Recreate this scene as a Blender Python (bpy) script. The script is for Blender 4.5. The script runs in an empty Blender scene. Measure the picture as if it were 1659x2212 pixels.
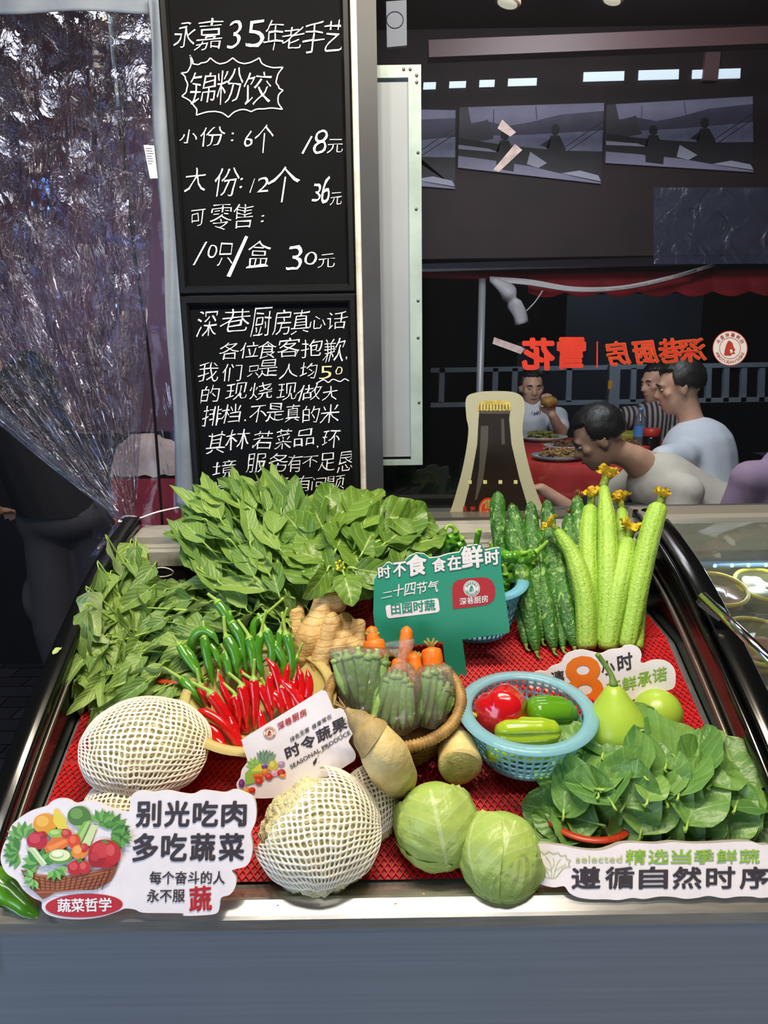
import bpy, bmesh, math, random
from mathutils import Vector, Matrix, noise
SC = bpy.context.scene
COL = SC.collection
PI = math.pi
rnd = random.Random(7)

# ------------------------------------------------------------------ camera
FPX = 1535.0
PITCH, ROLL = math.radians(12.0), 0.0155
CAM = Vector((0, 0, 1.55))
_R0 = Vector((1, 0, 0)); _U0 = Vector((0, math.sin(PITCH), math.cos(PITCH)))
FWD = Vector((0, math.cos(PITCH), -math.sin(PITCH)))
RIGHT = _R0 * math.cos(ROLL) - _U0 * math.sin(ROLL)
UPV = _R0 * math.sin(ROLL) + _U0 * math.cos(ROLL)
cd = bpy.data.cameras.new('camera'); cam = bpy.data.objects.new('camera', cd); COL.objects.link(cam)
cam.matrix_world = Matrix(((RIGHT.x, UPV.x, -FWD.x, CAM.x), (RIGHT.y, UPV.y, -FWD.y, CAM.y),
                           (RIGHT.z, UPV.z, -FWD.z, CAM.z), (0, 0, 0, 1)))
cd.sensor_fit = 'VERTICAL'; cd.sensor_height = 24.0; cd.lens = 24.0 * FPX / 2212.0
cd.clip_start = 0.02
SC.camera = cam

# ------------------------------------------------------------------ world, exposure, lights
vs = SC.view_settings
vs.view_transform = 'Standard'; vs.look = 'None'; vs.gamma = 1.0; vs.use_curve_mapping = False
vs.exposure = 0.0
W = bpy.data.worlds.new('night'); SC.world = W; W.use_nodes = True
W.node_tree.nodes['Background'].inputs[0].default_value = (0.55, 0.62, 0.8, 1)
W.node_tree.nodes['Background'].inputs[1].default_value = 0.035

def light(name, kind, loc, energy, color=(1, 1, 1), size=0.2, target=None, size_y=None, spot=None):
    d = bpy.data.lights.new(name, kind); d.energy = energy; d.color = color
    if kind == 'AREA':
        d.size = size
        if size_y: d.shape = 'RECTANGLE'; d.size_y = size_y
        else: d.shape = 'DISK'
    else:
        d.shadow_soft_size = size
    if spot: d.spot_size = spot; d.spot_blend = 0.6
    o = bpy.data.objects.new(name, d); COL.objects.link(o); o.location = loc
    if target is not None:
        o.rotation_euler = (Vector(target) - Vector(loc)).to_track_quat('-Z', 'Y').to_euler()
    return o
WARM = (1.0, 0.87, 0.66)
for i, x in enumerate((-0.42, -0.12, 0.16, 0.44)):
    light('spot_lamp', 'AREA', (x, 0.74, 2.80), 12.6, WARM, 0.10, (x, 1.10, 0.95))
light('stall_fill', 'AREA', (0.0, -0.2, 3.6), 22.0, (1.0, 0.95, 0.92), 1.6, (0.0, 1.5, 1.2), 0.25)  # unseen fill light added above the stall, not a real tube
light('front_fill', 'AREA', (0.9, -1.2, 0.32), 14.0, (0.95, 0.97, 1.0), 1.6, (0.2, 0.82, 0.55), 0.5)  # unseen fill added to brighten the case's front panel
light('street_glow', 'AREA', (-1.9, -0.9, 1.3), 32.0, (0.62, 0.76, 1.0), 1.6, (0.0, 0.9, 0.5), 1.2)
light('dining_lamp', 'AREA', (0.9, 2.7, 3.28), 52.0, (1.0, 0.95, 0.92), 0.6, (1.0, 3.6, 1.0))
light('dining_front_fill', 'AREA', (0.55, 2.15, 2.85), 16.0, (1.0, 0.94, 0.88), 0.4, (1.05, 3.3, 1.0))  # unseen fill added to light the diners from the front
light('dining_wall_lamp', 'AREA', (1.1, 2.3, 3.25), 4.5, (0.88, 0.85, 1.0), 0.5, (1.2, 4.4, 2.4))
light('blue_sign_light', 'AREA', (-2.6, -0.6, 2.1), 9.0, (0.08, 0.30, 1.0), 0.10, (-0.9, 1.7, 1.3), 0.9)

# ------------------------------------------------------------------ pixel -> world
def ray(px, py): return FWD + RIGHT * ((px - 829.5) / FPX) - UPV * ((py - 1106.0) / FPX)
def onY(px, py, Y): r = ray(px, py); return CAM + r * (Y / r.y)
def onZ(px, py, Z): r = ray(px, py); return CAM + r * ((Z - CAM.z) / r.z)
def onX(px, py, X): r = ray(px, py); return CAM + r * (X / r.x)
def atD(px, py, d): return CAM + ray(px, py) * d
def dep(p): return (p - CAM).dot(FWD)
BY0, BZ0, BS, BY1, BS2 = 0.855, 0.83, 0.476, 1.27, 0.10
def bedz(y):
    if y < BY1: return BZ0 + BS * (y - BY0)
    return BZ0 + BS * (BY1 - BY0) + BS2 * (y - BY1)
def onbed(px, py, h=0.0):
    r = ray(px, py)
    d = (BZ0 + h - BS * BY0 - CAM.z) / (r.z - BS * r.y)
    if d * r.y > BY1 or d <= 0:
        z1 = BZ0 + BS * (BY1 - BY0) + h
        d = (z1 - BS2 * BY1 - CAM.z) / (r.z - BS2 * r.y)
    return CAM + r * d
def zoomer(ox, oy, s): return lambda x, y: (ox + x * s, oy + y * s)
class Plane:
    def __init__(self, o, n): self.o = Vector(o); self.n = Vector(n).normalized()
    def at(self, px, py, off=0.0):
        r = ray(px, py); o = self.o + self.n * off
        return CAM + r * ((o - CAM).dot(self.n) / r.dot(self.n))

# ------------------------------------------------------------------ materials
def lin(h):
    h = h.lstrip('#'); out = []
    for i in (0, 2, 4):
        c = int(h[i:i + 2], 16) / 255
        out.append(c / 12.92 if c <= 0.04045 else ((c + 0.055) / 1.055) ** 2.4)
    return (*out, 1)
_M = {}
def mat(name, col, rough=0.5, metal=0.0, col2=None, ns=25.0, det=4.0, bump=0.0, bs=60.0, spec=0.5, coat=0.0,
        emit=0.0, clear=0.0, transl=0.0, lo=0.35, hi=0.65, aniso=None, sss=0.0):
    if name in _M: return _M[name]
    m = bpy.data.materials.new(name); m.use_nodes = True; nt = m.node_tree; N = nt.nodes; L = nt.links
    b = N['Principled BSDF']; out = N['Material Output']
    b.inputs['Base Color'].default_value = lin(col); b.inputs['Roughness'].default_value = rough
    b.inputs['Metallic'].default_value = metal; b.inputs['Specular IOR Level'].default_value = spec
    b.inputs['Coat Weight'].default_value = coat; b.inputs['Coat Roughness'].default_value = 0.12
    if sss: b.inputs['Subsurface Weight'].default_value = sss; b.inputs['Subsurface Radius'].default_value = (0.01, 0.006, 0.003)
    if emit:
        b.inputs['Emission Color'].default_value = lin(col); b.inputs['Emission Strength'].default_value = emit
    tc = N.new('ShaderNodeTexCoord'); vec = tc.outputs['Object']
    if aniso:
        mp = N.new('ShaderNodeMapping'); mp.inputs['Scale'].default_value = aniso
        L.new(vec, mp.inputs[0]); vec = mp.outputs[0]
    if col2:
        n = N.new('ShaderNodeTexNoise'); n.inputs['Scale'].default_value = ns; n.inputs['Detail'].default_value = det
        L.new(vec, n.inputs['Vector'])
        r = N.new('ShaderNodeValToRGB'); e = r.color_ramp.elements
        e[0].position = lo; e[0].color = lin(col); e[1].position = hi; e[1].color = lin(col2)
        L.new(n.outputs['Fac'], r.inputs[0]); L.new(r.outputs[0], b.inputs['Base Color'])
    if bump:
        n2 = N.new('ShaderNodeTexNoise'); n2.inputs['Scale'].default_value = bs; n2.inputs['Detail'].default_value = 5
        L.new(vec, n2.inputs['Vector'])
        bp = N.new('ShaderNodeBump'); bp.inputs['Strength'].default_value = bump; bp.inputs['Distance'].default_value = 0.01
        L.new(n2.outputs['Fac'], bp.inputs['Height']); L.new(bp.outputs[0], b.inputs['Normal'])
    last = b.outputs[0]
    if transl:
        t = N.new('ShaderNodeBsdfTranslucent'); t.inputs[0].default_value = lin(col)
        mx = N.new('ShaderNodeMixShader'); mx.inputs[0].default_value = transl
        L.new(last, mx.inputs[1]); L.new(t.outputs[0], mx.inputs[2]); last = mx.outputs[0]
    if clear:
        t = N.new('ShaderNodeBsdfTransparent'); mx = N.new('ShaderNodeMixShader'); mx.inputs[0].default_value = clear
        c = lin(col); t.inputs[0].default_value = (0.4 + 0.6 * c[0], 0.4 + 0.6 * c[1], 0.4 + 0.6 * c[2], 1)
        L.new(last, mx.inputs[1]); L.new(t.outputs[0], mx.inputs[2]); last = mx.outputs[0]
    L.new(last, out.inputs['Surface'])
    _M[name] = m; return m

def glassmat(name, tint='#ffffff', refl=0.06, haze=0.0, rough=0.02, bump=0.0, bs=8.0, dist=0.02, hazecol='#ffffff', uvs=None):
    """thin clear sheet: transparent + fresnel gloss + a little milky film"""
    if name in _M: return _M[name]
    m = bpy.data.materials.new(name); m.use_nodes = True; nt = m.node_tree; N = nt.nodes; L = nt.links
    N.remove(N['Principled BSDF']); out = N['Material Output']
    t = N.new('ShaderNodeBsdfTransparent'); t.inputs[0].default_value = lin(tint)
    g = N.new('ShaderNodeBsdfGlossy'); g.inputs['Roughness'].default_value = rough
    d = N.new('ShaderNodeBsdfDiffuse'); d.inputs[0].default_value = lin(hazecol)
    lw = N.new('ShaderNodeLayerWeight'); lw.inputs['Blend'].default_value = 0.25
    ma = N.new('ShaderNodeMath'); ma.operation = 'MULTIPLY_ADD'; ma.inputs[1].default_value = 0.6; ma.inputs[2].default_value = refl
    ma.use_clamp = True
    L.new(lw.outputs['Fresnel'], ma.inputs[0])
    mh = N.new('ShaderNodeMixShader'); mh.inputs[0].default_value = haze
    L.new(t.outputs[0], mh.inputs[1]); L.new(d.outputs[0], mh.inputs[2])
    mx = N.new('ShaderNodeMixShader'); L.new(ma.outputs[0], mx.inputs[0]); L.new(mh.outputs[0], mx.inputs[1]); L.new(g.outputs[0], mx.inputs[2])
    if bump:
        tc = N.new('ShaderNodeTexCoord'); n2 = N.new('ShaderNodeTexNoise'); n2.inputs['Scale'].default_value = bs; n2.inputs['Detail'].default_value = 6
        n2.inputs['Distortion'].default_value = 1.5
        if uvs:
            mp = N.new('ShaderNodeMapping'); mp.inputs['Scale'].default_value = uvs; L.new(tc.outputs['UV'], mp.inputs[0]); L.new(mp.outputs[0], n2.inputs['Vector'])
        else: L.new(tc.outputs['Object'], n2.inputs['Vector'])
        bp = N.new('ShaderNodeBump'); bp.inputs['Strength'].default_value = bump; bp.inputs['Distance'].default_value = dist
        h = n2.outputs['Fac']
        if uvs:      # sharp creases between smooth facets
            for op, val in (('SUBTRACT', .5), ('ABSOLUTE', 0), ('MULTIPLY', -5.0), ('ADD', 1.0), ('MAXIMUM', 0.0), ('POWER', 2.0)):
                q = N.new('ShaderNodeMath'); q.operation = op; q.inputs[1].default_value = val; L.new(h, q.inputs[0]); h = q.outputs[0]
        L.new(h, bp.inputs['Height'])
        L.new(bp.outputs[0], g.inputs['Normal']); L.new(bp.outputs[0], lw.inputs['Normal'])
    L.new(mx.outputs[0], out.inputs['Surface'])
    _M[name] = m; return m

def leafmat(name, front, back, vein, rough=0.42, laterals=7.0, slope=5.0, varia=0.35):
    """leaf: UV veins, paler underside, light passing through"""
    if name in _M: return _M[name]
    m = bpy.data.materials.new(name); m.use_nodes = True; nt = m.node_tree; N = nt.nodes; L = nt.links
    b = N['Principled BSDF']; out = N['Material Output']
    b.inputs['Roughness'].default_value = rough; b.inputs['Specular IOR Level'].default_value = 0.45
    def math_(op, a=None, bb=None, va=0.0, vb=0.0):
        n = N.new('ShaderNodeMath'); n.operation = op
        n.inputs[0].default_value = va; n.inputs[1].default_value = vb
        if a is not None: L.new(a, n.inputs[0])
        if bb is not None: L.new(bb, n.inputs[1])
        return n.outputs[0]
    uv = N.new('ShaderNodeUVMap'); sx = N.new('ShaderNodeSeparateXYZ'); L.new(uv.outputs[0], sx.inputs[0])
    u = math_('ABSOLUTE', math_('SUBTRACT', sx.outputs[0], None, vb=0.5))
    ph = math_('SUBTRACT', math_('MULTIPLY', sx.outputs[1], None, vb=laterals), math_('MULTIPLY', u, None, vb=slope))
    tri = math_('PINGPONG', ph, None, vb=0.5)
    lat = math_('LESS_THAN', tri, None, vb=0.055)
    mid = math_('LESS_THAN', u, None, vb=0.022)
    veinf = math_('MAXIMUM', math_('MULTIPLY', lat, None, vb=0.45), math_('MULTIPLY', mid, None, vb=0.9))
    tc = N.new('ShaderNodeTexCoord'); nz = N.new('ShaderNodeTexNoise'); nz.inputs['Scale'].default_value = 18; nz.inputs['Detail'].default_value = 3
    L.new(tc.outputs['Object'], nz.inputs['Vector'])
    def mixc(f, a, bb):
        n = N.new('ShaderNodeMix'); n.data_type = 'RGBA'
        if isinstance(f, float): n.inputs[0].default_value = f
        else: L.new(f, n.inputs[0])
        for s, i in ((a, 6), (bb, 7)):
            if isinstance(s, tuple): n.inputs[i].default_value = s
            else: L.new(s, n.inputs[i])
        return n.outputs[2]
    fc = lin(front); dk = (fc[0] * (1 - varia), fc[1] * (1 - varia * .8), fc[2] * (1 - varia), 1)
    base = mixc(nz.outputs['Fac'], dk, (min(1, fc[0] * 1.35), min(1, fc[1] * 1.2), fc[2] * 1.2, 1))
    geo = N.new('ShaderNodeNewGeometry')
    hsv = N.new('ShaderNodeHueSaturation'); L.new(base, hsv.inputs['Color'])
    L.new(math_('MULTIPLY_ADD', geo.outputs['Random Per Island'], None, vb=0.55), hsv.inputs['Value']); hsv.inputs['Value'].links[0].from_node.inputs[2].default_value = 0.70
    L.new(math_('MULTIPLY_ADD', geo.outputs['Random Per Island'], None, vb=-0.035), hsv.inputs['Hue']); hsv.inputs['Hue'].links[0].from_node.inputs[2].default_value = 0.515
    c = mixc(geo.outputs['Backfacing'], hsv.outputs[0], lin(back))
    c = mixc(veinf, c, lin(vein))
    L.new(c, b.inputs['Base Color'])
    bp = N.new('ShaderNodeBump'); bp.inputs['Strength'].default_value = 0.35; bp.inputs['Distance'].default_value = 0.004
    nb = N.new('ShaderNodeTexNoise'); nb.inputs['Scale'].default_value = 110; nb.inputs['Detail'].default_value = 2; L.new(tc.outputs['Object'], nb.inputs['Vector'])
    hs = math_('ADD', math_('ADD', math_('MULTIPLY', veinf, None, vb=-0.8), math_('MULTIPLY', tri, None, vb=0.9)), math_('MULTIPLY', nb.outputs['Fac'], None, vb=0.9))
    L.new(hs, bp.inputs['Height']); L.new(bp.outputs[0], b.inputs['Normal'])
    t = N.new('ShaderNodeBsdfTranslucent'); L.new(c, t.inputs[0])
    mx = N.new('ShaderNodeMixShader'); mx.inputs[0].default_value = 0.22
    L.new(b.outputs[0], mx.inputs[1]); L.new(t.outputs[0], mx.inputs[2]); L.new(mx.outputs[0], out.inputs['Surface'])
    _M[name] = m; return m

# ------------------------------------------------------------------ geometry
def catmull(pts, n, closed=False):
    pts = [Vector(p) for p in pts]; m = len(pts)
    if m == 2 and not closed:
        return [pts[0].lerp(pts[1], i / (n - 1)) for i in range(n)]
    out = []; segs = m if closed else m - 1
    cnt = n if closed else n
    for i in range(cnt):
        t = i / n * segs if closed else i / (n - 1) * segs
        k = min(int(t), segs - 1); u = t - k
        if closed: p0, p1, p2, p3 = pts[(k - 1) % m], pts[k % m], pts[(k + 1) % m], pts[(k + 2) % m]
        else:
            p1, p2 = pts[k], pts[k + 1]
            p0 = pts[k - 1] if k > 0 else p1 * 2 - p2
            p3 = pts[k + 2] if k + 2 < m else p2 * 2 - p1
        out.append(0.5 * ((2 * p1) + (p2 - p0) * u + (2 * p0 - 5 * p1 + 4 * p2 - p3) * u * u + (3 * p1 - p0 - 3 * p2 + p3) * u ** 3))
    return out
def interp(xs, t):
    """xs: list of (t, value)"""
    for (a, va), (b, vb) in zip(xs, xs[1:]):
        if t <= b:
            if b == a: return vb
            u = max(0, (t - a) / (b - a)); return va + (vb - va) * (u * u * (3 - 2 * u))
    return xs[-1][1]

class G:
    def __init__(s): s.v = []; s.f = []; s.m = []; s.uv = {}; s.mats = []
    def mi(s, m):
        if m is None: return 0
        if m not in s.mats: s.mats.append(m)
        return s.mats.index(m)
    def face(s, idx, m=None): s.f.append(tuple(idx)); s.m.append(s.mi(m))
    def poly(s, pts, m=None):
        k = len(s.v); s.v += [Vector(p) for p in pts]; s.face(range(k, k + len(pts)), m)
    def box(s, lo, hi, m=None, mtx=None):
        k = len(s.v)
        for z in (lo[2], hi[2]):
            for x, y in ((lo[0], lo[1]), (hi[0], lo[1]), (hi[0], hi[1]), (lo[0], hi[1])):
                p = Vector((x, y, z)); s.v.append(mtx @ p if mtx else p)
        for q in ((3, 2, 1, 0), (4, 5, 6, 7), (0, 1, 5, 4), (1, 2, 6, 5), (2, 3, 7, 6), (3, 0, 4, 7)): s.face([k + i for i in q], m)
    def bar(s, a, b, w, h, up=(0, 0, 1), m=None):
        a = Vector(a); b = Vector(b); d = (b - a).normalized(); sd = d.cross(Vector(up)).normalized(); u = sd.cross(d)
        k = len(s.v)
        for p in (a, b):
            for x, y in ((-1, -1), (1, -1), (1, 1), (-1, 1)): s.v.append(p + sd * (x * w / 2) + u * (y * h / 2))
        for q in ((0, 1, 2, 3), (7, 6, 5, 4), (0, 4, 5, 1), (1, 5, 6, 2), (2, 6, 7, 3), (3, 7, 4, 0)): s.face([k + i for i in q], m)
    def rings(s, rings, m=None, closed=True, cap0=True, cap1=True, uv=False):
        k = len(s.v); n = len(rings[0])
        for r in rings: s.v += r
        for i in range(len(rings) - 1):
            for j in range(n if closed else n - 1):
                j2 = (j + 1) % n
                s.face((k + i * n + j, k + i * n + j2, k + (i + 1) * n + j2, k + (i + 1) * n + j), m)
        if uv:
            R = len(rings) - 1
            for i in range(R + 1):
                for j in range(n): s.uv[k + i * n + j] = (j / (n - 1 if not closed else n), i / R)
        if closed and cap0: s.face([k + j for j in reversed(range(n))], m)
        if closed and cap1: s.face([k + (len(rings) - 1) * n + j for j in range(n)], m)
    def tube(s, path, rad, seg=8, m=None, mod=None, cap=True, flat=1.0, ref=None):
        path = [Vector(p) for p in path]; n = len(path)
        if not callable(rad):
            if isinstance(rad, (int, float)): rr = rad; rad = lambda t: rr
            else: tb = list(rad); rad = lambda t: interp(tb, t)
        t0 = (path[1] - path[0]).normalized()
        a = Vector(ref) if ref is not None else (Vector((0, 0, 1)) if abs(t0.z) < 0.9 else Vector((0, 1, 0)))
        nx = (a - t0 * a.dot(t0)).normalized(); rs = []
        for i, p in enumerate(path):
            t = (path[min(i + 1, n - 1)] - path[max(i - 1, 0)])
            t = t.normalized() if t.length > 1e-9 else t0
            nx = (nx - t * nx.dot(t)).normalized(); ny = t.cross(nx); u = i / (n - 1); r = rad(u); ring = []
            for j in range(seg):
                an = 2 * PI * j / seg; q = r * (mod(u, an) if mod else 1.0)
                ring.append(p + nx * (math.cos(an) * q * flat) + ny * (math.sin(an) * q))
            rs.append(ring)
        s.rings(rs, m, True, cap, cap)
    def lathe(s, c, prof, seg=32, m=None, mtx=None, mod=None, cap=False):
        c = Vector(c); rs = []
        for r, z in prof:
            ring = []
            for j in range(seg):
                a = 2 * PI * j / seg; q = r * (mod(a, z) if mod else 1)
                p = Vector((math.cos(a) * q, math.sin(a) * q, z)); ring.append(c + (mtx @ p if mtx else p))
            rs.append(ring)
        s.rings(rs, m, True, cap, cap)
    def ell(s, c, r, m=None, mtx=None, seg=16, rings=10, fn=None):
        c = Vector(c); k = len(s.v)
        if isinstance(r, (int, float)): r = (r, r, r)
        def pt(d):
            q = fn(d) if fn else 1.0
            p = Vector((d.x * r[0] * q, d.y * r[1] * q, d.z * r[2] * q)); return c + (mtx @ p if mtx else p)
        s.v.append(pt(Vector((0, 0, -1))))
        for i in range(1, rings):
            th = -PI / 2 + PI * i / rings
            for j in range(seg):
                a = 2 * PI * j / seg; s.v.append(pt(Vector((math.cos(a) * math.cos(th), math.sin(a) * math.cos(th), math.sin(th)))))
        s.v.append(pt(Vector((0, 0, 1)))); e = len(s.v) - 1
        for j in range(seg):
            j2 = (j + 1) % seg
            s.face((k, k + 1 + j2, k + 1 + j), m); b = k + 1 + (rings - 2) * seg; s.face((e, b + j, b + j2), m)
            for i in range(rings - 2):
                a = k + 1 + i * seg; s.face((a + j, a + j2, a + seg + j2, a + seg + j), m)
    def ico(s, c, r, sub, fn, m=None, mtx=None):
        bm = bmesh.new(); bmesh.ops.create_icosphere(bm, subdivisions=sub, radius=1.0); k = len(s.v)
        if isinstance(r, (int, float)): r = (r, r, r)
        c = Vector(c)
        for v in bm.verts:
            d = v.co.normalized(); q = fn(d); p = Vector((d.x * r[0] * q, d.y * r[1] * q, d.z * r[2] * q)); s.v.append(c + (mtx @ p if mtx else p))
        for f in bm.faces: s.face([k + v.index for v in f.verts], m)
        bm.free()
    def grid(s, fn, nu, nv, m=None):
        k = len(s.v)
        for j in range(nv + 1):
            for i in range(nu + 1):
                s.uv[len(s.v)] = (i / nu, j / nv); s.v.append(Vector(fn(i / nu, j / nv)))
        for j in range(nv):
            for i in range(nu):
                a = k + j * (nu + 1) + i; s.face((a, a + 1, a + nu + 2, a + nu + 1), m)
    def leaf(s, base, d, n, L, Wd, curl=0.3, fold=0.25, wave=0.12, shape=None, m=None, nu=6, nv=9, twist=0.0, ph=0.0):
        """leaf blade starting at base, growing along d, upper face towards n; curl>0 bends the tip away from n"""
        d = Vector(d).normalized(); n = Vector(n); n = (n - d * n.dot(d)).normalized(); sd = d.cross(n)
        shape = shape or [(0, .05), (.12, .55), (.35, 1.0), (.65, .8), (.88, .36), (1, .02)]
        p = Vector(base); pts = []; step = L / nv; ang = 0
        for j in range(nv + 1):
            t = j / nv; pts.append((p.copy(), d.copy(), n.copy(), sd.copy(), t))
            a = curl * (0.4 + 1.2 * t) / nv; ca, sa = math.cos(a), math.sin(a)
            d, n = (d * ca - n * sa), (n * ca + d * sa)
            if twist:
                tw = twist / nv; n, sd = (n * math.cos(tw) + sd * math.sin(tw)), (sd * math.cos(tw) - n * math.sin(tw))
            p = p + d * step
        k = len(s.v)
        for (p, d_, n_, s_, t) in pts:
            w = Wd / 2 * interp(shape, t)
            for i in range(nu + 1):
                u = i / nu * 2 - 1
                h = fold * abs(u) * w + wave * w * abs(u) * math.sin(t * 13 + ph + (2 if u > 0 else 0)) - 0.03 * Wd * (1 - abs(u))
                s.uv[len(s.v)] = (i / nu, t); s.v.append(p + s_ * (u * w) + n_ * h)
        for j in range(nv):
            for i in range(nu):
                a = k + j * (nu + 1) + i; s.face((a, a + 1, a + nu + 2, a + nu + 1), m)
    def add(s, o, mtx=None):
        k = len(s.v); s.v += [(mtx @ p if mtx else p.copy()) for p in o.v]
        for f, mi in zip(o.f, o.m):
            s.f.append(tuple(i + k for i in f)); s.m.append(s.mi(o.mats[mi]) if o.mats else 0)
        for i, t in o.uv.items(): s.uv[i + k] = t
    def mesh(s, name, off=Vector((0, 0, 0)), smooth=True):
        me = bpy.data.meshes.new(name)
        me.from_pydata([tuple(p - off) for p in s.v], [], s.f); me.update()
        if s.mats:
            for m in s.mats: me.materials.append(m)
            me.polygons.foreach_set('material_index', s.m)
        if s.uv:
            l = me.uv_layers.new(name='UVMap'); idx = [0] * len(me.loops); me.loops.foreach_get('vertex_index', idx)
            buf = []
            for i in idx: buf += s.uv.get(i, (0.3, 0.3))
            l.data.foreach_set('uv', buf)
        me.polygons.foreach_set('use_smooth', [bool(smooth)] * len(me.polygons)); me.update()
        return me

def autosmooth(me, ang=40):
    me.set_sharp_from_angle(angle=math.radians(ang))
def modmesh(g, mods, smooth=True):
    """a shape run through modifiers, returned as a finished mesh datablock"""
    me = g.mesh('temp_shape') if isinstance(g, G) else g
    o = bpy.data.objects.new('temp_shape', me); COL.objects.link(o)
    for kind, kw in mods:
        md = o.modifiers.new(kind, kind)
        for k, v in kw.items(): setattr(md, k, v)
    dg = bpy.context.evaluated_depsgraph_get(); dg.update()
    out = bpy.data.meshes.new_from_object(o.evaluated_get(dg))
    bpy.data.objects.remove(o); bpy.data.meshes.remove(me)
    out.polygons.foreach_set('use_smooth', [smooth] * len(out.polygons))
    return out

def tagit(o, label=None, cat=None, group=None, kind=None):
    if label: o['label'] = label
    if cat: o['category'] = cat
    if group: o['group'] = group
    if kind: o['kind'] = kind
    return o
def thing(name, label, cat, loc, group=None, kind=None):
    o = bpy.data.objects.new(name, None); COL.objects.link(o); o.location = loc; o.empty_display_size = 0.05
    return tagit(o, label, cat, group, kind)
def wloc(o):
    v = Vector((0, 0, 0))
    while o: v = v + Vector(o.location); o = o.parent
    return v
def obj(name, g, m, parent=None, loc=None, smooth=True, sharp=None, label=None):
    """one mesh object; vertices are given in world space"""
    if parent is not None: off = wloc(parent); ol = Vector((0, 0, 0))
    else:
        if loc is None:
            vv = g.v if isinstance(g, G) else [v.co for v in g.vertices]
            loc = Vector((sum(p.x for p in vv) / len(vv), sum(p.y for p in vv) / len(vv), min(p.z for p in vv)))
        off = ol = Vector(loc)
    if isinstance(g, G): me = g.mesh(name, off, smooth)
    else: me = g; me.name = name; me.transform(Matrix.Translation(-off))
    if m is not None:
        me.materials.clear(); me.materials.append(m)
    if sharp: autosmooth(me, sharp)
    o = bpy.data.objects.new(name, me); COL.objects.link(o); o.location = ol
    if parent is not None: o.parent = parent
    if label: o['label'] = label
    return o
def struct(name, g, m, parent=None, smooth=False):
    o = obj(name, g, m, parent, smooth=smooth)
    if parent is None: o['kind'] = 'structure'
    return o
ORD = ['first', 'second', 'third', 'fourth', 'fifth', 'sixth', 'seventh', 'eighth', 'ninth', 'tenth', 'eleventh', 'twelfth',
       'thirteenth', 'fourteenth', 'fifteenth', 'sixteenth', 'seventeenth', 'eighteenth', 'nineteenth', 'twentieth']

# ------------------------------------------------------------------ lettering
_TX = {}
def glyph(s, bold=0.0):
    """outline text as (points, faces) scaled to a unit box"""
    key = (s, bold)
    if key in _TX: return _TX[key]
    cu = bpy.data.curves.new('lettering', 'FONT'); cu.body = s; cu.offset = bold; cu.resolution_u = 3; cu.dimensions = '2D'; cu.fill_mode = 'FRONT'
    o = bpy.data.objects.new('lettering', cu); COL.objects.link(o)
    dg = bpy.context.evaluated_depsgraph_get(); dg.update()
    me = bpy.data.meshes.new_from_object(o.evaluated_get(dg))
    xs = [v.co.x for v in me.vertices]; ys = [v.co.y for v in me.vertices]
    x0, x1, y0, y1 = min(xs), max(xs), min(ys), max(ys)
    pts = [((v.co.x - x0) / max(x1 - x0, 1e-6), (v.co.y - y0) / max(y1 - y0, 1e-6)) for v in me.vertices]
    fs = [tuple(p.vertices) for p in me.polygons]
    bpy.data.objects.remove(o); bpy.data.meshes.remove(me); bpy.data.curves.remove(cu)
    _TX[key] = (pts, fs); return _TX[key]
def write(g, plane, s, bl, br, tl, m, bold=0.0, off=0.0006, wob=0.0, seed=0):
    if bold > 0:      # heavier weight: the same letter struck again around its place
        h = math.hypot(tl[0] - bl[0], tl[1] - bl[1]); w = math.hypot(br[0] - bl[0], br[1] - bl[1]) / max(1, len(s)); q = bold * 1.15 * min(h, max(w, h * .5)) * .98
        for k in range(10):
            an = 2 * PI * k / 10; dx, dy = q * math.cos(an), q * math.sin(an)
            write(g, plane, s, (bl[0] + dx, bl[1] + dy), (br[0] + dx, br[1] + dy), (tl[0] + dx, tl[1] + dy), m, 0, off + .00003 * (k + 1), wob, seed)
        return
    pts, fs = glyph(s, bold); k = len(g.v); up = plane.n
    pp = []
    for u, v in pts:
        if wob:
            u, v = (u + wob * noise.noise(Vector((u * 2.1, v * 2.1, seed))) + wob * .35 * noise.noise(Vector((u * 6, v * 6, seed + 5))),
                    v + wob * noise.noise(Vector((u * 2.1 + 9, v * 2.1, seed))) + wob * .35 * noise.noise(Vector((u * 6 + 9, v * 6, seed + 5))))
        x = bl[0] + u * (br[0] - bl[0]) + v * (tl[0] - bl[0]); y = bl[1] + u * (br[1] - bl[1]) + v * (tl[1] - bl[1])
        pp.append(plane.at(x, y, off))
    g.v += pp
    for f in fs:
        f = [k + i for i in f]
        a, b, c = g.v[f[0]], g.v[f[1]], g.v[f[2]]
        if (b - a).cross(c - a).dot(up) < 0: f.reverse()
        g.face(f, m)
def shape2(g, plane, pts, m, off=0.0005):
    P = [plane.at(x, y, off) for x, y in pts]
    nrm = Vector((0, 0, 0))
    for i in range(len(P)): nrm += P[i].cross(P[(i + 1) % len(P)])
    if nrm.dot(plane.n) < 0: P.reverse()
    g.poly(P, m)
def circ(cx, cy, rx, ry=None, n=28, a0=0.0, rot=0.0):
    ry = ry or rx; c, s_ = math.cos(rot), math.sin(rot); out = []
    for i in range(n):
        a = a0 + 2 * PI * i / n; x, y = rx * math.cos(a), ry * math.sin(a); out.append((cx + x * c - y * s_, cy + x * s_ + y * c))
    return out
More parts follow.
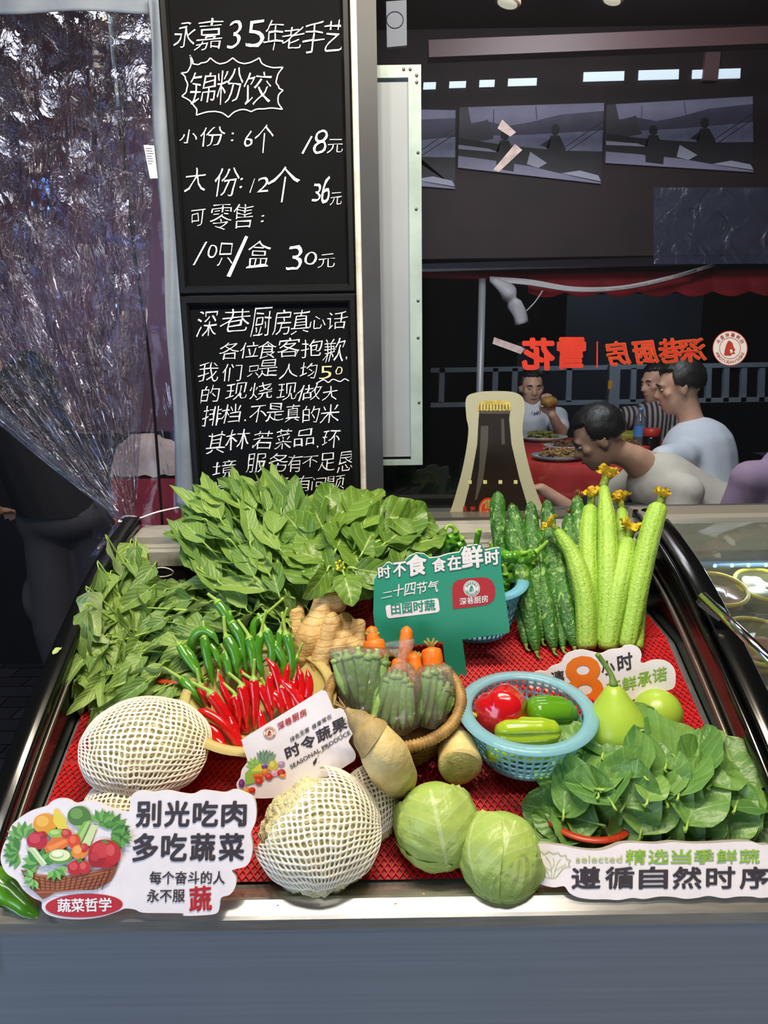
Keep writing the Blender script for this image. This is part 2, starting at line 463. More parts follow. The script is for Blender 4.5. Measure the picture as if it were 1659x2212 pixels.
def ring2(g, plane, cx, cy, r0, r1, m, off=0.0007, n=36, ratio=1.0):
    k = len(g.v)
    for i in range(n):
        a = 2 * PI * i / n
        for r in (r0, r1): g.v.append(plane.at(cx + r * math.cos(a), cy + r * ratio * math.sin(a), off))
    for i in range(n):
        a = k + 2 * i; b = k + 2 * ((i + 1) % n); g.face((a, a + 1, b + 1, b), m)
def stroke2(g, plane, pts, w, m, off=0.0006, n=None, closed=False):
    """flat drawn line in the plane, w in photo pixels"""
    P = catmull([(x, y, 0) for x, y in pts], n or len(pts) * 5, closed); k = len(g.v); N_ = len(P)
    for i, p in enumerate(P):
        a = P[(i - 1) % N_] if closed else P[max(i - 1, 0)]; b = P[(i + 1) % N_] if closed else P[min(i + 1, N_ - 1)]
        t = (b - a); t = t.normalized() if t.length > 1e-6 else Vector((1, 0, 0))
        q = Vector((-t.y, t.x, 0)) * (w / 2); g.v.append(plane.at(p.x + q.x, p.y + q.y, off)); g.v.append(plane.at(p.x - q.x, p.y - q.y, off))
    for i in range(N_ if closed else N_ - 1):
        a = k + 2 * i; b = k + 2 * ((i + 1) % N_); g.face((a, b, b + 1, a + 1), m)
def slab(plane, outline, thick, n=160, smoothit=True, m=None, medge=None):
    pts = [(p.x, p.y) for p in catmull([(x, y, 0) for x, y in outline], n, True)] if smoothit else outline
    F = [plane.at(x, y) for x, y in pts]
    nrm = Vector((0, 0, 0))
    for i in range(len(F)): nrm += F[i].cross(F[(i + 1) % len(F)])
    if nrm.dot(plane.n) < 0: F.reverse()
    B = [p - plane.n * thick for p in F]; g = G()
    g.poly(F, m); g.poly(list(reversed(B)), medge); k = len(F)
    for i in range(k):
        j = (i + 1) % k; g.face((i, k + (k - 1 - i), k + (k - 1 - j), j), medge)
    return g
# ================================================================== SETTING
M_tile = mat('dark_tile', '#2a2a30', 0.45, col2='#1d1d22', ns=3, bump=0.1, bs=30)
def tilefloor():
    m = _M['dark_tile']; nt = m.node_tree; N = nt.nodes; L = nt.links
    br = N.new('ShaderNodeTexBrick'); br.inputs['Scale'].default_value = 1.0
    br.inputs['Brick Width'].default_value = 0.22; br.inputs['Row Height'].default_value = 0.11; br.inputs['Mortar Size'].default_value = 0.004
    br.inputs['Color1'].default_value = lin('#30323a'); br.inputs['Color2'].default_value = lin('#24262d'); br.inputs['Mortar'].default_value = lin('#0d0d10')
    tc = N.new('ShaderNodeTexCoord'); L.new(tc.outputs['Object'], br.inputs['Vector']); L.new(br.outputs['Color'], N['Principled BSDF'].inputs['Base Color'])
tilefloor()
g = G(); g.box((-5, -1.5, -0.05), (6, 12, 0)); struct('floor', g, M_tile)
g = G(); g.box((0.1, 2.3, 0.0), (6, 7.5, 0.33)); struct('floor_dining', g, mat('deck', '#1a1718', 0.6))
M_maroon = mat('maroon_board', '#260c10', 0.7, col2='#17070a', ns=3)
g = G(); g.box((-0.15, 4.3, 2.12), (5.5, 4.36, 3.7)); struct('wall_back', g, M_maroon)
g = G(); g.box((-5, 3.6, 0), (-0.32, 3.66, 3.6)); struct('wall_left', g, mat('maroon_with_reflection', '#76586e', 0.6, col2='#4a2228', ns=.9, lo=.4, hi=.6))  # purple tone imitates the awning's reflection, put into the wall colour
g = G(); g.box((-5, 3.55, 0), (-0.32, 3.6, 1.22)); struct('baseboard_left', g, mat('black_wainscot', '#08080a', .6))
g = G(); g.box((-6, 11.5, 0), (8, 11.6, 4.5)); struct('wall_street', g, mat('night_wall', '#0c0d12', 0.8))
g = G(); g.box((-0.15, 1.75, 3.3), (5.5, 4.3, 3.36)); struct('ceiling', g, mat('dark_ceiling', '#2a1416', 0.6))
# facade around the boards
M_white = mat('white_paint', '#d9d8d2', 0.5, col2='#bdbbb2', ns=30, lo=.45, hi=.75)
M_post = mat('dark_post', '#33363b', 0.5, col2='#2a2c31', ns=8)
g = G(); g.box((-0.441, 1.615, 0), (-0.038, 1.66, 2.7)); struct('trim_1', g, M_white)
g = G(); g.box((-0.052, 1.605, 0), (-0.0395, 1.63, 2.7)); struct('trim_4', g, M_white)
g = G(); g.box((-0.0393, 1.60, 0), (0.0, 1.72, 2.7)); struct('trim_2', g, M_post)
g = G(); g.box((0.0, 1.64, 0), (2.4, 1.72, 1.175)); struct('wall_front', g, mat('sill_wall', '#3c3d40', 0.5))
g = G(); g.box((0.0, 1.62, 1.175), (2.4, 1.73, 1.19)); struct('trim_3', g, mat('sill_alu', '#8d8c86', 0.35, 0.7))
# black seal at top of the window is out of view; the pane itself
g = G(); g.box((0.0, 1.69, 1.19), (2.4, 1.696, 2.72)); win = struct('window_1', g, glassmat('pane_glass', '#e9eef2', 0.02, 0.002, 0.01))

# ------------------------------------------------------------------ blackboards
M_bfr = mat('board_frame', '#0a0c0f', 0.5, col2='#07080a', ns=30, spec=.25)
M_slate = mat('slate', '#06080b', 0.8, col2='#0b0e12', ns=7, lo=.45, hi=.85, spec=.12)
M_chalk = mat('chalk', '#c3cbd3', 0.9, col2='#f4f7fa', ns=260, det=2, lo=.3, hi=.6)
M_chalky = mat('chalk_yellow', '#c9c48f', 0.9, col2='#efe9b4', ns=260, det=2)
PB = Plane((0, 1.598, 1.6), (0, -1, 0))
def board(z0, z1, label):
    x0, x1 = -0.432, -0.0525; w = 0.0185; yf, yb = 1.588, 1.614
    t = thing('blackboard', label, 'blackboard', ((x0 + x1) / 2, 1.61, z0), 'chalk menu boards on the post')
    g = G(); g.box((x0 + w * .7, 1.599, z0 + w * .7), (x1 - w * .7, 1.612, z1 - w * .7)); obj('slate', g, M_slate, t, smooth=False)
    g = G()
    o = [(x0, z0), (x1, z0), (x1, z1), (x0, z1)]; i_ = [(x0 + w, z0 + w), (x1 - w, z0 + w), (x1 - w, z1 - w), (x0 + w, z1 - w)]
    m_ = [(x0 + .004, z0 + .004), (x1 - .004, z0 + .004), (x1 - .004, z1 - .004), (x0 + .004, z1 - .004)]
    n_ = [(x0 + w - .005, z0 + w - .005), (x1 - w + .005, z0 + w - .005), (x1 - w + .005, z1 - w + .005), (x0 + w - .005, z1 - w + .005)]
    prof = [(o, yb), (o, yf + .004), (m_, yf), (n_, yf), (i_, yf + .006), (i_, yb)]
    g.rings([[Vector((x, y, z)) for x, z in pts] for pts, y in prof], None, True, False, False)
    obj('frame', g, M_bfr, t, smooth=False)
    return t
b1 = board(1.695, 2.32, 'black chalk menu board with prices and a starburst, the upper board')
b2 = board(1.06, 1.692, 'black chalk board full of handwritten text, right above the leafy greens')
def chalk(z, items, g, m=M_chalk, skew=0.14, rise=0.06, bold=-0.011, wob=.085):
    for k, (s, x0, y0, x1, y1) in enumerate(items):
        r = (x1 - x0) * rise; sk = (y1 - y0) * skew
        bl, br, tl = (x0 - sk * .3, y1 + r * .5), (x1 - sk * .3, y1 - r), (x0 + sk * .5, y0 + r)
        write(g, PB, s, z(*bl), z(*br), z(*tl), m, bold, 0.0007, wob, k * 3.7 + y0)
z1 = zoomer(0, 0, 0.5003); g = G()
chalk(z1, [('永', 750, 90, 845, 205), ('嘉', 845, 80, 960, 215), ('3', 985, 90, 1040, 210), ('5', 1065, 85, 1140, 205), ('年', 1140, 85, 1225, 215),
           ('老', 1215, 110, 1305, 215), ('手', 1305, 90, 1400, 230), ('艺', 1395, 90, 1480, 225),
           ('锦', 815, 310, 930, 450), ('粉', 935, 295, 1045, 445), ('饺', 1050, 305, 1170, 450),
           ('小', 775, 560, 850, 620), ('份', 860, 545, 970, 630), (':', 998, 572, 1008, 610), ('6', 1055, 565, 1092, 635), ('个', 1100, 535, 1180, 660),
           ('/', 1305, 590, 1345, 660), ('8', 1355, 560, 1410, 665), ('元', 1415, 600, 1480, 660),
           ('大', 795, 720, 890, 830), ('份', 925, 725, 1030, 845), (':', 1035, 768, 1047, 812), ('/', 1080, 770, 1097, 830), ('2', 1112, 765, 1160, 830),
           ('个', 1150, 715, 1290, 875), ('3', 1350, 790, 1385, 875), ('6', 1388, 755, 1425, 880), ('元', 1425, 830, 1475, 885),
           ('可', 820, 900, 885, 975), ('零', 905, 880, 1000, 995), ('售', 1005, 880, 1090, 985), (':', 1127, 928, 1139, 960),
           ('/', 835, 1045, 890, 1145), ('0', 895, 1055, 938, 1115), ('只', 940, 1050, 1005, 1145), ('/', 985, 1015, 1060, 1190),
           ('盒', 1065, 1035, 1165, 1155), ('3', 1240, 1060, 1305, 1165), ('0', 1312, 1085, 1368, 1145), ('元', 1375, 1095, 1445, 1155)], g)
obj('chalk_writing', g, None, b1, smooth=False); g = G()
star = [(820, 238), (832, 275), (868, 272), (908, 250), (950, 276), (1005, 250), (1055, 275), (1120, 250), (1150, 285), (1222, 290), (1195, 340), (1203, 372), (1222, 390),
        (1200, 430), (1220, 472), (1140, 470), (1085, 482), (1035, 474), (986, 506), (930, 481), (848, 497), (840, 460), (785, 415), (806, 385), (800, 340), (782, 315), (815, 302), (822, 240)]
for a, b in zip(star, star[1:]):
    mx, my = (a[0] + b[0]) / 2, (a[1] + b[1]) / 2; cx, cy = 1005, 378
    q = (mx + (cx - mx) * .035, my + (cy - my) * .05)
    stroke2(g, PB, [z1(*a), z1(*q), z1(*b)], 2.6, M_chalk, 0.0007, 8)
obj('chalk_starburst', g, None, b1, smooth=False)
z2 = zoomer(380, 640, 0.2532); g = G()
chalk(z2, [('深', 180, 120, 350, 350), ('巷', 385, 100, 630, 310), ('厨', 640, 95, 810, 340), ('房', 830, 110, 980, 330), ('真', 985, 110, 1140, 320), ('心', 1140, 160, 1270, 280), ('话', 1290, 130, 1455, 280),
           ('各', 370, 390, 540, 540), ('位', 545, 390, 710, 530), ('食', 700, 380, 860, 530), ('客', 870, 350, 1055, 525), ('抱', 1070, 365, 1250, 520), ('歉', 1255, 350, 1440, 560), (',', 1447, 515, 1460, 545),
           ('我', 190, 560, 360, 730), ('们', 395, 580, 560, 720), ('只', 610, 590, 710, 685), ('是', 705, 535, 865, 690), ('人', 880, 570, 1040, 700), ('均', 1060, 565, 1200, 700),
           ('的', 215, 760, 370, 910), ('现', 425, 740, 610, 885), ('烧', 625, 730, 820, 885), ('现', 865, 740, 1030, 885), ('做', 1025, 750, 1240, 890), ('大', 1250, 770, 1380, 890),
           ('排', 225, 930, 385, 1110), ('档', 390, 920, 550, 1085), ('.', 583, 1050, 598, 1065), ('不', 625, 930, 770, 1075), ('是', 770, 910, 920, 1065), ('真', 935, 920, 1055, 1070), ('的', 1085, 935, 1220, 1080), ('米', 1230, 920, 1390, 1085),
           ('其', 265, 1160, 415, 1340), ('林', 420, 1130, 630, 1310), ('.', 650, 1270, 668, 1295), ('若', 660, 1150, 825, 1310), ('菜', 845, 1130, 980, 1310), ('品', 1010, 1130, 1185, 1280), (',', 1200, 1275, 1215, 1295), ('环', 1250, 1140, 1400, 1290),
           ('境', 310, 1400, 510, 1550), ('服', 600, 1340, 770, 1505), ('务', 790, 1340, 955, 1500), ('有', 950, 1350, 1075, 1500), ('不', 1080, 1360, 1210, 1460), ('足', 1215, 1330, 1360, 1490), ('恳', 1375, 1320, 1520, 1500),
           ('请', 310, 1570, 430, 1700), ('多', 480, 1580, 600, 1690), ('包', 600, 1560, 730, 1690), ('涵', 810, 1540, 960, 1680), ('有', 1030, 1530, 1155, 1665), ('问', 1160, 1545, 1275, 1650), ('题', 1280, 1530, 1435, 1665)], g)
obj('chalk_writing', g, None, b2, smooth=False); g = G()
stroke2(g, PB, [z2(*p) for p in [(1195, 745), (1260, 712), (1300, 735), (1340, 708), (1400, 727), (1440, 705), (1475, 722)]], 2.2, M_chalk)
chalk(z2, [('5', 1225, 595, 1330, 705), ('0', 1360, 600, 1420, 670)], g, M_chalky)
obj('chalk_price', g, None, b2, smooth=False)

# ------------------------------------------------------------------ framed white panel behind the post
M_alu = mat('aluminium', '#9aa09e', 0.38, 0.75, col2='#83908c', ns=14)
M_alum = mat('aluminium_painted', '#9fb0ac', 0.5, 0.1, col2='#8a9c97', ns=14)
fx0, fx1 = onY(806, 600, 1.655).x, onY(911, 600, 1.655).x; fz0, fz1 = onY(860, 1004, 1.655).z, onY(860, 143, 1.655).z
t = thing('framed_panel', 'white panel in a grey metal frame, upright beside the dark post', 'panel', ((fx0 + fx1) / 2, 1.66, fz0))
fw = 0.027
g = G(); g.box((fx0, 1.656, fz0 + fw * .7), (fx1 - fw * .7, 1.666, fz1 - fw * .7)); obj('board', g, mat('panel_white', '#8e969f', 0.5, col2='#848c96', ns=3), t, smooth=False)
g = G(); g.box((fx1 - fw, 1.648, fz0), (fx1, 1.672, fz1)); g.box((fx0, 1.648, fz0), (fx1 - fw, 1.672, fz0 + .012)); g.box((fx0, 1.648, fz1 - .024), (fx1 - fw, 1.672, fz1))
obj('frame', g, M_alum, t, smooth=False)
for px, py in ((872, 150), (886, 150), (900, 163), (900, 178), (899, 452), (903, 330), (903, 650), (903, 730), (905, 870)):
    p = onY(px, py, 1.648); g = G(); g.ell(p, (.0035, .002, .0035), None, None, 8, 6); obj('screw', g, mat('screw', '#5b625f', .4, .8), t)

# ------------------------------------------------------------------ PVC curtain, fabric strip, strap, tie
M_pvc = glassmat('clear_pvc', '#e6e2ea', 0.045, 0.010, 0.03, 0.7, 1.0, 0.02, '#c6c9d8', (15, 8, 1))
M_pvc2 = glassmat('clear_pvc_flat', '#eceef4', 0.02, 0.01, 0.12, 0.4, 10.0, 0.015, '#b9bccb')
TIE = onY(276, 1122, 1.56)
NS, NT = 110, 120
def curt(s, t):
    row = 22 + t * 1100; gt = t ** 1.85
    px = (-560 + s * 895) * (1 - gt) + (258 + s * 34) * gt
    Y = 1.72 * (1 - gt) + 1.56 * gt
    amp = 0.022 * (1 - 0.65 * gt) * min(1, 3 * t)
    fold = math.sin(s * 46 + 1.5 * math.sin(s * 9) + t * 2) * .8 + math.sin(s * 101 + t * 5) * .35
    cr = noise.noise(Vector((s * 9, t * 14, 2))) * 0.03 * (1 - gt) + noise.noise(Vector((s * 22, t * 30, 5))) * 0.009
    return onY(px, row, Y + amp * fold * (0.35 + gt * .65) + cr)
g = G(); g.grid(curt, NS, NT)
def flare(s, t):
    c = onY(276 - 28 * t, 1122 + 75 * t, 1.56); w = (16 + 40 * t ** .8) / FPX * 1.55
    a = PI * (s - .5) * 1.6
    return c + Vector((math.sin(a) * w, -math.cos(a) * w * .5 + .006 * math.sin(s * 40), 0))
cur = thing('plastic_curtain', 'clear crinkled plastic curtain gathered to a white tie, left of the boards', 'curtain', TIE)
obj('sheet', g, M_pvc, cur)
M_pvc3 = glassmat('clear_pvc_folded', '#dfe3ee', 0.07, 0.16, 0.05, 1.0, 1.0, 0.012, '#aab3c6', (9, 26, 1))
def roll(s, t):
    tt = .30 + .70 * t; row = 22 + tt * 1100; gt = tt ** 1.85; px = (-560 + (s * .13) * 895) * (1 - gt) + (258 + s * 16) * gt
    return onY(px, row, 1.70 * (1 - gt) + 1.545 * gt + .014 * math.sin(s * 17) * (1 - .5 * gt) + .006 * noise.noise(Vector((s * 6, t * 16, 4))))
g = G(); g.grid(roll, 60, 80); obj('folded_edge', g, M_pvc3, cur)
g = G(); g.grid(flare, 40, 14); obj('gathered_tail', g, M_pvc, cur)
g = G(); g.grid(lambda u, v: onY(200 + 205 * u, 24 + 1140 * v, 1.80 + .012 * math.sin(u * 9 + v * 3) + .012 * noise.noise(Vector((u * 4, v * 14, 1)))), 30, 90)
c2 = obj('plastic_curtain', g, M_pvc2); tagit(c2, 'clear plastic sheet hanging straight behind the gathered curtain', 'curtain')
M_grey = mat('grey_fabric', '#7d8793', 0.8, col2='#6b7480', ns=9, bump=.15, bs=25)
def fab(u, v):
    row = -12 + v * 1112; xl = 318 + v * 67 + 3 * math.sin(v * 17); xr = 343 + v * 80
    return onY(xl + (xr - xl) * u, row, 1.60 + .006 * math.sin(u * 5 + v * 9))
g = G(); g.grid(fab, 6, 60)
g.grid(lambda u, v: onY(-60 + 400 * u, -14 + (42 + 4 * math.sin(u * 8)) * v, 1.62 + .004 * math.sin(u * 20)), 30, 6)
fs_ = modmesh(g, [('SOLIDIFY', {'thickness': .003})])
tagit(obj('fabric_border', fs_, M_grey), 'grey fabric border strip running down beside the black boards', 'fabric border')
g = G(); g.tube(catmull([onY(246, 34, 1.77), onY(262, 230, 1.77), onY(283, 480, 1.77), onY(325, 800, 1.77), onY(352, 1150, 1.77)], 40), .0105, 8, flat=.18, ref=(1, 0, 0))
st = obj('strap', g, mat('black_strap', '#0e1014', .6)); tagit(st, 'long thin black strap hanging behind the plastic curtain', 'strap')
g = G(); g.tube(catmull([onY(238, 36, 1.765), onY(246, 130, 1.765), onY(258, 230, 1.765)], 12), .015, 8, flat=.15, ref=(1, 0, 0)); obj('pale_ribbon', g, mat('ribbon', '#7f98a8', .6), st)
g = G(); g.tube(catmull([onY(257, 1127, 1.53), onY(290, 1123, 1.525), onY(340, 1106, 1.54), onY(395, 1094, 1.585)], 24), .0032, 8, flat=.55)
g.tube(catmull([onY(257, 1127, 1.53), onY(262, 1119, 1.575), onY(280, 1115, 1.58), onY(296, 1118, 1.55)], 12), .0025, 6)
tagit(obj('cable_tie', g, mat('white_plastic', '#e8e9ec', .4)), 'white cable tie holding the gathered plastic curtain', 'cable tie')
PT = Plane(onY(327, 350, 1.585), (0.05, -1, 0)); zt = zoomer(0, 0, .5003)
g = slab(PT, [zt(620, 626), zt(665, 628), zt(681, 770), zt(648, 770)], .0008, smoothit=False)
tg = obj('paper_tag', g, mat('paper', '#d8dadd', .7), smooth=False); tagit(tg, 'small white printed tag hanging on the grey fabric strip', 'tag')
g = G()
for k in range(7):
    y = 640 + k * 11; stroke2(g, PT, [zt(628 + k * 2, y), zt(656 + (k % 3) * 3, y + 1)], 1.2, mat('ink', '#26262a', .7), .0005)
obj('print', g, None, tg, smooth=False)

# ------------------------------------------------------------------ DISPLAY CASE
XL, XR = -0.537, 0.549
PROF = [(0.80, 0.838), (0.876, 0.915), (1.039, 1.02), (1.244, 1.128), (1.40, 1.184), (1.52, 1.215)]
def prof(n=40): return [(p.x, p.y) for p in catmull([(a, b, 0) for a, b in PROF], n)]
M_front = mat('front_steel', '#787f87', 0.45, 0.0, col2='#717880', ns=4, aniso=(.3, 1, 40))
M_rim = mat('rim_alu', '#b9b6ac', 0.24, 0.7, col2='#a9a69c', ns=60, aniso=(.3, 3, 3))
M_black = mat('black_gloss', '#0b0c0c', 0.18, 0.0, spec=.6)
M_mirror = mat('side_mirror', '#5c625a', 0.16, 0.9, col2='#4a4f48', ns=6)
M_steel = mat('grey_steel', '#6d7278', 0.4, 0.3, col2='#5b6066', ns=5)
case = thing('display_case', 'open stainless display case full of vegetables, grey front panel facing us', 'display case', (0.02, 1.1, 0))
g = G(); g.box((XL - .03, .812, 0.03), (XR + .014, .83, .812)); obj('front_panel', g, M_front, case, smooth=False)
g = G(); g.rings([[Vector((x, y, z)) for y, z in ((.809, .812), (.809, .828), (.813, .831), (.829, .842), (.834, .842), (.837, .838), (.852, .836), (.854, .832), (.878, .831), (.878, .80), (.83, .795))] for x in (XL - .03, XR + .03)], None)
rim_ = obj('front_rim', g, M_rim, case, smooth=False)
g = G(); rr = random.Random(2)
for px, py, r in ((853, 1950, 5), (1025, 1932, 6), (688, 1953, 4), (1160, 1938, 5), (1110, 1941, 4), (915, 1932, 4), (1030, 1945, 3), (945, 1934, 2), (515, 1942, 3), (600, 1956, 3)):
    k = len(g.v); c = onZ(px, py, .8375)
    g.poly([c + Vector((math.cos(a) * r / FPX * rr.uniform(.6, 1.2), math.sin(a) * r / FPX * rr.uniform(.6, 1.2), .0008)) for a in [q * .7 for q in range(9)]])
obj('rust_stains', g, mat('rust', '#a5702c', .9, col2='#d0b078', ns=200), rim_, smooth=False)['kind'] = 'stuff'
g = G(); g.rings([[Vector((x, y, z)) for y, z in ((.86, .815), (BY1, bedz(BY1) - .012), (1.47, bedz(1.47) - .012), (1.47, bedz(1.47) - .03), (BY1, bedz(BY1) - .03), (.86, .797))] for x in (XL, XR)], None)
obj('deck', g, M_steel, case, smooth=False)
g = G(); g.box((XL, 1.47, .95), (XR, 1.482, 1.13)); obj('back_panel', g, M_steel, case, smooth=False)
g = G(); g.rings([[Vector((x, y, z)) for y, z in ((1.44, 1.135), (1.44, 1.165), (1.455, 1.168), (1.455, 1.172), (1.47, 1.175), (1.47, 1.19), (1.52, 1.196), (1.56, 1.196), (1.56, 1.13))] for x in (XL, XR)], None)
obj('back_rail', g, mat('rail_steel', '#b2b1ab', .28, .15, col2='#9e9d98', ns=40, aniso=(.4, 6, 6)), case, smooth=False)
g = G(); g.box((XL, 1.445, 1.105), (XR, 1.475, 1.135)); obj('rail_gap', g, mat('gap_black', '#0a0a0b', .6), case, smooth=False)
pf = prof()
def side(x, th, m, zoff=0.0, low=None):
    g = G(); up = [Vector((x, y, z + zoff)) for y, z in pf]
    lowp = [Vector((x, y, (low(y, z) if low else max(.6, bedz(y) - .05)))) for y, z in pf]
    rs = [[a, b, b + Vector((th, 0, 0)), a + Vector((th, 0, 0))] for a, b in zip(up, lowp)]
    g.rings(rs, None); return g
obj('side_panel', side(XL - .006, .004, None), M_mirror, case, smooth=False, label='left inner side panel')
obj('side_panel', side(XR + .002, .004, None), M_mirror, case, smooth=False, label='right inner side panel')
def rail(x, w, h, dz=0.0, dn=0.0):
    g = G(); rs = []
    for i, (y, z) in enumerate(pf):
        a = pf[max(i - 1, 0)]; b = pf[min(i + 1, len(pf) - 1)]; ty, tz = b[0] - a[0], b[1] - a[1]; l = math.hypot(ty, tz); ny, nz = -tz / l, ty / l
        c = Vector((x, y + ny * dn, z + nz * dn + dz)); n = Vector((0, ny, nz)); e = Vector((1, 0, 0)); bw = min(w, h) * .2
        rs.append([c + e * (sx * w / 2) + n * (sz * h / 2) for sx, sz in ((-1, -.6), (-.8, -1), (.8, -1), (1, -.6), (1, .6), (.8, 1), (-.8, 1), (-1, .6))])
    g.rings(rs, None); return g
obj('side_rail', rail(XL - .014, .036, .022), M_black, case, label='black left side rail')
obj('inner_trim', rail(XL + .001, .005, .008, 0, -.03), mat('trim_grey', '#77746d', .35, .6), case)
obj('side_rail', rail(XR + .000, .010, .020), M_black, case, label='black right side rail')
obj('inner_trim', rail(XR - .004, .006, .010, 0, -.062), mat('trim_grey', '#77746d', .35, .6), case)
# body below: sides
g = G(); g.box((XL - .03, .83, .03), (XL - .012, 1.5, .80)); g.box((XR + .004, .83, .03), (XR + .014, 1.5, .80)); g.box((XL - .012, 1.485, .03), (XR + .004, 1.5, 1.12))
obj('cabinet_shell', g, M_steel, case, smooth=False)

# red PVC mesh mat laid over the deck: rows of zigzag strands
M_red = mat('red_pvc', '#d80812', 0.4, spec=.25, col2='#bc0610', ns=70)
mats_ = [(.872, 1.045, 'first'), (1.05, 1.262, 'second'), (1.268, 1.425, 'third')]
g = G()
def surf(x, y, h): return Vector((x, y, bedz(y) + h))
pitch = .0066
y = .873; row = 0
while y < 1.43:
    if not any(abs(y - s) < .0035 for s in (1.047, 1.266)):
        n = 200; path = []
        k = len(g.v); hw = .0013
        for i in range(n + 1):
            x = XL + .012 + (XR - XL - .03) * i / n; ph = (i + row) % 2
            yy = y + (.0026 if ph else -.0026); h = .0008 + (.0032 if ph else 0.0)
            for dy, dh in ((-hw, 0), (0, hw * 1.3), (hw, 0)): g.v.append(surf(x, yy + dy, h + dh))
        for i in range(n):
            a = k + i * 3; g.face((a, a + 1, a + 4, a + 3)); g.face((a + 1, a + 2, a + 5, a + 4))
    y += pitch; row += 1
matt = thing('mesh_mat', 'red plastic mesh mat covering the floor of the vegetable case', 'mat', (0.02, 1.1, .84))
obj('strands', g, M_red, matt)
g = G(); g.grid(lambda u, v: surf(XL + .01 + (XR - XL - .026) * u, .870 + .557 * v, -.0006), 8, 40); obj('backing', g, mat('red_backing', '#96060c', .6), matt)

# ------------------------------------------------------------------ neighbour case on the right
nc = thing('display_case', 'chilled display case with curved glass and steel handle at right edge', 'display case', (1.15, 1.1, 0))
NX0, NX1 = .566, 1.7
obj('side_rail', rail(NX0 + .017, .044, .024), M_black, nc)
g = G(); g.rings([[Vector((x, y, z + .006)) for x in (NX0 + .02, NX1)] for y, z in pf], None, False); M_cg = glassmat('case_glass', '#eef4f2', 0.03, 0.012, .02)
gl = modmesh(g, [('SOLIDIFY', {'thickness': .004})]); obj('curved_glass', gl, M_cg, nc)
g = side(NX0 + .002, .004, None); obj('side_panel', g, mat('olive_side', '#4d5340', .2, .6), nc, smooth=False)
g = G(); g.rings([[Vector((x, y, z)) for y, z in ((1.44, 1.15), (1.44, 1.175), (1.465, 1.18), (1.465, 1.215), (1.475, 1.222), (1.56, 1.222), (1.56, 1.15))] for x in (XR, NX1)], None)
obj('back_rail', g, mat('rail_bright', '#b5b1a8', .24, .5), nc, smooth=False)
g = G(); g.box((NX0, .812, .03), (NX1, .83, .83)); obj('front_panel', g, M_front, nc, smooth=False); g = G(); g.box((NX0, 1.485, .03), (NX1, 1.5, 1.15)); obj('rear_shell', g, M_front, nc, smooth=False)
g = G(); g.rings([[Vector((x, y, z)) for y, z in ((.84, .81), (1.10, .93), (1.30, 1.005), (1.47, 1.04), (1.47, 1.02), (1.30, .985), (.84, .79))] for x in (NX0 + .008, NX1)], None); obj('deck', g, M_rim, nc, smooth=False)
g = G(); g.box((NX0 + .01, 1.452, 1.0), (NX1, 1.458, 1.15)); obj('back_panel', g, mat('scratched_steel', '#9a9a98', .3, .8, col2='#848481', ns=30, aniso=(1, 1, 6)), nc, smooth=False)
g = G(); g.tube([Vector((onY(1490, 1170, 1.445).x, 1.445, 1.118)), Vector((NX1, 1.445, 1.118))], .007, 10); led = obj('led_strip', g, mat('led_tube', '#9fc4e6', .2, clear=.3), nc)
for px in (1513, 1549, 1586, 1622, 1660):
    p = onY(px, 1168, 1.436); p.z = 1.118; g = G(); g.ell(p, (.004, .003, .004), None, None, 8, 6); obj('diode', g, mat('led_point', '#6fb4ff', .3, emit=14), led)
light('case_led', 'AREA', (1.0, 1.43, 1.135), 3.0, (.75, .88, 1.0), .6, (1.0, 1.2, .95), .02)
hp = [onX(1520, 1290, .70) for _ in (0,)]
ha = atD(1518, 1287, 1.18); hb = atD(1700, 1462, .99)
g = G(); g.tube([ha, hb], .0075, 12); obj('handle', g, mat('chrome', '#c9c8c4', .15, 1), nc)
g = G(); q = atD(1522, 1312, 1.21); g.bar(q + Vector((-.004, .008, .012)), q + Vector((.03, .0, -.014)), .022, .02); obj('handle_bracket', g, mat('bracket_black', '#1a1917', .4), nc, smooth=False)

# bowls with yellow rims
M_ybowl = mat('yellow_bowl', '#e0c93a', .35, spec=.5); M_clearbowl = mat('bowl_clear', '#c9bd86', .3, clear=.45)
def nbowl(px, py, r, zc, label, fill, fm, seed):
    c = onZ(px, py, zc); T = Matrix.Rotation(math.radians(18), 3, 'X'); t = thing('bowl', label, 'bowl', c + T @ Vector((0, 0, -.05)), 'yellow rimmed bowls in the next case')
    g = G(); g.lathe(c, [(r * .6, -.05), (r * .75, -.045), (r * .96, -.003)], 36, None, T); obj('body', g, M_clearbowl, t)
    g = G(); g.lathe(c, [(r + .004 * math.cos(a), .004 * math.sin(a)) for a in [2 * PI * k / 8 for k in range(9)]], 40, None, T); obj('rim', g, M_ybowl, t)
    rr = random.Random(seed)
    for k in range(fill[1]):
        a = rr.uniform(0, 6.28); q = r * .5 * math.sqrt(rr.random()); p = c + T @ Vector((math.cos(a) * q, math.sin(a) * q, -.025 + .012 * rr.random()))
        g = G(); mm = Matrix.Rotation(rr.uniform(0, 3), 3, 'Z') @ Matrix.Rotation(rr.uniform(-.5, .5), 3, 'X')
        s = rr.uniform(.022, .034); g.ico(p, (s * 1.2, s, s * .45), 3, lambda d: 1 + .25 * noise.noise(d * 2.2 + Vector((seed, k, 0))), None, mm)
        o = obj(fill[0], g, fm); tagit(o, fill[2], fill[3], fill[4])
M_meat = mat('raw_meat', '#a8624c', .35, col2='#c98a70', ns=20); M_squid = mat('white_squid', '#d8d2c4', .25, col2='#bfb6a4', ns=14); M_org = mat('dark_offal', '#9a6a66', .2, col2='#c3a19a', ns=22)
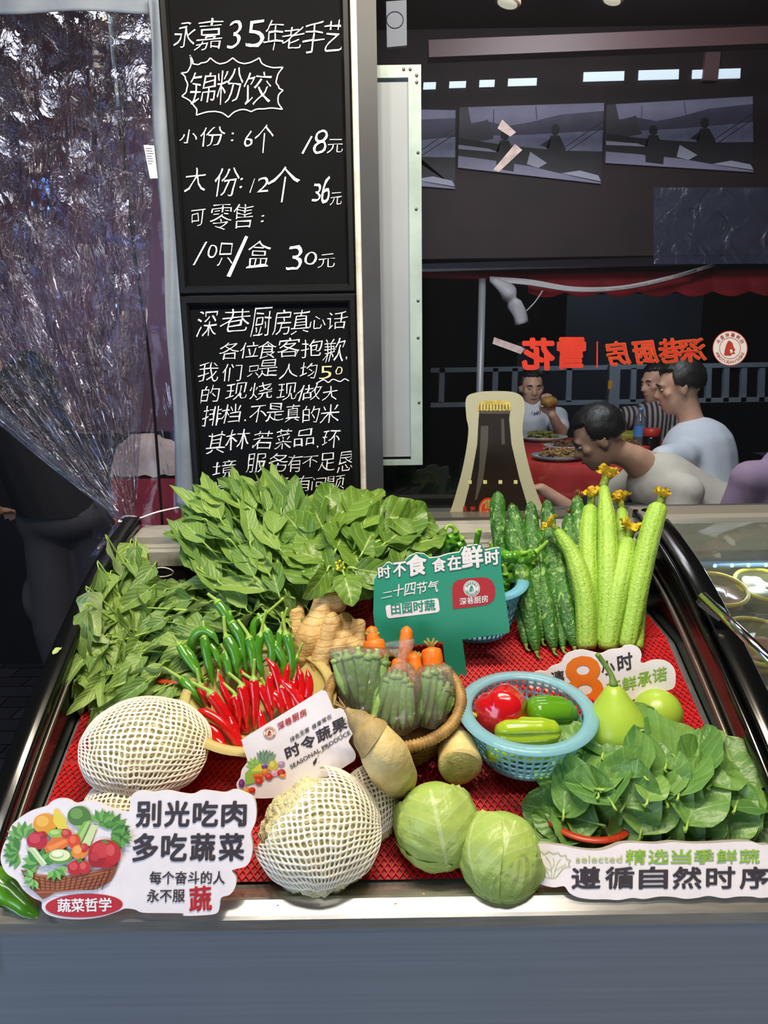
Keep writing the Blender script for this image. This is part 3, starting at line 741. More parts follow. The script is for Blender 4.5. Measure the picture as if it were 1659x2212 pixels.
nbowl(1552, 1272, .055, 1.09, 'yellow rimmed bowl of dark glossy meat beside the black rail', ('meat', 5, 'glossy dark meat slice in the yellow rimmed bowl beside the rail', 'meat', 'dark meat slices'), M_org, 3)
nbowl(1650, 1262, .055, 1.09, 'yellow rimmed bowl of white seafood pieces at the right edge', ('seafood', 6, 'white seafood piece in the rightmost yellow rimmed bowl', 'seafood', 'white seafood pieces'), M_squid, 5)
nbowl(1640, 1385, .066, 1.045, 'yellow rimmed bowl of pinkish brown meat below the steel handle', ('meat', 5, 'pinkish brown meat slice in the bowl below the handle', 'meat', 'pinkish meat slices'), M_meat, 9)
nbowl(1690, 1510, .066, .985, 'lowest yellow rimmed bowl, at the right edge behind curved glass', ('meat', 4, 'pale meat slice in the lowest yellow bowl', 'meat', 'pale meat slices'), mat('pale_meat', '#c7a78c', .4), 11)

p = onX(122, 1424, XL - .02); g = G(); g.leaf(p + Vector((0, -.01, .013)), (.2, .6, .25), (0, -.4, 1), .022, .012, .3, .2, .2)
tagit(obj('leaf_scrap', g, mat('leaf_scrap', '#a8b86a', .6)), 'small scrap of leaf stuck on the black left side rail', 'leaf scrap')
p = onY(352, 1240, 1.437); g = G(); n = 40; g.tube([p + Vector((math.cos(2 * PI * k / n) * .022, -.002 * math.sin(4 * PI * k / n), math.sin(2 * PI * k / n) * .010 + .004)) for k in range(n + 1)], .0016, 6, cap=False)
tagit(obj('rubber_ring', g, mat('white_plastic', '#e8e9ec')), 'thin white ring of cord lying below the back rail at the left', 'cord ring')
# ================================================================== BEYOND THE WINDOW
YP = 4.285
PP = Plane((0, YP, 2), (0, -1, 0))
M_ph = [mat('photo_sky', '#8d88a0', .6, col2='#74708a', ns=3), mat('photo_hill', '#4b4860', .6, col2='#3f3c52', ns=9), mat('photo_water', '#7d7f9a', .5, col2='#6a6a86', ns=12), mat('photo_dark', '#14121a', .6, col2='#1e1b24', ns=10),
        mat('photo_mid', '#38353f', .6), mat('photo_pale', '#a09fb0', .6)]
def mural(quad, label, crop=0.0):
    tl, tr, br, bl = quad
    def U(u, v):  # unit picture coordinates, v down
        u = (u - crop) / (1 - crop); u = min(max(u, 0.0), 1.0)
        a = (tl[0] + (tr[0] - tl[0]) * u, tl[1] + (tr[1] - tl[1]) * u); b = (bl[0] + (br[0] - bl[0]) * u, bl[1] + (br[1] - bl[1]) * u)
        return (a[0] + (b[0] - a[0]) * v, a[1] + (b[1] - a[1]) * v)
    t = obj('wall_photo', slab(PP, [tl, tr, br, bl], .01, smoothit=False), M_ph[0], smooth=False); tagit(t, label, 'photo', 'boat photos on the back wall')
    g = G(); S = lambda pts, m, off: shape2(g, PP, [U(*p) for p in pts], M_ph[m], off)
    S([(0, .3), (.18, .22), (.34, .3), (.5, .24), (.7, .14), (1, .1), (1, .36), (0, .5)], 1, .001)
    S([(0, .48), (.5, .42), (1, .34), (1, .75), (0, .8)], 2, .0016)
    S([(0, .0), (.06, 0), (.09, .3), (.2, .2), (.24, .5), (0, .62)], 4, .0022)
    S([(0, .50), (.2, .56), (.45, .6), (.72, .62), (1, .6), (1, .98), (.8, .94), (.5, .86), (.2, .82), (0, .8)], 3, .0028)
    S([(0, .62), (.25, .66), (.28, .7), (.0, .69)], 5, .0034); S([(.5, .66), (.62, .8), (.56, .88), (.48, .84)], 5, .0034); S([(.72, .92), (.85, .86), (.98, .9), (1, .97)], 5, .0036)
    for c in ((.32, .44), (.67, .34)):
        S([(c[0] + .03 * math.cos(a), c[1] + .08 * math.sin(a)) for a in [k * .524 for k in range(12)]], 3, .004)
        S([(c[0] - .03, c[1] + .08), (c[0] + .03, c[1] + .08), (c[0] + .075, c[1] + .25), (c[0] + .07, c[1] + .52), (c[0] - .05, c[1] + .5), (c[0] - .055, c[1] + .24)], 3, .0042)
        S([(c[0] - .03, c[1] + .12), (c[0] - .1, c[1] + .22), (c[0] - .04, c[1] + .26)], 3, .0042)
    for a, b in (((.72, .6), (1, .22)), ((.76, .62), (1, .3)), ((.24, .05), (.24, .5)), ((.53, .02), (.54, .2))):
        stroke2(g, PP, [U(*a), U(*b)], 1.5, M_ph[4], .0046)
    obj('print', g, None, t, smooth=False)
mural([(880, 236), (984, 238), (983, 408), (880, 400)], 'dim boat photo, leftmost, half hidden by the framed panel', 0.68)
mural([(992, 232), (1305, 222), (1298, 397), (989, 362)], 'dim photo of two figures in a boat, the middle photo of the wall')
mural([(1311, 226), (1626, 208), (1628, 372), (1308, 352)], 'dim boat photo with a glare patch, rightmost on the back wall')
# lit slots above the photos
M_slot = mat('slot_light', '#dbe6ee', .5, emit=1.0)
slots = [(915, 178, 942, 193), (971, 176, 1007, 190), (1036, 173, 1069, 188), (1098, 170, 1160, 186), (1261, 156, 1349, 176), (1380, 152, 1467, 173), (1496, 151, 1525, 170), (1546, 149, 1600, 170)]
for k, (x0, y0, x1, y1) in enumerate(slots):
    r = -(x1 - x0) * .028
    g = slab(PP, [(x0, y0), (x1, y0 + r), (x1 - 1, y1 + r), (x0 - 1, y1)], .006, smoothit=False)
    tagit(obj('light_slot', g, M_slot, smooth=False), '%s lit white slot from the left in the row above the photos' % ORD[k], 'light slot', 'lit slots above the photos')
g = G(); g.bar(onY(925, 112, 3.6), onY(1750, 78, 3.6), .07, .07); tagit(obj('ceiling_beam', g, mat('beam', '#4a3032', .5), smooth=False), 'dull maroon beam crossing the ceiling above the lit slots', 'beam')
g = G(); g.bar(onY(1540, 100, 4.28), onY(1532, 176, 4.28), .08, .03, (0, 1, 0)); tagit(obj('hanging_bracket', g, mat('bracket_pink', '#6c4e50', .6), smooth=False), 'pale bracket hanging between the last two lit slots', 'bracket')
for px, py, r, lb in ((1096, 8, 26, 'round cream lamp reflection modelled above the middle photo, left one'), (1322, 2, 22, 'round cream lamp reflection modelled at the top edge, right one')):  # stall spots mirrored in the pane, modelled as solid glowing discs
    c = onY(px, py, 2.9); rr = r / FPX * 2.7; t = thing('lamp_reflection', lb, 'lamp reflection', c, 'round lamp reflections')
    T = Matrix.Rotation(.25, 3, 'Y')
    g = G(); g.lathe(c, [(rr * 1.0, 0), (rr * 1.05, .008), (rr * .9, .03), (rr * .5, .04)], 28, None, T, cap=True); obj('housing', g, mat('reflected_cream', '#b79f86', .5), t)
    g = G(); g.lathe(c, [(rr * .02, -.002), (rr * .8, -.001), (rr * .84, .002)], 28, None, T, cap=True); obj('lens', g, mat('reflected_lens', '#efe2c4', .5, emit=.8), t)
g = slab(Plane((0, 1.75, 2), (0, -1, 0)), [(834, 3), (878, 0), (879, 98), (836, 102)], .012, smoothit=False)
t = obj('wall_plate', g, mat('plate_grey', '#a9a3ac', .5), smooth=False); tagit(t, 'pale square plate with a ring mark at the top beside the post', 'plate')
g = G(); ring2(g, Plane((0, 1.75, 2), (0, -1, 0)), 853, 43, 17, 19, mat('ink', '#26262a')); obj('ring_mark', g, None, t, smooth=False)
# window glare at right, modelled as an added translucent sheet
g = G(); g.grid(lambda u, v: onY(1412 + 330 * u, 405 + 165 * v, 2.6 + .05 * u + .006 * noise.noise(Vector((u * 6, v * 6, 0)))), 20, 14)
tagit(obj('glare_sheet', g, glassmat('glare_film', '#b9bed2', .12, .12, .22, .8, 12, .02, '#7d86a8')), 'bluish window glare shaped as a crinkled sheet, under the right photo', 'sheet')
# awning
M_awn = mat('awning_red', '#b5262e', .7, col2='#96202a', ns=5)
YA = 4.6
def valance():
    g = G(); n = 96
    top = [onY(1140 + 560 * i / n, 588 - 8 * i / n, YA) for i in range(n + 1)]
    bot = [onY(1140 + 560 * i / n, 632 - 4 * i / n + 11 * abs(math.sin(i / n * PI * 7)), YA - .02) for i in range(n + 1)]
    k = len(g.v); g.v += top + bot
    for i in range(n): g.face((k + i, k + i + 1, k + n + 2 + i, k + n + 1 + i))
    g.poly([onY(905, 584, YA), onY(1140, 588, YA), onY(1140, 606, YA), onY(905, 600, YA)])
    return modmesh(g, [('SOLIDIFY', {'thickness': .004})])
aw = thing('awning', 'red awning with a scalloped edge above the diners', 'awning', onY(1300, 610, YA))
obj('valance', valance(), M_awn, aw)
g = G(); g.bar(onY(890, 580, 4.5), onY(1720, 556, 4.5), .045, .045); obj('crossbar', g, mat('pole_grey', '#a7a9ad', .45, .3), aw, smooth=False)
g = G(); p = onY(1042, 602, 4.5); g.tube([p, Vector((p.x - .02, 4.5, .33))], .022, 10); obj('pole', g, mat('pole_grey', '#a7a9ad'), aw)
M_cable = mat('white_cable', '#c9c5c4', .5)
g = G()
for k in range(3): g.tube(catmull([onY(1058, 600 + k * 3, 4.46), onY(1142, 606 + k * 4, 4.46), onY(1240, 622 + k * 3, 4.46), onY(1340, 620 + k * 2, 4.46), onY(1440, 600 + k * 2, 4.46), onY(1545, 570 + k, 4.46)], 40), .008, 6)
g.tube(catmull([onY(1172, 628, 4.46), onY(1156, 652, 4.46), onY(1135, 674, 4.46)], 12), .004, 5)
tagit(obj('cable', g, M_cable), 'white cable bundle sagging along the red awning', 'cable')
g = G(); g.tube(catmull([onY(1062, 603, 4.46), onY(1095, 630, 4.44), onY(1108, 650, 4.44), onY(1119, 672, 4.44), onY(1126, 700, 4.44)], 20), [(0, .02), (.3, .05), (.5, .03), (.55, .045), (1, .04)], 10, mod=lambda u, a: 1 + .15 * math.sin(3 * a + 9 * u))
tagit(obj('lamp_holder', g, mat('wrap_white', '#b5b3b8', .5)), 'white wrapped lamp holder dangling from the awning cable', 'lamp holder')
# tape strips on the glass
M_tape = mat('tape', '#b9aeb4', .35, col2='#94888f', ns=40, clear=.25)
PG = Plane((0, 1.688, 1.6), (0, -1, 0)); zw = zoomer(830, 0, .4997); zx = zoomer(830, 560, .4997)
for pts, lb in (([(490, 555), (510, 517), (570, 572), (545, 590)], 'short piece of clear tape, topmost on the window'), ([(565, 622), (597, 648), (497, 742), (470, 735)], 'longer slanted piece of clear tape below the topmost piece')):
    g = slab(PG, [zw(*p) for p in pts], .0004, smoothit=False); tagit(obj('tape', g, M_tape, smooth=False), lb, 'tape')
g = slab(PG, [zx(475, 337), (zx(612, 385)), zx(590, 410), zx(468, 365)], .0004, smoothit=False); tagit(obj('tape', g, M_tape, smooth=False), 'piece of clear tape beside the red mirrored lettering', 'tape')
# street fence
FY = 8.0; M_fence = mat('fence_white', '#dfe2e4', .5, .1)
fn = thing('street_fence', 'white street railing behind the diners', 'fence', onY(1300, 1000, FY))
g = G()
for r0 in (797, 872): g.bar(onY(930, r0 + 3, FY), onY(1800, r0 - 12, FY), .05, .05)
obj('rail', g, M_fence, fn, smooth=False)
for px in (955, 1070, 1112, 1229, 1368, 1530, 1568, 1606, 1645):
    a, b = onY(px, 795, FY), onY(px - 2, 868, FY); g = G(); g.bar(a, b, .06, .05, (0, 1, 0)); obj('baluster', g, M_fence, fn, smooth=False)
a, b = onY(1326, 786, FY - .02), onY(1322, 892, FY - .02); g = G(); g.bar(a, b, .12, .1, (0, 1, 0)); p_ = obj('post', g, M_fence, fn, smooth=False)
a, b = onY(1318, 822, FY - .1), onY(1317, 840, FY - .1); g = G(); g.bar(a, b, .035, .02, (0, 1, 0)); obj('yellow_reflector', g, mat('reflector', '#d08a1c', .4, emit=.4), p_, smooth=False)
g = G(); g.box((onY(1225, 640, 9).x, 9, 1.752), (onY(1520, 640, 9).x, 10.5, 2.3)); g.box((onY(1120, 640, 9).x, 9, .02), (onY(1520, 640, 9).x, 10.5, 1.75))
tagit(obj('parked_van', g, mat('van_grey', '#3d424c', .5, col2='#2b2f37', ns=1), smooth=False), 'dim grey van parked beyond the street railing', 'van')
light('street_light', 'AREA', (3.0, 6.8, 3.2), 14, (.75, .85, 1), .6, (2.2, 8.2, 1.2))

# ------------------------------------------------------------------ people
M_skin = mat('skin', '#d2a78c', .5, col2='#c4967c', ns=8, sss=.1)
M_hair = mat('black_hair', '#100e0e', .5, col2='#1c1918', ns=40, bump=.15, bs=90, aniso=(1, .25, .4))
def caps(parts, voxel=.011, it=6):
    g = G()
    for p in parts:
        if p[0] == 'c':
            _, a, ra, b, rb = p; a = Vector(a); b = Vector(b); L_ = (b - a).length; d = (b - a) / max(L_, 1e-6); path = []; rs = []
            for k in range(5): an = PI / 2 * k / 4; path.append(a - d * ra * math.cos(an)); rs.append(max(ra * math.sin(an), ra * .05))
            for k in range(1, 4): path.append(a.lerp(b, k / 4)); rs.append(ra + (rb - ra) * k / 4)
            for k in range(5): an = PI / 2 * k / 4; path.append(b + d * rb * math.sin(an)); rs.append(max(rb * math.cos(an), rb * .05))
            n = len(path); g.tube(path, lambda t: rs[min(n - 1, round(t * (n - 1)))], 14)
        else:
            _, c, r, mt = p; g.ell(c, r, None, mt, 20, 14)
    return modmesh(g, [('REMESH', {'mode': 'VOXEL', 'voxel_size': voxel}), ('SMOOTH', {'factor': .5, 'iterations': it})])
def basis(f, u):
    f = Vector(f).normalized(); u = Vector(u); u = (u - f * u.dot(f)).normalized(); r = f.cross(u)
    return Matrix((r, f, u)).transposed()      # columns right, forward, up
def head_parts(c, B, s=1.0):
    c = Vector(c); P = lambda x, y, z: c + B @ (Vector((x, y, z)) * s)
    out = [('e', P(0, -.012, .03), (.074 * s, .093 * s, .088 * s), B), ('e', P(0, .022, -.035), (.058 * s, .066 * s, .082 * s), B), ('e', P(0, .05, -.085), (.032 * s, .032 * s, .028 * s), B),
           ('e', P(0, .074, .028), (.052 * s, .016 * s, .014 * s), B), ('c', P(0, .082, .014), .009 * s, P(0, .102, -.022), .0135 * s), ('e', P(.012, .092, -.026), (.009 * s, .011 * s, .008 * s), B), ('e', P(-.012, .092, -.026), (.009 * s, .011 * s, .008 * s), B),
           ('e', P(0, .080, -.054), (.025 * s, .012 * s, .008 * s), B), ('e', P(0, .079, -.066), (.021 * s, .012 * s, .008 * s), B),
           ('e', P(.042, .055, -.012), (.024 * s, .022 * s, .022 * s), B), ('e', P(-.042, .055, -.012), (.024 * s, .022 * s, .022 * s), B)]
    for sx in (-1, 1):
        out += [('e', P(sx * .076, -.008, -.002), (.010 * s, .020 * s, .032 * s), B), ('e', P(sx * .080, -.016, .010), (.008 * s, .014 * s, .020 * s), B)]
    return out, P
def hair_shape(P, B, s, low=-.02, front=.055, seed=0, spike=.012):
    """cap of hair over the skull with a fringe, nape and short uneven tips"""
    g = G()
    def fn(d):
        q = 1.0 + spike * 2.2 * noise.noise(d * 4 + Vector((seed, 0, 0))) + .018 * noise.noise(Vector((d.x * 26, d.y * 5, d.z * 9)))
        lim = low + (.07 * max(0, d.y) * 1.0 + .030 * max(0, abs(d.x) - .5) * (1 if d.y > -.3 else 0))
        if d.z * .1 < lim - .03 + .0: q *= .80
        elif d.y > .45 and d.z < .52: q *= .82
        return q
    g.ico(P(0, -.016, .036), (.088 * s, .106 * s, .102 * s), 5, fn, None, B)
    return g
def face_bits(t, body, P, B, s, eyes=True):
    for sx in (-1, 1):
        g = G(); g.ell(P(sx * .031, .0765, .008), (.011 * s, .008 * s, .0042 * s), None, B, 10, 8); e = obj('eye', g, mat('eye_white', '#cfc8c0', .3), t)
        g = G(); g.ell(P(sx * .031, .0832, .008), (.0045 * s, .002 * s, .0040 * s), None, B, 8, 6); obj('iris', g, mat('iris', '#1b1210', .2), e)
        g = G(); g.tube([P(sx * .016, .088, .026), P(sx * .03, .089, .031), P(sx * .048, .079, .027)], [(0, .003 * s), (.5, .0042 * s), (1, .002 * s)], 6); obj('eyebrow', g, M_hair, t)
    g = G(); g.tube([P(-.022, .081, -.060), P(0, .0925, -.058), P(.022, .081, -.060)], [(0, .002), (.5, .0045 * s), (1, .002)], 6); obj('lips', g, mat('lips', '#8a4a44', .5), t)
def hand(wrist, d, palm_n, s=1.0, curl=.6, side=1):
    """palm, four unequal curled fingers, thumb from the side of the palm"""
    B = basis(d, palm_n); w = Vector(wrist); P = lambda x, y, z: w + B @ (Vector((x * side, y, z)) * s)
    out = [('e', P(0, .045, 0), (.040 * s, .050 * s, .016 * s), B)]
    for k, (x, L_) in enumerate(((-.030, .062), (-.010, .072), (.010, .068), (.029, .052))):
        a = P(x, .085, 0); y1 = .085 + L_ * .45 * math.cos(curl * .5); z1 = -L_ * .45 * math.sin(curl * .5)
        b = P(x * 1.05, y1, z1); c = P(x * 1.02, y1 + L_ * .33 * math.cos(curl * 1.5), z1 - L_ * .33 * math.sin(curl * 1.5))
        e = P(x, y1 + L_ * .33 * math.cos(curl * 1.5) + L_ * .25 * math.cos(curl * 2.3), z1 - L_ * .33 * math.sin(curl * 1.5) - L_ * .25 * math.sin(curl * 2.3))
        out += [('c', a, .0095 * s, b, .009 * s), ('c', b, .009 * s, c, .0082 * s), ('c', c, .0082 * s, e, .0072 * s)]
    out += [('c', P(-.030, .022, -.004), .013 * s, P(-.056, .050, -.016), .011 * s), ('c', P(-.056, .050, -.016), .011 * s, P(-.052, .080, -.032), .009 * s)]
    return out
def tee(parts, voxel=.012): return caps(parts, voxel, 8)
def person(label, base, body, clothes, group=None):
    t = thing('person', label, 'person', base, group); obj('body', caps(body, .0095, 5), M_skin, t)
    for nm, parts, m in clothes: obj(nm, tee(parts), m, t)
    return t
DZ = .33   # height of the dining floor
def seated(label, hc, hf, hu, neck, sh_l, sh_r, hip, knee_dir, arms, shirt, pants, fat=1.0, hair_seed=1, face=True, hs=1.0, seat=.78):
    """hc head centre, hf facing, hu head up; sh_* shoulders; arms: list of (shoulder, elbow, wrist, hand_dir, palm_n, side)"""
    hc, neck, sh_l, sh_r, hip = map(Vector, (hc, neck, sh_l, sh_r, hip)); B = basis(hf, hu); hp, P = head_parts(hc, B, hs)
    mid = (sh_l + sh_r) / 2; kd = Vector(knee_dir).normalized(); sd = (sh_r - sh_l).normalized()
    hl, hr = hip - sd * .09, hip + sd * .09
    kl, kr = hl + kd * .42 - sd * .06, hr + kd * .42 + sd * .06; kl.z = kr.z = hip.z + .03
    al, ar = Vector((kl.x, kl.y, DZ + .09)), Vector((kr.x, kr.y, DZ + .09))
    body = hp + [('c', P(0, -.02, -.05), .052, neck, .055), ('c', neck, .06, mid, .085), ('c', mid, .12 * fat, hip.lerp(mid, .4), .125 * fat), ('c', hip.lerp(mid, .4), .125 * fat, hip, .13 * fat), ('c', sh_l, .06, sh_r, .06),
                 ('c', hl, .085, kl, .06), ('c', hr, .085, kr, .06), ('c', kl, .058, al, .04), ('c', kr, .058, ar, .04), ('c', al, .04, al + kd * .14 - Vector((0, 0, .04)), .03), ('c', ar, .04, ar + kd * .14 - Vector((0, 0, .04)), .03)]
    sleeves = []
    for (s, e, w, hd, pn, sdn) in arms:
        s, e, w = Vector(s), Vector(e), Vector(w); body += [('c', s, .05, e, .04), ('c', e, .041, w, .028)] + hand(w, hd, pn, 1.0, .7, sdn); sleeves.append(('c', s, .068, s.lerp(e, .62), .066))
    f2 = fat * 1.12
    shirt_parts = [('c', neck.lerp(mid, .45), .075, mid, .1), ('c', mid, .135 * fat, hip.lerp(mid, .4), .14 * fat * 1.02), ('c', hip.lerp(mid, .4), .143 * fat, hip + Vector((0, 0, .02)), .15 * fat), ('c', sh_l, .074, sh_r, .074)] + sleeves
    pant_parts = [('c', hl, .108, kl, .078), ('c', hr, .108, kr, .078), ('c', hl, .12, hr, .12), ('c', kl, .078, al, .06), ('c', kr, .078, ar, .06)]
    t = person(label, (hip.x, hip.y, DZ), body, [('shirt', shirt_parts, shirt), ('trousers', pant_parts, pants)])
    obj('hair', hair_shape(P, B, hs, seed=hair_seed), M_hair, t)
    if face: face_bits(t, None, P, B, hs)
    # stool under the hips
    st = thing('stool', 'dark plastic stool under the %s' % label.split(' with ')[0].split(' in ')[0].replace('person ', 'person '), 'stool', (hip.x, hip.y, DZ)); st['label'] = 'dark stool under the ' + label.replace(' hair bowed over a plate,', '').replace(' seen from behind at the right of the table', '').replace(' facing us, hand raised with food', '')
    g = G(); top = hip.z - .155; g.lathe((hip.x, hip.y, top), [(.001, 0), (.15, 0), (.16, -.01), (.16, -.03), (.001, -.03)], 24); obj('seat', g, mat('stool_dark', '#22252e', .5), st)
    for a in range(4):
        an = PI / 4 + a * PI / 2; g = G(); g.tube([Vector((hip.x + .12 * math.cos(an), hip.y + .12 * math.sin(an), top - .02)), Vector((hip.x + .16 * math.cos(an), hip.y + .16 * math.sin(an), DZ))], .016, 8); obj('leg', g, mat('stool_dark', '#22252e'), st)
    return t, P, B
M_wt = mat('white_tee', '#d5d8de', .8, bump=.2, bs=14); M_bt = mat('beige_tee', '#cdc5b8', .8, bump=.2, bs=14); M_blt = mat('pale_blue_tee', '#c8ced8', .8, bump=.25, bs=12)
M_pant = mat('dark_trousers', '#1c1e26', .8); M_lil = mat('lilac_tee', '#a58aa6', .8)
def stripes():
    m = mat('striped_shirt', '#8d8585', .8); nt = m.node_tree; N = nt.nodes; L = nt.links; w = N.new('ShaderNodeTexWave'); w.inputs['Scale'].default_value = 12; w.inputs['Distortion'].default_value = 1
    tc = N.new('ShaderNodeTexCoord'); L.new(tc.outputs['Object'], w.inputs['Vector']); r = N.new('ShaderNodeValToRGB'); r.color_ramp.elements[0].color = lin('#2a2628'); r.color_ramp.elements[1].color = lin('#9a9292')
    r.color_ramp.elements[0].position = .4; r.color_ramp.elements[1].position = .6; L.new(w.outputs['Fac'], r.inputs[0]); L.new(r.outputs[0], N['Principled BSDF'].inputs['Base Color']); return m
TZ = 1.06; TC = Vector((1.16, 3.86, TZ))
# facing man
hc = atD(1148, 838, 4.75); nk = hc + Vector((0, .02, -.15)); sl, sr = nk + Vector((.19, .02, -.05)), nk + Vector((-.17, .03, -.06)); hp_ = Vector((hc.x + .03, hc.y + .2, DZ + .5))
el = atD(1212, 935, 4.55); wr = atD(1192, 895, 4.42)
p1, P1h, B1h = seated('person in a white tee facing us, hand raised with food', hc, (.03, -1, -.12), (0, 0, 1), nk, sr, sl, hp_, (0, -1, 0),
    [(sl, el, wr, (-.35, -.1, 1), (-.2, -1, 0), 1), (sr, atD(1075, 945, 4.5), atD(1085, 960, 4.3), (.3, -1, .1), (0, 0, 1), 1)], M_wt, M_pant, 1.1, 3)
g = G(); q = P1h(0, .09, -.215); PLs = Plane(q + Vector((0, -.045, 0)), (0, -1, .05)); write(g, PLs, '°ᴀʀᴛ', (1148, 898), (1170, 892), (1147, 890), mat('ink', '#26262a'), .02)
obj('shirt_print', g, None, p1, smooth=False)
hpos = atD(1186, 868, 4.36); g = G(); g.ico(hpos, (.05, .03, .035), 3, lambda d: 1 + .3 * noise.noise(d * 3)); tagit(obj('bread_piece', g, mat('bun', '#b58a3c', .6, col2='#8a5f22', ns=30)), 'brown piece of food held by the facing person in white', 'food')
# near man bowed over the table
hc = atD(1292, 948, 2.92); nk = hc + Vector((.155, .01, -.085)); mid = nk + Vector((.12, .02, -.10))
sl, sr = mid + Vector((-.02, .19, -.01)), mid + Vector((.05, -.15, -.02)); hp_ = Vector((mid.x + .26, mid.y + .03, DZ + .52))
seated('person with short black hair bowed over a plate, in a beige tee', hc, (-1, .18, -.55), (-.42, .0, .9), nk, sl, sr, hp_, (-1, .2, 0),
    [(sl, sl + Vector((-.22, .05, -.2)), sl + Vector((-.42, .06, -.06)), (-1, 0, .1), (0, 0, 1), -1), (sr, sr + Vector((-.06, -.05, -.26)), sr + Vector((-.24, -.02, -.2)), (-1, .1, .2), (0, 0, 1), 1)], M_bt, M_pant, 1.05, 9, hs=1.06)
# right man, back half turned
hc = atD(1467, 838, 3.2); nk = hc + Vector((.06, -.02, -.16)); mid = nk + Vector((.03, -.02, -.10)); sl, sr = mid + Vector((-.14, -.14, -.03)), mid + Vector((.14, .14, -.03)); hp_ = Vector((mid.x + .05, mid.y - .02, DZ + .42))
seated('person in a pale blue tee seen from behind at the right of the table', hc, (-1, .25, -.2), (-.1, 0, 1), nk, sr, sl, hp_, (-1, .5, 0),
    [(sl, atD(1412, 998, 2.98), atD(1372, 975, 2.98), (-1, .1, .3), (0, 0, 1), -1), (sr, sr + Vector((-.2, .1, -.22)), sr + Vector((-.42, .0, -.1)), (-1, 0, .2), (0, 0, 1), 1)], M_blt, M_pant, 1.22, 4)
# striped person behind
hc = atD(1418, 828, 4.3); nk = hc + Vector((.02, .02, -.15)); sl, sr = nk + Vector((.14, -.06, -.06)), nk + Vector((-.15, .08, -.06)); hp_ = Vector((hc.x + .04, hc.y + .1, DZ + .48))
seated('person in a striped shirt behind the pale blue tee', hc, (-1, -.35, -.15), (0, 0, 1), nk, sr, sl, hp_, (-1, -.3, 0),
    [(sl, sl + Vector((-.05, -.08, -.26)), sl + Vector((-.2, -.14, -.14)), (-1, 0, .4), (0, 0, 1), 1)], stripes(), M_pant, .95, 6)
# lilac shoulder at right edge
hc = atD(1745, 900, 2.6); nk = hc + Vector((.0, .0, -.16)); sl, sr = nk + Vector((-.19, 0, -.07)), nk + Vector((.19, 0, -.07)); hp_ = Vector((hc.x - .02, hc.y, DZ + .38))
seated('person in a lilac tee cut off by the right edge', hc, (0, 1, 0), (0, 0, 1), nk, sl, sr, hp_, (0, 1, 0),
    [(sl, sl + Vector((-.06, .05, -.28)), sl + Vector((-.02, .28, -.28)), (0, 1, 0), (0, 0, 1), -1)], M_lil, M_pant, 1.15, 2)
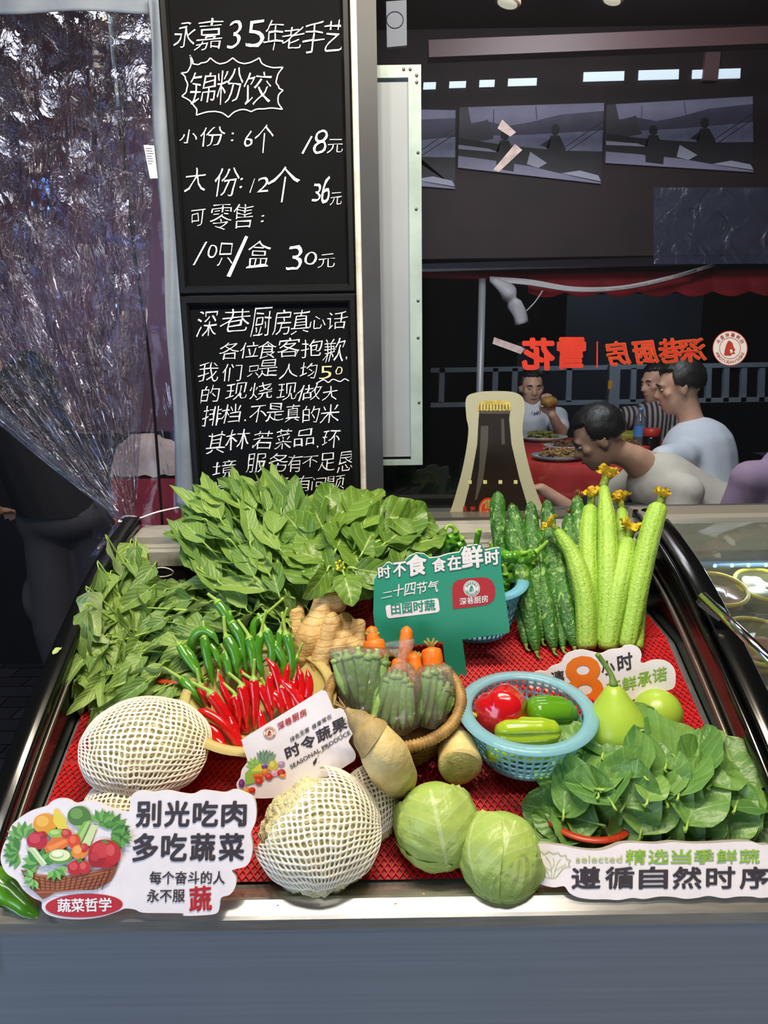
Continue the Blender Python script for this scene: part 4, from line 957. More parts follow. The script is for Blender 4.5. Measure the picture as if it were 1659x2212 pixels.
# person left, standing with the back turned: dark shirt and grey cargo trousers
def standing():
    D0 = 2.75; hl_, hr_ = atD(113, 1120, D0), atD(195, 1118, D0); hip = (hl_ + hr_) / 2; hip.z = 1.0
    hl_ = hip + Vector((-.085, 0, -.03)); hr_ = hip + Vector((.085, .02, -.03)); kl, kr = hl_ + Vector((.0, -.02, -.43)), hr_ + Vector((.02, .0, -.43)); al, ar = Vector((kl.x + .03, kl.y + .03, .09)), Vector((kr.x + .02, kr.y + .04, .09))
    ch = hip + Vector((-.15, .02, .37)); nk = hip + Vector((-.25, .05, .48)); hc = hip + Vector((-.37, .16, .54)); B = basis((-.3, .8, -.6), (-.5, .4, .7)); hp, P = head_parts(hc, B)
    sl, sr = nk + Vector((-.12, 0, -.18)), nk + Vector((.14, 0, .06)); e1, w1 = sl + Vector((-.06, .06, -.28)), sl + Vector((-.1, .28, -.36)); e2, w2 = sr + Vector((-.05, .24, -.18)), sr + Vector((-.2, .42, -.2))
    body = hp + [('c', P(0, -.02, -.05), .05, nk, .055), ('c', nk, .07, ch, .12), ('c', ch, .13, hip, .12), ('c', sl, .055, sr, .055), ('c', hl_, .085, kl, .06), ('c', hr_, .085, kr, .06), ('c', kl, .058, al, .04), ('c', kr, .058, ar, .04),
                 ('c', sl, .05, e1, .04), ('c', e1, .04, w1, .028), ('c', sr, .05, e2, .04), ('c', e2, .04, w2, .028)] + hand(w1, (0, 1, -.2), (0, 0, 1)) + hand(w2, (0, 1, -.2), (0, 0, 1), side=-1)
    sh = [('c', nk - Vector((0, 0, .05)), .09, ch, .15), ('c', ch, .155, hip + Vector((0, 0, -.06)), .165), ('c', sl, .075, sr, .075), ('c', sl, .075, sl.lerp(e1, .8), .075), ('c', sr, .075, sr.lerp(e2, .8), .075)]
    pn = [('e', hip + Vector((0, 0, -.02)), (.185, .15, .10), Matrix.Identity(3)), ('c', hl_, .10, kl, .098), ('c', hr_, .10, kr, .098), ('c', hl_, .12, hr_, .12), ('c', kl, .098, al + Vector((0, 0, .02)), .075), ('c', kr, .098, ar + Vector((0, 0, .02)), .075),
          ('e', kl + Vector((-.09, 0, .12)), (.03, .07, .09), Matrix.Identity(3)), ('e', kr + Vector((.09, 0, .12)), (.03, .07, .09), Matrix.Identity(3))]
    global_hip = hip
    t = person('person standing behind the curtain in black top and grey cargo trousers', (hip.x, hip.y, 0), body, [('shirt', sh, mat('black_shirt', '#07070a', .9)), ('trousers', pn, mat('charcoal_trousers', '#333335', .9, bump=.7, bs=7))])
    for ch_ in t.children:
        if ch_.name.startswith('shirt'):      # the black top ends in a straight hem
            bm = bmesh.new(); bm.from_mesh(ch_.data); bmesh.ops.bisect_plane(bm, geom=bm.verts[:] + bm.edges[:] + bm.faces[:], plane_co=(0, 0, hip.z + .005), plane_no=(0, 0, -1), clear_outer=True); bm.to_mesh(ch_.data); bm.free()
    obj('hair', hair_shape(P, B, 1.0, seed=5), M_hair, t)
    for a in (al, ar):
        g = G(); g.ell(a + Vector((0, .06, -.05)), (.05, .13, .045), None, None, 16, 10); obj('shoe', g, mat('black_shoe', '#101012', .5), t)
standing()
light('aisle_lamp', 'AREA', (-.75, 1.9, 2.7), 7.0, (.8, .85, 1), .4, (-1.2, 2.6, .6))
# red counter with crumpled towel behind the curtain
a, b = onY(232, 965, 2.3), onY(420, 965, 2.3)
g = G(); g.box((a.x, 2.3, 0), (b.x + .1, 2.7, onY(300, 1035, 2.3).z)); t = obj('red_counter', g, mat('red_cloth', '#a3202a', .7, col2='#8a1820', ns=6), smooth=False); tagit(t, 'red counter seen through the plastic, under a crumpled towel', 'counter')
cz = onY(300, 1035, 2.3).z
g = G(); g.grid(lambda u, v: Vector((a.x + (b.x - a.x + .1) * u, 2.30 + .3 * v, cz + .01 + .13 * math.sin(PI * min(1, v * 1.3)) * (.75 + .25 * math.sin(u * 7)) + .012 * noise.noise(Vector((u * 12, v * 9, 3))))), 40, 24)
tagit(obj('crumpled_towel', g, mat('towel', '#a99a90', .9, col2='#8f8078', ns=12)), 'crumpled pale towel lying on the red counter', 'towel')
g = G(); g.box((a.x, 2.72, cz), (b.x + .1, 2.76, onY(300, 960, 2.72).z)); tagit(obj('red_board', g, mat('red_cloth', '#a3202a'), smooth=False), 'red board standing behind the crumpled towel', 'board')

# ------------------------------------------------------------------ dining table and food
tb = thing('dining_table', 'round dining table under a red cloth beyond the window', 'table', (TC.x, TC.y, DZ)); TR = .62
g = G(); g.lathe((TC.x, TC.y, 0), [(.001, TZ), (TR, TZ), (TR + .008, TZ - .008), (TR + .02, TZ - .06), (TR + .03, TZ - .4), (TR + .035, TZ - .5)], 72, None, None, lambda a, z: 1 + (.035 * math.sin(a * 14) * min(1, (TZ - z) * 4) if z < TZ - .02 else 0))
obj('red_tablecloth', g, mat('red_cloth2', '#b52422', .7, col2='#9a1a18', ns=4), tb)
g = G(); g.lathe((TC.x, TC.y, 0), [(.001, TZ - .03), (TR - .01, TZ - .03), (TR - .01, TZ - .005), (.001, TZ - .005)], 48); obj('table_top', g, mat('table_wood', '#6b4a30', .6), tb)
g = G(); g.lathe((TC.x, TC.y, 0), [(.25, DZ), (.22, DZ + .03), (.05, DZ + .06), (.05, TZ - .03)], 24); obj('pedestal', g, mat('stool_dark', '#22252e'), tb)
M_plate = mat('white_plate', '#b9bcc0', .25); M_prim = mat('blue_plate_rim', '#6f8fb5', .3)
def plate(px, py, r, label, fcol, n, rim=False, deep=.02, fname='noodles', flab='', seed=1, m=None):
    c = onZ(px, py, TZ); c.z = TZ + .001; t = thing('plate' if deep < .04 else 'bowl', label, 'plate' if deep < .04 else 'bowl', c, 'dishes on the red table')
    g = G(); g.lathe(c, [(.001, 0), (r * .6, 0), (r * .7, .004), (r, deep), (r * .99, deep + .004), (r * .68, .009), (.001, .006)], 36); obj('dish', g, m or M_plate, t)
    if rim: g = G(); g.lathe(c, [(r * .9, deep * .80 + .003), (r * 1.003, deep + .003), (r * .99, deep + .006), (r * .9, deep * .80 + .006)], 36); obj('blue_rim', g, M_prim, t)
    g = G(); rr = random.Random(seed)
    for k in range(n):
        a = rr.uniform(0, 6.28); q = r * .6 * math.sqrt(rr.random()); p = c + Vector((math.cos(a) * q, math.sin(a) * q, .012 + .045 * (1 - (q / r) ** 2) * rr.random()))
        pts = [p + Vector((rr.uniform(-1, 1), rr.uniform(-1, 1), rr.uniform(-.3, .3))) * r * .22 for _ in range(4)]
        for q_ in pts: q_.z = max(q_.z, c.z + .009)
        g.tube(catmull(pts, 10), r * .04, 5)
    f_ = obj(fname, g, fcol); tagit(f_, flab, 'food', kind='stuff')
plate(1205, 993, .13, 'oval white plate of noodles with blue rim, nearest on the red table', mat('noodle', '#a8854e', .5, col2='#7a5a2c', ns=30), 60, True, .02, 'noodles', 'pile of brown noodles on the nearest plate', 1)
plate(1222, 972, .12, 'white plate of dark meat behind the noodle plate', mat('darkmeat', '#5a3a24', .4, col2='#7d5836', ns=40), 40, False, .025, 'stir_fry', 'dark stir fry on the second plate', 2)
plate(1172, 952, .15, 'large white plate of greens in front of the facing person', mat('cooked_greens', '#5c6a2c', .5, col2='#8a8440', ns=30), 70, False, .025, 'cooked_greens', 'cooked greens on the large plate', 3)
plate(1358, 958, .12, 'yellow green bowl right of the bowed person head', mat('soup', '#8d8240', .3), 25, False, .06, 'soup_greens', 'soup greens in the yellow green bowl', 4, mat('olive_bowl', '#a8a33a', .4))
plate(1355, 968, .09, 'small white plate near the soy jar', mat('noodle', '#a8854e'), 14, False, .015, 'side_dish', 'side dish on the small white plate', 5)
c = onZ(1380, 966, TZ); t = thing('water_bottle', 'clear plastic water bottle with a blue label on the red table', 'bottle', c)
g = G(); g.lathe(c, [(.001, .002), (.03, .002), (.032, .01), (.032, .13), (.028, .16), (.012, .19), (.012, .205)], 20); obj('body', g, glassmat('bottle_clear', '#c9d6e6', .1, .08), t)
g = G(); g.lathe(c, [(.0325, .06), (.0325, .12)], 20); obj('label_band', g, mat('blue_label', '#4a86c4', .4), t)
g = G(); g.lathe(c, [(.001, .218), (.013, .218), (.013, .2), (.001, .2)], 14); obj('cap', g, mat('blue_cap', '#5fa0dc', .4), t)
c = onZ(1405, 979, TZ); t = thing('sauce_jar', 'dark sauce jar with a red lid on the red table', 'jar', c)
g = G(); g.lathe(c, [(.001, .002), (.04, .002), (.045, .02), (.045, .08), (.04, .09)], 24, cap=True); obj('body', g, mat('soy', '#150d0c', .15), t)
g = G(); g.lathe(c, [(.042, .09), (.044, .092), (.044, .125), (.038, .13), (.001, .13)], 24); obj('lid', g, mat('red_lid', '#b5342a', .4), t)
c = onZ(1386, 990, TZ); t = thing('cup', 'small red cup in front of the sauce jar', 'cup', c); g = G(); g.lathe(c, [(.001, .002), (.028, .002), (.036, .06), (.033, .06), (.026, .006), (.001, .006)], 20); obj('body', g, mat('red_cup', '#a32a20', .35), t)

# ------------------------------------------------------------------ printed bottle and mirrored lettering on the pane
PK = Plane((0, 1.684, 1.6), (0, -1, 0)); PK2 = Plane((0, 1.681, 1.6), (0, -1, 0))
OUT = [(330, 640), (355, 600), (400, 576), (480, 570), (560, 575), (600, 600), (607, 650), (598, 720), (603, 790), (622, 880), (650, 980), (685, 1070), (730, 1170), (180, 1170), (215, 1140), (275, 1110), (322, 970), (350, 850), (364, 740), (355, 680)]
OUT = [p for p in OUT if p != (330, 640)]
bt = obj('bottle_sticker', slab(PK, [zx(*p) for p in OUT], .0012, 120), mat('sticker_cream', '#a7a68c', .5), smooth=False); tagit(bt, 'cream edged sticker of a dark beer bottle standing on the window', 'sticker')
M_bd = mat('bottle_print', '#17100c', .35, col2='#22170f', ns=8); M_bl = mat('bottle_sheen', '#4a4640', .35); M_gold = mat('print_gold', '#9c8a3e', .4, col2='#c9b667', ns=60)
g = G(); shape2(g, PK, [zx(*p) for p in [(412, 648), (545, 648), (540, 690), (550, 800), (585, 950), (615, 1050), (640, 1165), (320, 1165), (350, 1050), (375, 950), (402, 800), (408, 690)]], M_bd, .0006)
shape2(g, PK, [zx(*p) for p in [(418, 720), (450, 720), (448, 800), (428, 950), (400, 1040), (392, 1040), (410, 900)]], M_bl, .0010)
shape2(g, PK, [zx(*p) for p in [(505, 690), (518, 690), (522, 800), (508, 800)]], M_bl, .0010); shape2(g, PK, [zx(*p) for p in [(372, 1100), (412, 1108), (405, 1165), (362, 1165)]], M_bl, .0010)
shape2(g, PK, [zx(*p) for p in [(415, 655), (540, 655), (542, 668), (413, 668)]], M_bl, .001)
cap = [zx(405, 648), zx(408, 625), zx(425, 612), zx(480, 608), zx(535, 612), zx(547, 625), zx(548, 648)] + [zx(548 - k * 9.5, 652 + (5 if k % 2 else 0)) for k in range(16)]
shape2(g, PK, cap, M_gold, .0010)
for k in range(10): stroke2(g, PK, [zx(414 + k * 13.5, 628), zx(413 + k * 13.7, 650)], 1.6, M_bd, .0014)
for px in (370, 436, 502, 568): shape2(g, PK, [zx(px - 8, 955), zx(px + 8, 955), zx(px + 8, 971), zx(px - 8, 971)], mat('print_pale', '#c8c489', .5), .0014)
M_rs = mat('sticker_red', '#b5301c', .5); M_pg = mat('print_straw', '#b59a54', .5)
shape2(g, PK, circ(*zx(450, 1082), 21, 26), M_rs, .0013); ring2(g, PK, *zx(450, 1082), 15.5, 17.5, M_pg, .0016, ratio=1.22)
write(g, PK, '雪', zx(472, 1078), zx(432, 1078), zx(472, 1042), M_pg, .01, .0017); write(g, PK, '花', zx(472, 1122), zx(432, 1122), zx(472, 1086), M_pg, .01, .0017)
write(g, PK, '啤', zx(393, 1090), zx(372, 1092), zx(393, 1066), M_rs, .01, .0015); write(g, PK, '酒', zx(357, 1090), zx(340, 1092), zx(357, 1066), M_rs, .01, .0015)
obj('bottle_print', g, None, bt, smooth=False)
M_red2 = mat('decal_red', '#c8321c', .5, col2='#b82c18', ns=20); M_or = mat('decal_edge', '#c9822a', .5); M_wd = mat('decal_white', '#cfc9c4', .6)
wl = thing('window_lettering', 'red mirrored lettering on the window beside the round emblem', 'lettering', PK.at(*zx(1000, 470)))
g = G()
for s, x0, x1, y0, y1, sk in (('花', 605, 730, 345, 475, 6), ('雪', 745, 868, 342, 470, -8)):
    write(g, PK, s, zx(x1 + sk * .5, y1), zx(x0 - sk * .5, y1), zx(x1, y0), M_red2, .045, .0008)
for s, x0, x1, y0, y1 in (('深', 1285, 1395, 342, 440), ('巷', 1195, 1290, 342, 445), ('厨', 1085, 1185, 352, 450), ('房', 970, 1065, 352, 455)):
    write(g, PK, s, zx(x1, y1 - 4), zx(x0, y1 + 4), zx(x1 - 14, y0), M_or, .034, .0006, .05, x0); write(g, PK, s, zx(x1, y1 - 4), zx(x0, y1 + 4), zx(x1 - 14, y0), M_red2, .022, .0010, .05, x0)
shape2(g, PK, [zx(918, 355), zx(924, 355), zx(923, 470), zx(917, 470)], M_red2, .0008)
obj('letters', g, None, wl, smooth=False)
def emblem(plane, cx, cy, r, bg, fg, name, parent=None, label=None, mirror=False, zoff=.0008, top='招牌酱椒鱼头', bottom='SHENXIANGKITCHEN', ratio=1.0):
    g = G(); shape2(g, plane, circ(cx, cy, r, r * ratio, 40), fg, zoff); shape2(g, plane, circ(cx, cy, r * .955, r * .955 * ratio, 40), bg, zoff + .0003)
    ring2(g, plane, cx, cy, r * .58, r * .61, fg, zoff + .0006, 40, ratio)
    shape2(g, plane, [(cx + r * x, cy + r * y * ratio) for x, y in [(-.02, -.44), (.14, -.3), (.2, -.08), (.3, .08), (.22, .18), (.3, .3), (.1, .34), (.05, .42), (-.28, .42), (-.34, .36), (-.3, .1), (-.22, -.2), (-.12, -.4)]], fg, zoff + .0006)
    shape2(g, plane, [(cx + r * x, cy + r * y * ratio) for x, y in [(-.02, .08), (.12, .06), (.16, .22), (.04, .3)]], bg, zoff + .0009)
    sg = -1 if mirror else 1
    for k, s in enumerate(top):
        a = math.radians(-150 + 120 * k / (len(top) - 1)); h = r * .22
        px, py = cx + sg * r * .78 * math.cos(a), cy + r * .78 * math.sin(a) * ratio; tx, ty = -math.sin(a) * h / 2 * sg, math.cos(a) * h / 2; nx, ny = math.cos(a) * h / 2 * sg, math.sin(a) * h / 2
        write(g, plane, s, (px - tx - nx, py - ty - ny), (px + tx - nx, py + ty - ny), (px - tx + nx, py - ty + ny), fg, .01, zoff + .0006)
    for k, s in enumerate(bottom):
        a = math.radians(158 - 136 * k / (len(bottom) - 1)); h = r * .17; w = r * .11
        px, py = cx + sg * r * .78 * math.cos(a), cy + r * .78 * math.sin(a) * ratio; tx, ty = math.sin(a) * w / 2 * sg, -math.cos(a) * w / 2; nx, ny = -math.cos(a) * h / 2 * sg, -math.sin(a) * h / 2
        if s == 'I': tx, ty = tx * .3, ty * .3
        write(g, plane, s, (px - tx - nx, py - ty - ny), (px + tx - nx, py + ty - ny), (px - tx + nx, py - ty + ny), fg, .01, zoff + .0006)
    o = obj(name, g, None, parent, smooth=False)
    if label: tagit(o, label, 'sticker')
    return o
emblem(PK2, *zx(1495, 385), 38, M_wd, mat('emblem_red', '#a33226', .5), 'emblem_sticker', None, 'round white and red emblem sticker on the window', True)
# ================================================================== PRODUCE
def mpx(p, px): return px * dep(p) / FPX          # photo pixels -> metres at the depth of p
Vz = Vector((0, 0, 1)); TOCAM = lambda p: (CAM - Vector(p)).normalized()

# ---------------------------------------------------------------- cucumbers
def cucmat():
    m = mat('cucumber_skin', '#3d7428', .32, col2='#27551c', ns=12, lo=.4, hi=.62, bump=.5, bs=170, spec=.5)
    nt = m.node_tree; N = nt.nodes; L = nt.links; b = N['Principled BSDF']; src = b.inputs['Base Color'].links[0].from_socket
    tc = N.new('ShaderNodeTexCoord'); n = N.new('ShaderNodeTexNoise'); n.inputs['Scale'].default_value = 95; n.inputs['Detail'].default_value = 3
    mp = N.new('ShaderNodeMapping'); mp.inputs['Scale'].default_value = (1.3, 1, .55); L.new(tc.outputs['Object'], mp.inputs[0]); L.new(mp.outputs[0], n.inputs['Vector'])
    r = N.new('ShaderNodeValToRGB'); r.color_ramp.elements[0].position = .56; r.color_ramp.elements[1].position = .66; L.new(n.outputs['Fac'], r.inputs[0])
    mx = N.new('ShaderNodeMix'); mx.data_type = 'RGBA'; L.new(r.outputs[0], mx.inputs[0]); L.new(src, mx.inputs[6]); mx.inputs[7].default_value = lin('#86ad5c'); L.new(mx.outputs[2], b.inputs['Base Color'])
    return m
M_cuc = cucmat(); M_cstem = mat('green_stem', '#7d9a4a', .5, col2='#5c7a30', ns=60); M_brown = mat('withered', '#9a6a2c', .8, col2='#6b4a22', ns=90)
CUC = [ # top px, mid px, bottom px, top Y, radius px, flower
    ((1075, 1060), (1079, 1150), (1112, 1330), 1.425, 17.5, 0, 'first cucumber from the left, the tallest, left of the squashes'),
    ((1104, 1086), (1128, 1190), (1152, 1370), 1.43, 17, 0, 'cucumber behind the long front one, second tip from the left'),
    ((1098, 1123), (1128, 1250), (1160, 1412), 1.395, 18.5, 0, 'long front cucumber whose tip ends lowest above the red mat'),
    ((1146, 1082), (1152, 1190), (1172, 1385), 1.435, 17, 0, 'cucumber tip standing third in the back row'),
    ((1150, 1118), (1172, 1260), (1197, 1406), 1.40, 18.5, 0, 'front cucumber in the middle of the bunch with pale streaks'),
    ((1181, 1078), (1190, 1190), (1212, 1380), 1.437, 17, 0, 'cucumber behind the bent squash flower'),
    ((1191, 1156), (1211, 1260), (1242, 1402), 1.385, 19.5, 0, 'rightmost front cucumber beside the bent squash'),
    ((1229, 1108), (1232, 1200), (1240, 1380), 1.425, 17.5, 1, 'cucumber with a withered flower tip between squash and bunch'),
    ((1247, 1068), (1249, 1180), (1251, 1370), 1.44, 17, 1, 'rearmost cucumber with a brown flower tip, right of the bunch'),
    ((1117, 1255), (1126, 1320), (1137, 1396), 1.33, 12.5, 0, 'thin cucumber at the lower left edge of the cucumber bunch'),
    ((1172, 1150), (1195, 1280), (1217, 1403), 1.425, 14, 0, 'narrow cucumber end tucked between two front cucumbers')]
for tp, md, bt_, Y, rp, fl, lb in CUC:
    a = onY(*tp, Y); c = onbed(*bt_, .012); c.y = min(c.y, 1.34); m_ = (a + c) / 2; r = ray(*md); m_ = CAM + r * (dep(m_))
    path = catmull([a, m_, c], 34); R = mpx(m_, rp); sd = rnd.random() * 50
    t = thing('cucumber', lb, 'cucumber', (c.x, c.y, bedz(c.y)), 'cucumbers leaning on the back panel')
    g = G(); g.tube(path, [(0, .02 * R), (.02, .38 * R), (.06, .66 * R), (.16, .93 * R), (.45, R), (.75, .97 * R), (.9, .78 * R), (.97, .45 * R), (1, .05 * R)], 26, None,
                    lambda u, an: 1 + .03 * math.sin(an * 5 + sd) + .035 * noise.noise(Vector((an * 3.5, u * 30, sd))))
    obj('fruit', g, M_cuc, t)
    g = G(); e = (path[-1] - path[-3]).normalized(); g.tube(catmull([path[-1] - e * .004, path[-1] + e * .005, path[-1] + e * .010 + Vector((.006, 0, .001))], 8), [(0, .005), (.4, .0024), (1, .002)], 8)
    obj('stem', g, M_cstem, t)
    if fl:
        g = G(); 
        for k in range(6): an = k * 1.05; g.leaf(a, Vector((math.cos(an) * .8, math.sin(an) * .5, .9)), Vector((math.cos(an), math.sin(an), -.3)), .012, .009, .8, .3, .3, None, None, 3, 4)
        obj('withered_flower', g, M_brown, t)

# ---------------------------------------------------------------- ridged squashes with flowers
def sqmat():
    m = mat('squash_skin', '#9ec24c', .45, col2='#86b03c', ns=9, lo=.4, hi=.62, bump=.35, bs=190)
    nt = m.node_tree; N = nt.nodes; L = nt.links; b = N['Principled BSDF']; src = b.inputs['Base Color'].links[0].from_socket
    uv = N.new('ShaderNodeUVMap'); sx = N.new('ShaderNodeSeparateXYZ'); L.new(uv.outputs[0], sx.inputs[0])
    def mt(op, a, vb): n = N.new('ShaderNodeMath'); n.operation = op; L.new(a, n.inputs[0]); n.inputs[1].default_value = vb; return n.outputs[0]
    st = mt('LESS_THAN', mt('PINGPONG', mt('MULTIPLY', sx.outputs[0], 9.0), .5), .055)
    n = N.new('ShaderNodeTexNoise'); n.noise_dimensions = '2D'; n.inputs['Scale'].default_value = 1; mp = N.new('ShaderNodeMapping'); mp.inputs['Scale'].default_value = (9, 48, 1); L.new(uv.outputs[0], mp.inputs[0]); L.new(mp.outputs[0], n.inputs['Vector'])
    dash = mt('GREATER_THAN', n.outputs['Fac'], .52); f = N.new('ShaderNodeMath'); f.operation = 'MULTIPLY'; L.new(st, f.inputs[0]); L.new(dash, f.inputs[1])
    mx = N.new('ShaderNodeMix'); mx.data_type = 'RGBA'; L.new(f.outputs[0], mx.inputs[0]); L.new(src, mx.inputs[6]); mx.inputs[7].default_value = lin('#5a7f2a'); L.new(mx.outputs[2], b.inputs['Base Color'])
    return m
M_sq = sqmat(); M_petal = leafmat('yellow_petal', '#e6c81e', '#d9b52a', '#c89a18', .6, 5, 3, .3); M_calyx = mat('flower_base', '#7f9a34', .6, col2='#a3b34a', ns=60, bump=.5, bs=150)
def flower(t, base, d, s, seed, droop=.5):
    rr = random.Random(seed); d = Vector(d).normalized(); g = G(); x = d.cross(Vector((.3, .9, .2))).normalized(); y = d.cross(x)
    g.tube([base - d * .006, base + d * s * .35, base + d * s * .62], [(0, s * .30), (.3, s * .34), (.6, s * .24), (1, s * .30)], 12, None, lambda u, an: 1 + .12 * math.sin(an * 5))
    obj('flower_base', g, M_calyx, t); g = G()
    for k in range(8):
        an = k * .785 + rr.uniform(-.3, .3); o = x * math.cos(an) + y * math.sin(an); b_ = base + d * s * .45 + o * s * .2
        dd = d * rr.uniform(.75, 1.25) + o * rr.uniform(.25, .75); g.leaf(b_, dd, o * -.5 + d * .6, s * rr.uniform(.8, 1.2), s * rr.uniform(.6, .85), rr.uniform(-1.2, 1.8) * droop * 1.6, .5, .42,
                                                                  [(0, .35), (.3, .8), (.6, 1), (.85, .8), (1, .25)], None, 6, 9, rr.uniform(-1.2, 1.2), rr.uniform(0, 6))
    obj('petals', g, M_petal, t)
SQ = [ # path px, Y at top, radius profile px, flower centre px, label
    ([(1201, 1141), (1240, 1206), (1263, 1290), (1268, 1402)], 1.33, [(0, 6), (.05, 11), (.2, 15), (.45, 20), (.8, 21), (1, 20)], (1178, 1122), 'bent pale green squash leaning left with its flower over the cucumbers', 22),
    ([(1276, 1090), (1270, 1160), (1272, 1260), (1276, 1392)], 1.415, [(0, 10), (.06, 16), (.25, 19.5), (1, 20)], (1278, 1068), 'upright pale green squash behind the bent one', 27),
    ([(1304, 1047), (1311, 1130), (1313, 1220), (1309, 1398)], 1.42, [(0, 8), (.06, 12), (.3, 19), (.6, 20.5), (1, 20)], (1313, 1020), 'tallest pale green squash in the middle with the highest flower', 30),
    ([(1343, 1098), (1345, 1160), (1342, 1260), (1335, 1385)], 1.43, [(0, 9), (.08, 13), (.3, 18), (1, 19)], (1336, 1072), 'pale green squash half hidden behind the front middle squash', 27),
    ([(1358, 1163), (1347, 1215), (1334, 1280), (1311, 1404)], 1.34, [(0, 13), (.06, 19), (.3, 22), (.7, 22), (1, 20.5)], (1368, 1130), 'shorter front squash with ragged flowers at its upper right', 30),
    ([(1425, 1088), (1406, 1147), (1378, 1270), (1352, 1400)], 1.345, [(0, 14), (.07, 20), (.3, 21.5), (.7, 22), (1, 21)], (1436, 1057), 'rightmost pale green squash leaning right under an open flower', 27),
    ([(1383, 1240), (1379, 1310), (1372, 1402)], 1.36, [(0, 14), (.2, 17), (1, 16)], None, 'squash end half hidden behind the rightmost squash', 0)]
for pts, Y, rp, fc, lb, fs in SQ:
    top = onY(*pts[0], Y); bot = onbed(*pts[-1], .02); bot.y = min(bot.y, 1.325); n = len(pts); P = []
    for i, p in enumerate(pts):
        u = i / (n - 1); d = dep(top) * (1 - u) + dep(bot) * u; P.append(atD(p[0], p[1], d))
    P[-1] = atD(*pts[-1], dep(bot))
    path = catmull(P, 44); K = dep(P[1]) / FPX; pr = [(0, .3)] + [(max(.012, a), b) for a, b in rp[:-1]] + [(.97, rp[-1][1]), (1, rp[-1][1] * .8)]; sd = rnd.random() * 40
    t = thing('squash', lb, 'squash', (bot.x, bot.y, bedz(bot.y)), 'pale green squashes with yellow flowers')
    g = G(); k0 = len(g.v); g.tube(path, [(a, b * K) for a, b in pr], 36, None, lambda u, an: 1 + .045 * abs(math.sin(an * 4.5)) + .03 * noise.noise(Vector((an * 3, u * 30, sd))) + .02 * noise.noise(Vector((an * 8, u * 70, sd))))
    for i in range(44):
        for j in range(36): g.uv[i * 36 + j] = (j / 36, i / 43)
    obj('fruit', g, M_sq, t)
    if fc:
        f3 = atD(*fc, dep(path[0]) - .003); d = (f3 - path[0]).normalized(); flower(t, path[0], d, mpx(f3, fs), int(fc[0]), .8)
        if fc[0] == 1368: flower(t, atD(1382, 1160, dep(f3) - .004), atD(1398, 1140, dep(f3)) - atD(1382, 1160, dep(f3)), mpx(f3, 24), 77, .9)

# ---------------------------------------------------------------- plastic baskets
def holebasket(c, rt, rb, h, tilt, m, name, label, cat, seg=46, rows=6, rimr=.007, flare=.0, group=None):
    t = thing(name, label, cat, Vector(c)); T = Matrix.Rotation(tilt, 3, 'X'); c = Vector(c)
    prof = [(rb + (rt - rb) * (i / rows) ** .8, h * i / rows) for i in range(rows + 1)]
    g = G(); g.lathe(c, prof, seg, None, T); w = modmesh(g, [('WIREFRAME', {'thickness': .0042, 'use_even_offset': False}), ('SUBSURF', {'levels': 1, 'render_levels': 1})]); obj('lattice_wall', w, m, t)
    g = G(); g.lathe(c, [(rt + rimr * 1.7 * math.cos(a), h + rimr * .8 * math.sin(a)) for a in [2 * PI * k / 12 for k in range(13)]], 72, None, T); obj('rim', g, m, t)
    g = G(); g.lathe(c, [(.001, 0), (rb, 0), (rb + .002, .004), (rb, .005), (.001, .004)], 48, None, T); obj('base', g, m, t)
    return t, T
M_blue = mat('blue_plastic', '#a9dcea', .2, spec=.5, clear=.45, transl=.25); M_bluer = mat('blue_plastic_dim', '#6fb2cf', .3, clear=.15)
BC = onbed(1133, 1620, .010); t, BT = holebasket(BC, .098, .070, .076, math.radians(8), M_blue, 'plastic_basket', 'light blue plastic basket holding bell peppers, in front of the white sign', 'basket')
c2_ = onbed(1022, 1392, .004); c2_ = Vector((onY(1026, 1340, 1.325).x, 1.325, bedz(1.325) + .004))
holebasket(c2_, .088, .066, .10, math.radians(8), M_bluer, 'plastic_basket', 'blue plastic basket of wrinkled green peppers behind the green sign', 'basket')
M_redb = mat('orange_red_plastic', '#b53a1c', .35, clear=.1)

# bell peppers
def pepper(c, axis, up, L_, r, m, label, stem=True, lobes=4, seed=0, flat=1.0):
    c = Vector(c); ax = Vector(axis).normalized(); t = thing('bell_pepper', label, 'bell pepper', c - Vector((0, 0, r)), 'bell peppers in the blue basket')
    path = [c + ax * (L_ * (u - .5)) for u in [i / 25 for i in range(26)]]
    g = G(); g.tube(path, [(0, .18 * r), (.015, .45 * r), (.06, .74 * r), (.18, .97 * r), (.38, r), (.7, .93 * r), (.9, .74 * r), (.97, .5 * r), (1, .2 * r)], 40, None,
                    lambda u, an: 1 - .19 * (1 - abs(math.sin(an * lobes / 2 + seed))) ** 2.4 + .05 * noise.noise(Vector((math.cos(an) * 1.5, math.sin(an) * 1.5, u * 2 + seed))), ref=up)
    obj('flesh', g, m, t)
    if stem:
        p = path[0]; g = G(); q = Vector(up).normalized(); g.tube(catmull([p + ax * .004, p - ax * .010, p - ax * .026 + q * .003, p - ax * .034 + q * .001], 14), [(0, .014), (.12, .008), (.5, .0042), (.85, .0045), (1, .0058)], 10)
        obj('stem', g, mat('pepper_stem', '#a9bf3a', .45, col2='#7d9a2c', ns=60), t)
    return t
M_rp = mat('red_pepper', '#c4141a', .14, spec=.6, coat=.4, col2='#a80e16', ns=9); M_gp = mat('green_pepper', '#5f9a1c', .16, spec=.6, coat=.4, col2='#4a8416', ns=9); M_yp = mat('lime_pepper', '#a3bc28', .18, spec=.6, coat=.4, col2='#8aae22', ns=7)
d0 = dep(BC + Vector((0, 0, .045)))
pc = lambda px, py, dd=0.0: atD(px, py, d0 + dd)
pepper(pc(1086, 1535, .0), (.35, .9, -.2), (-.2, .2, 1), .090, .0425, M_rp, 'red bell pepper in the light blue basket', False, 3, .6)
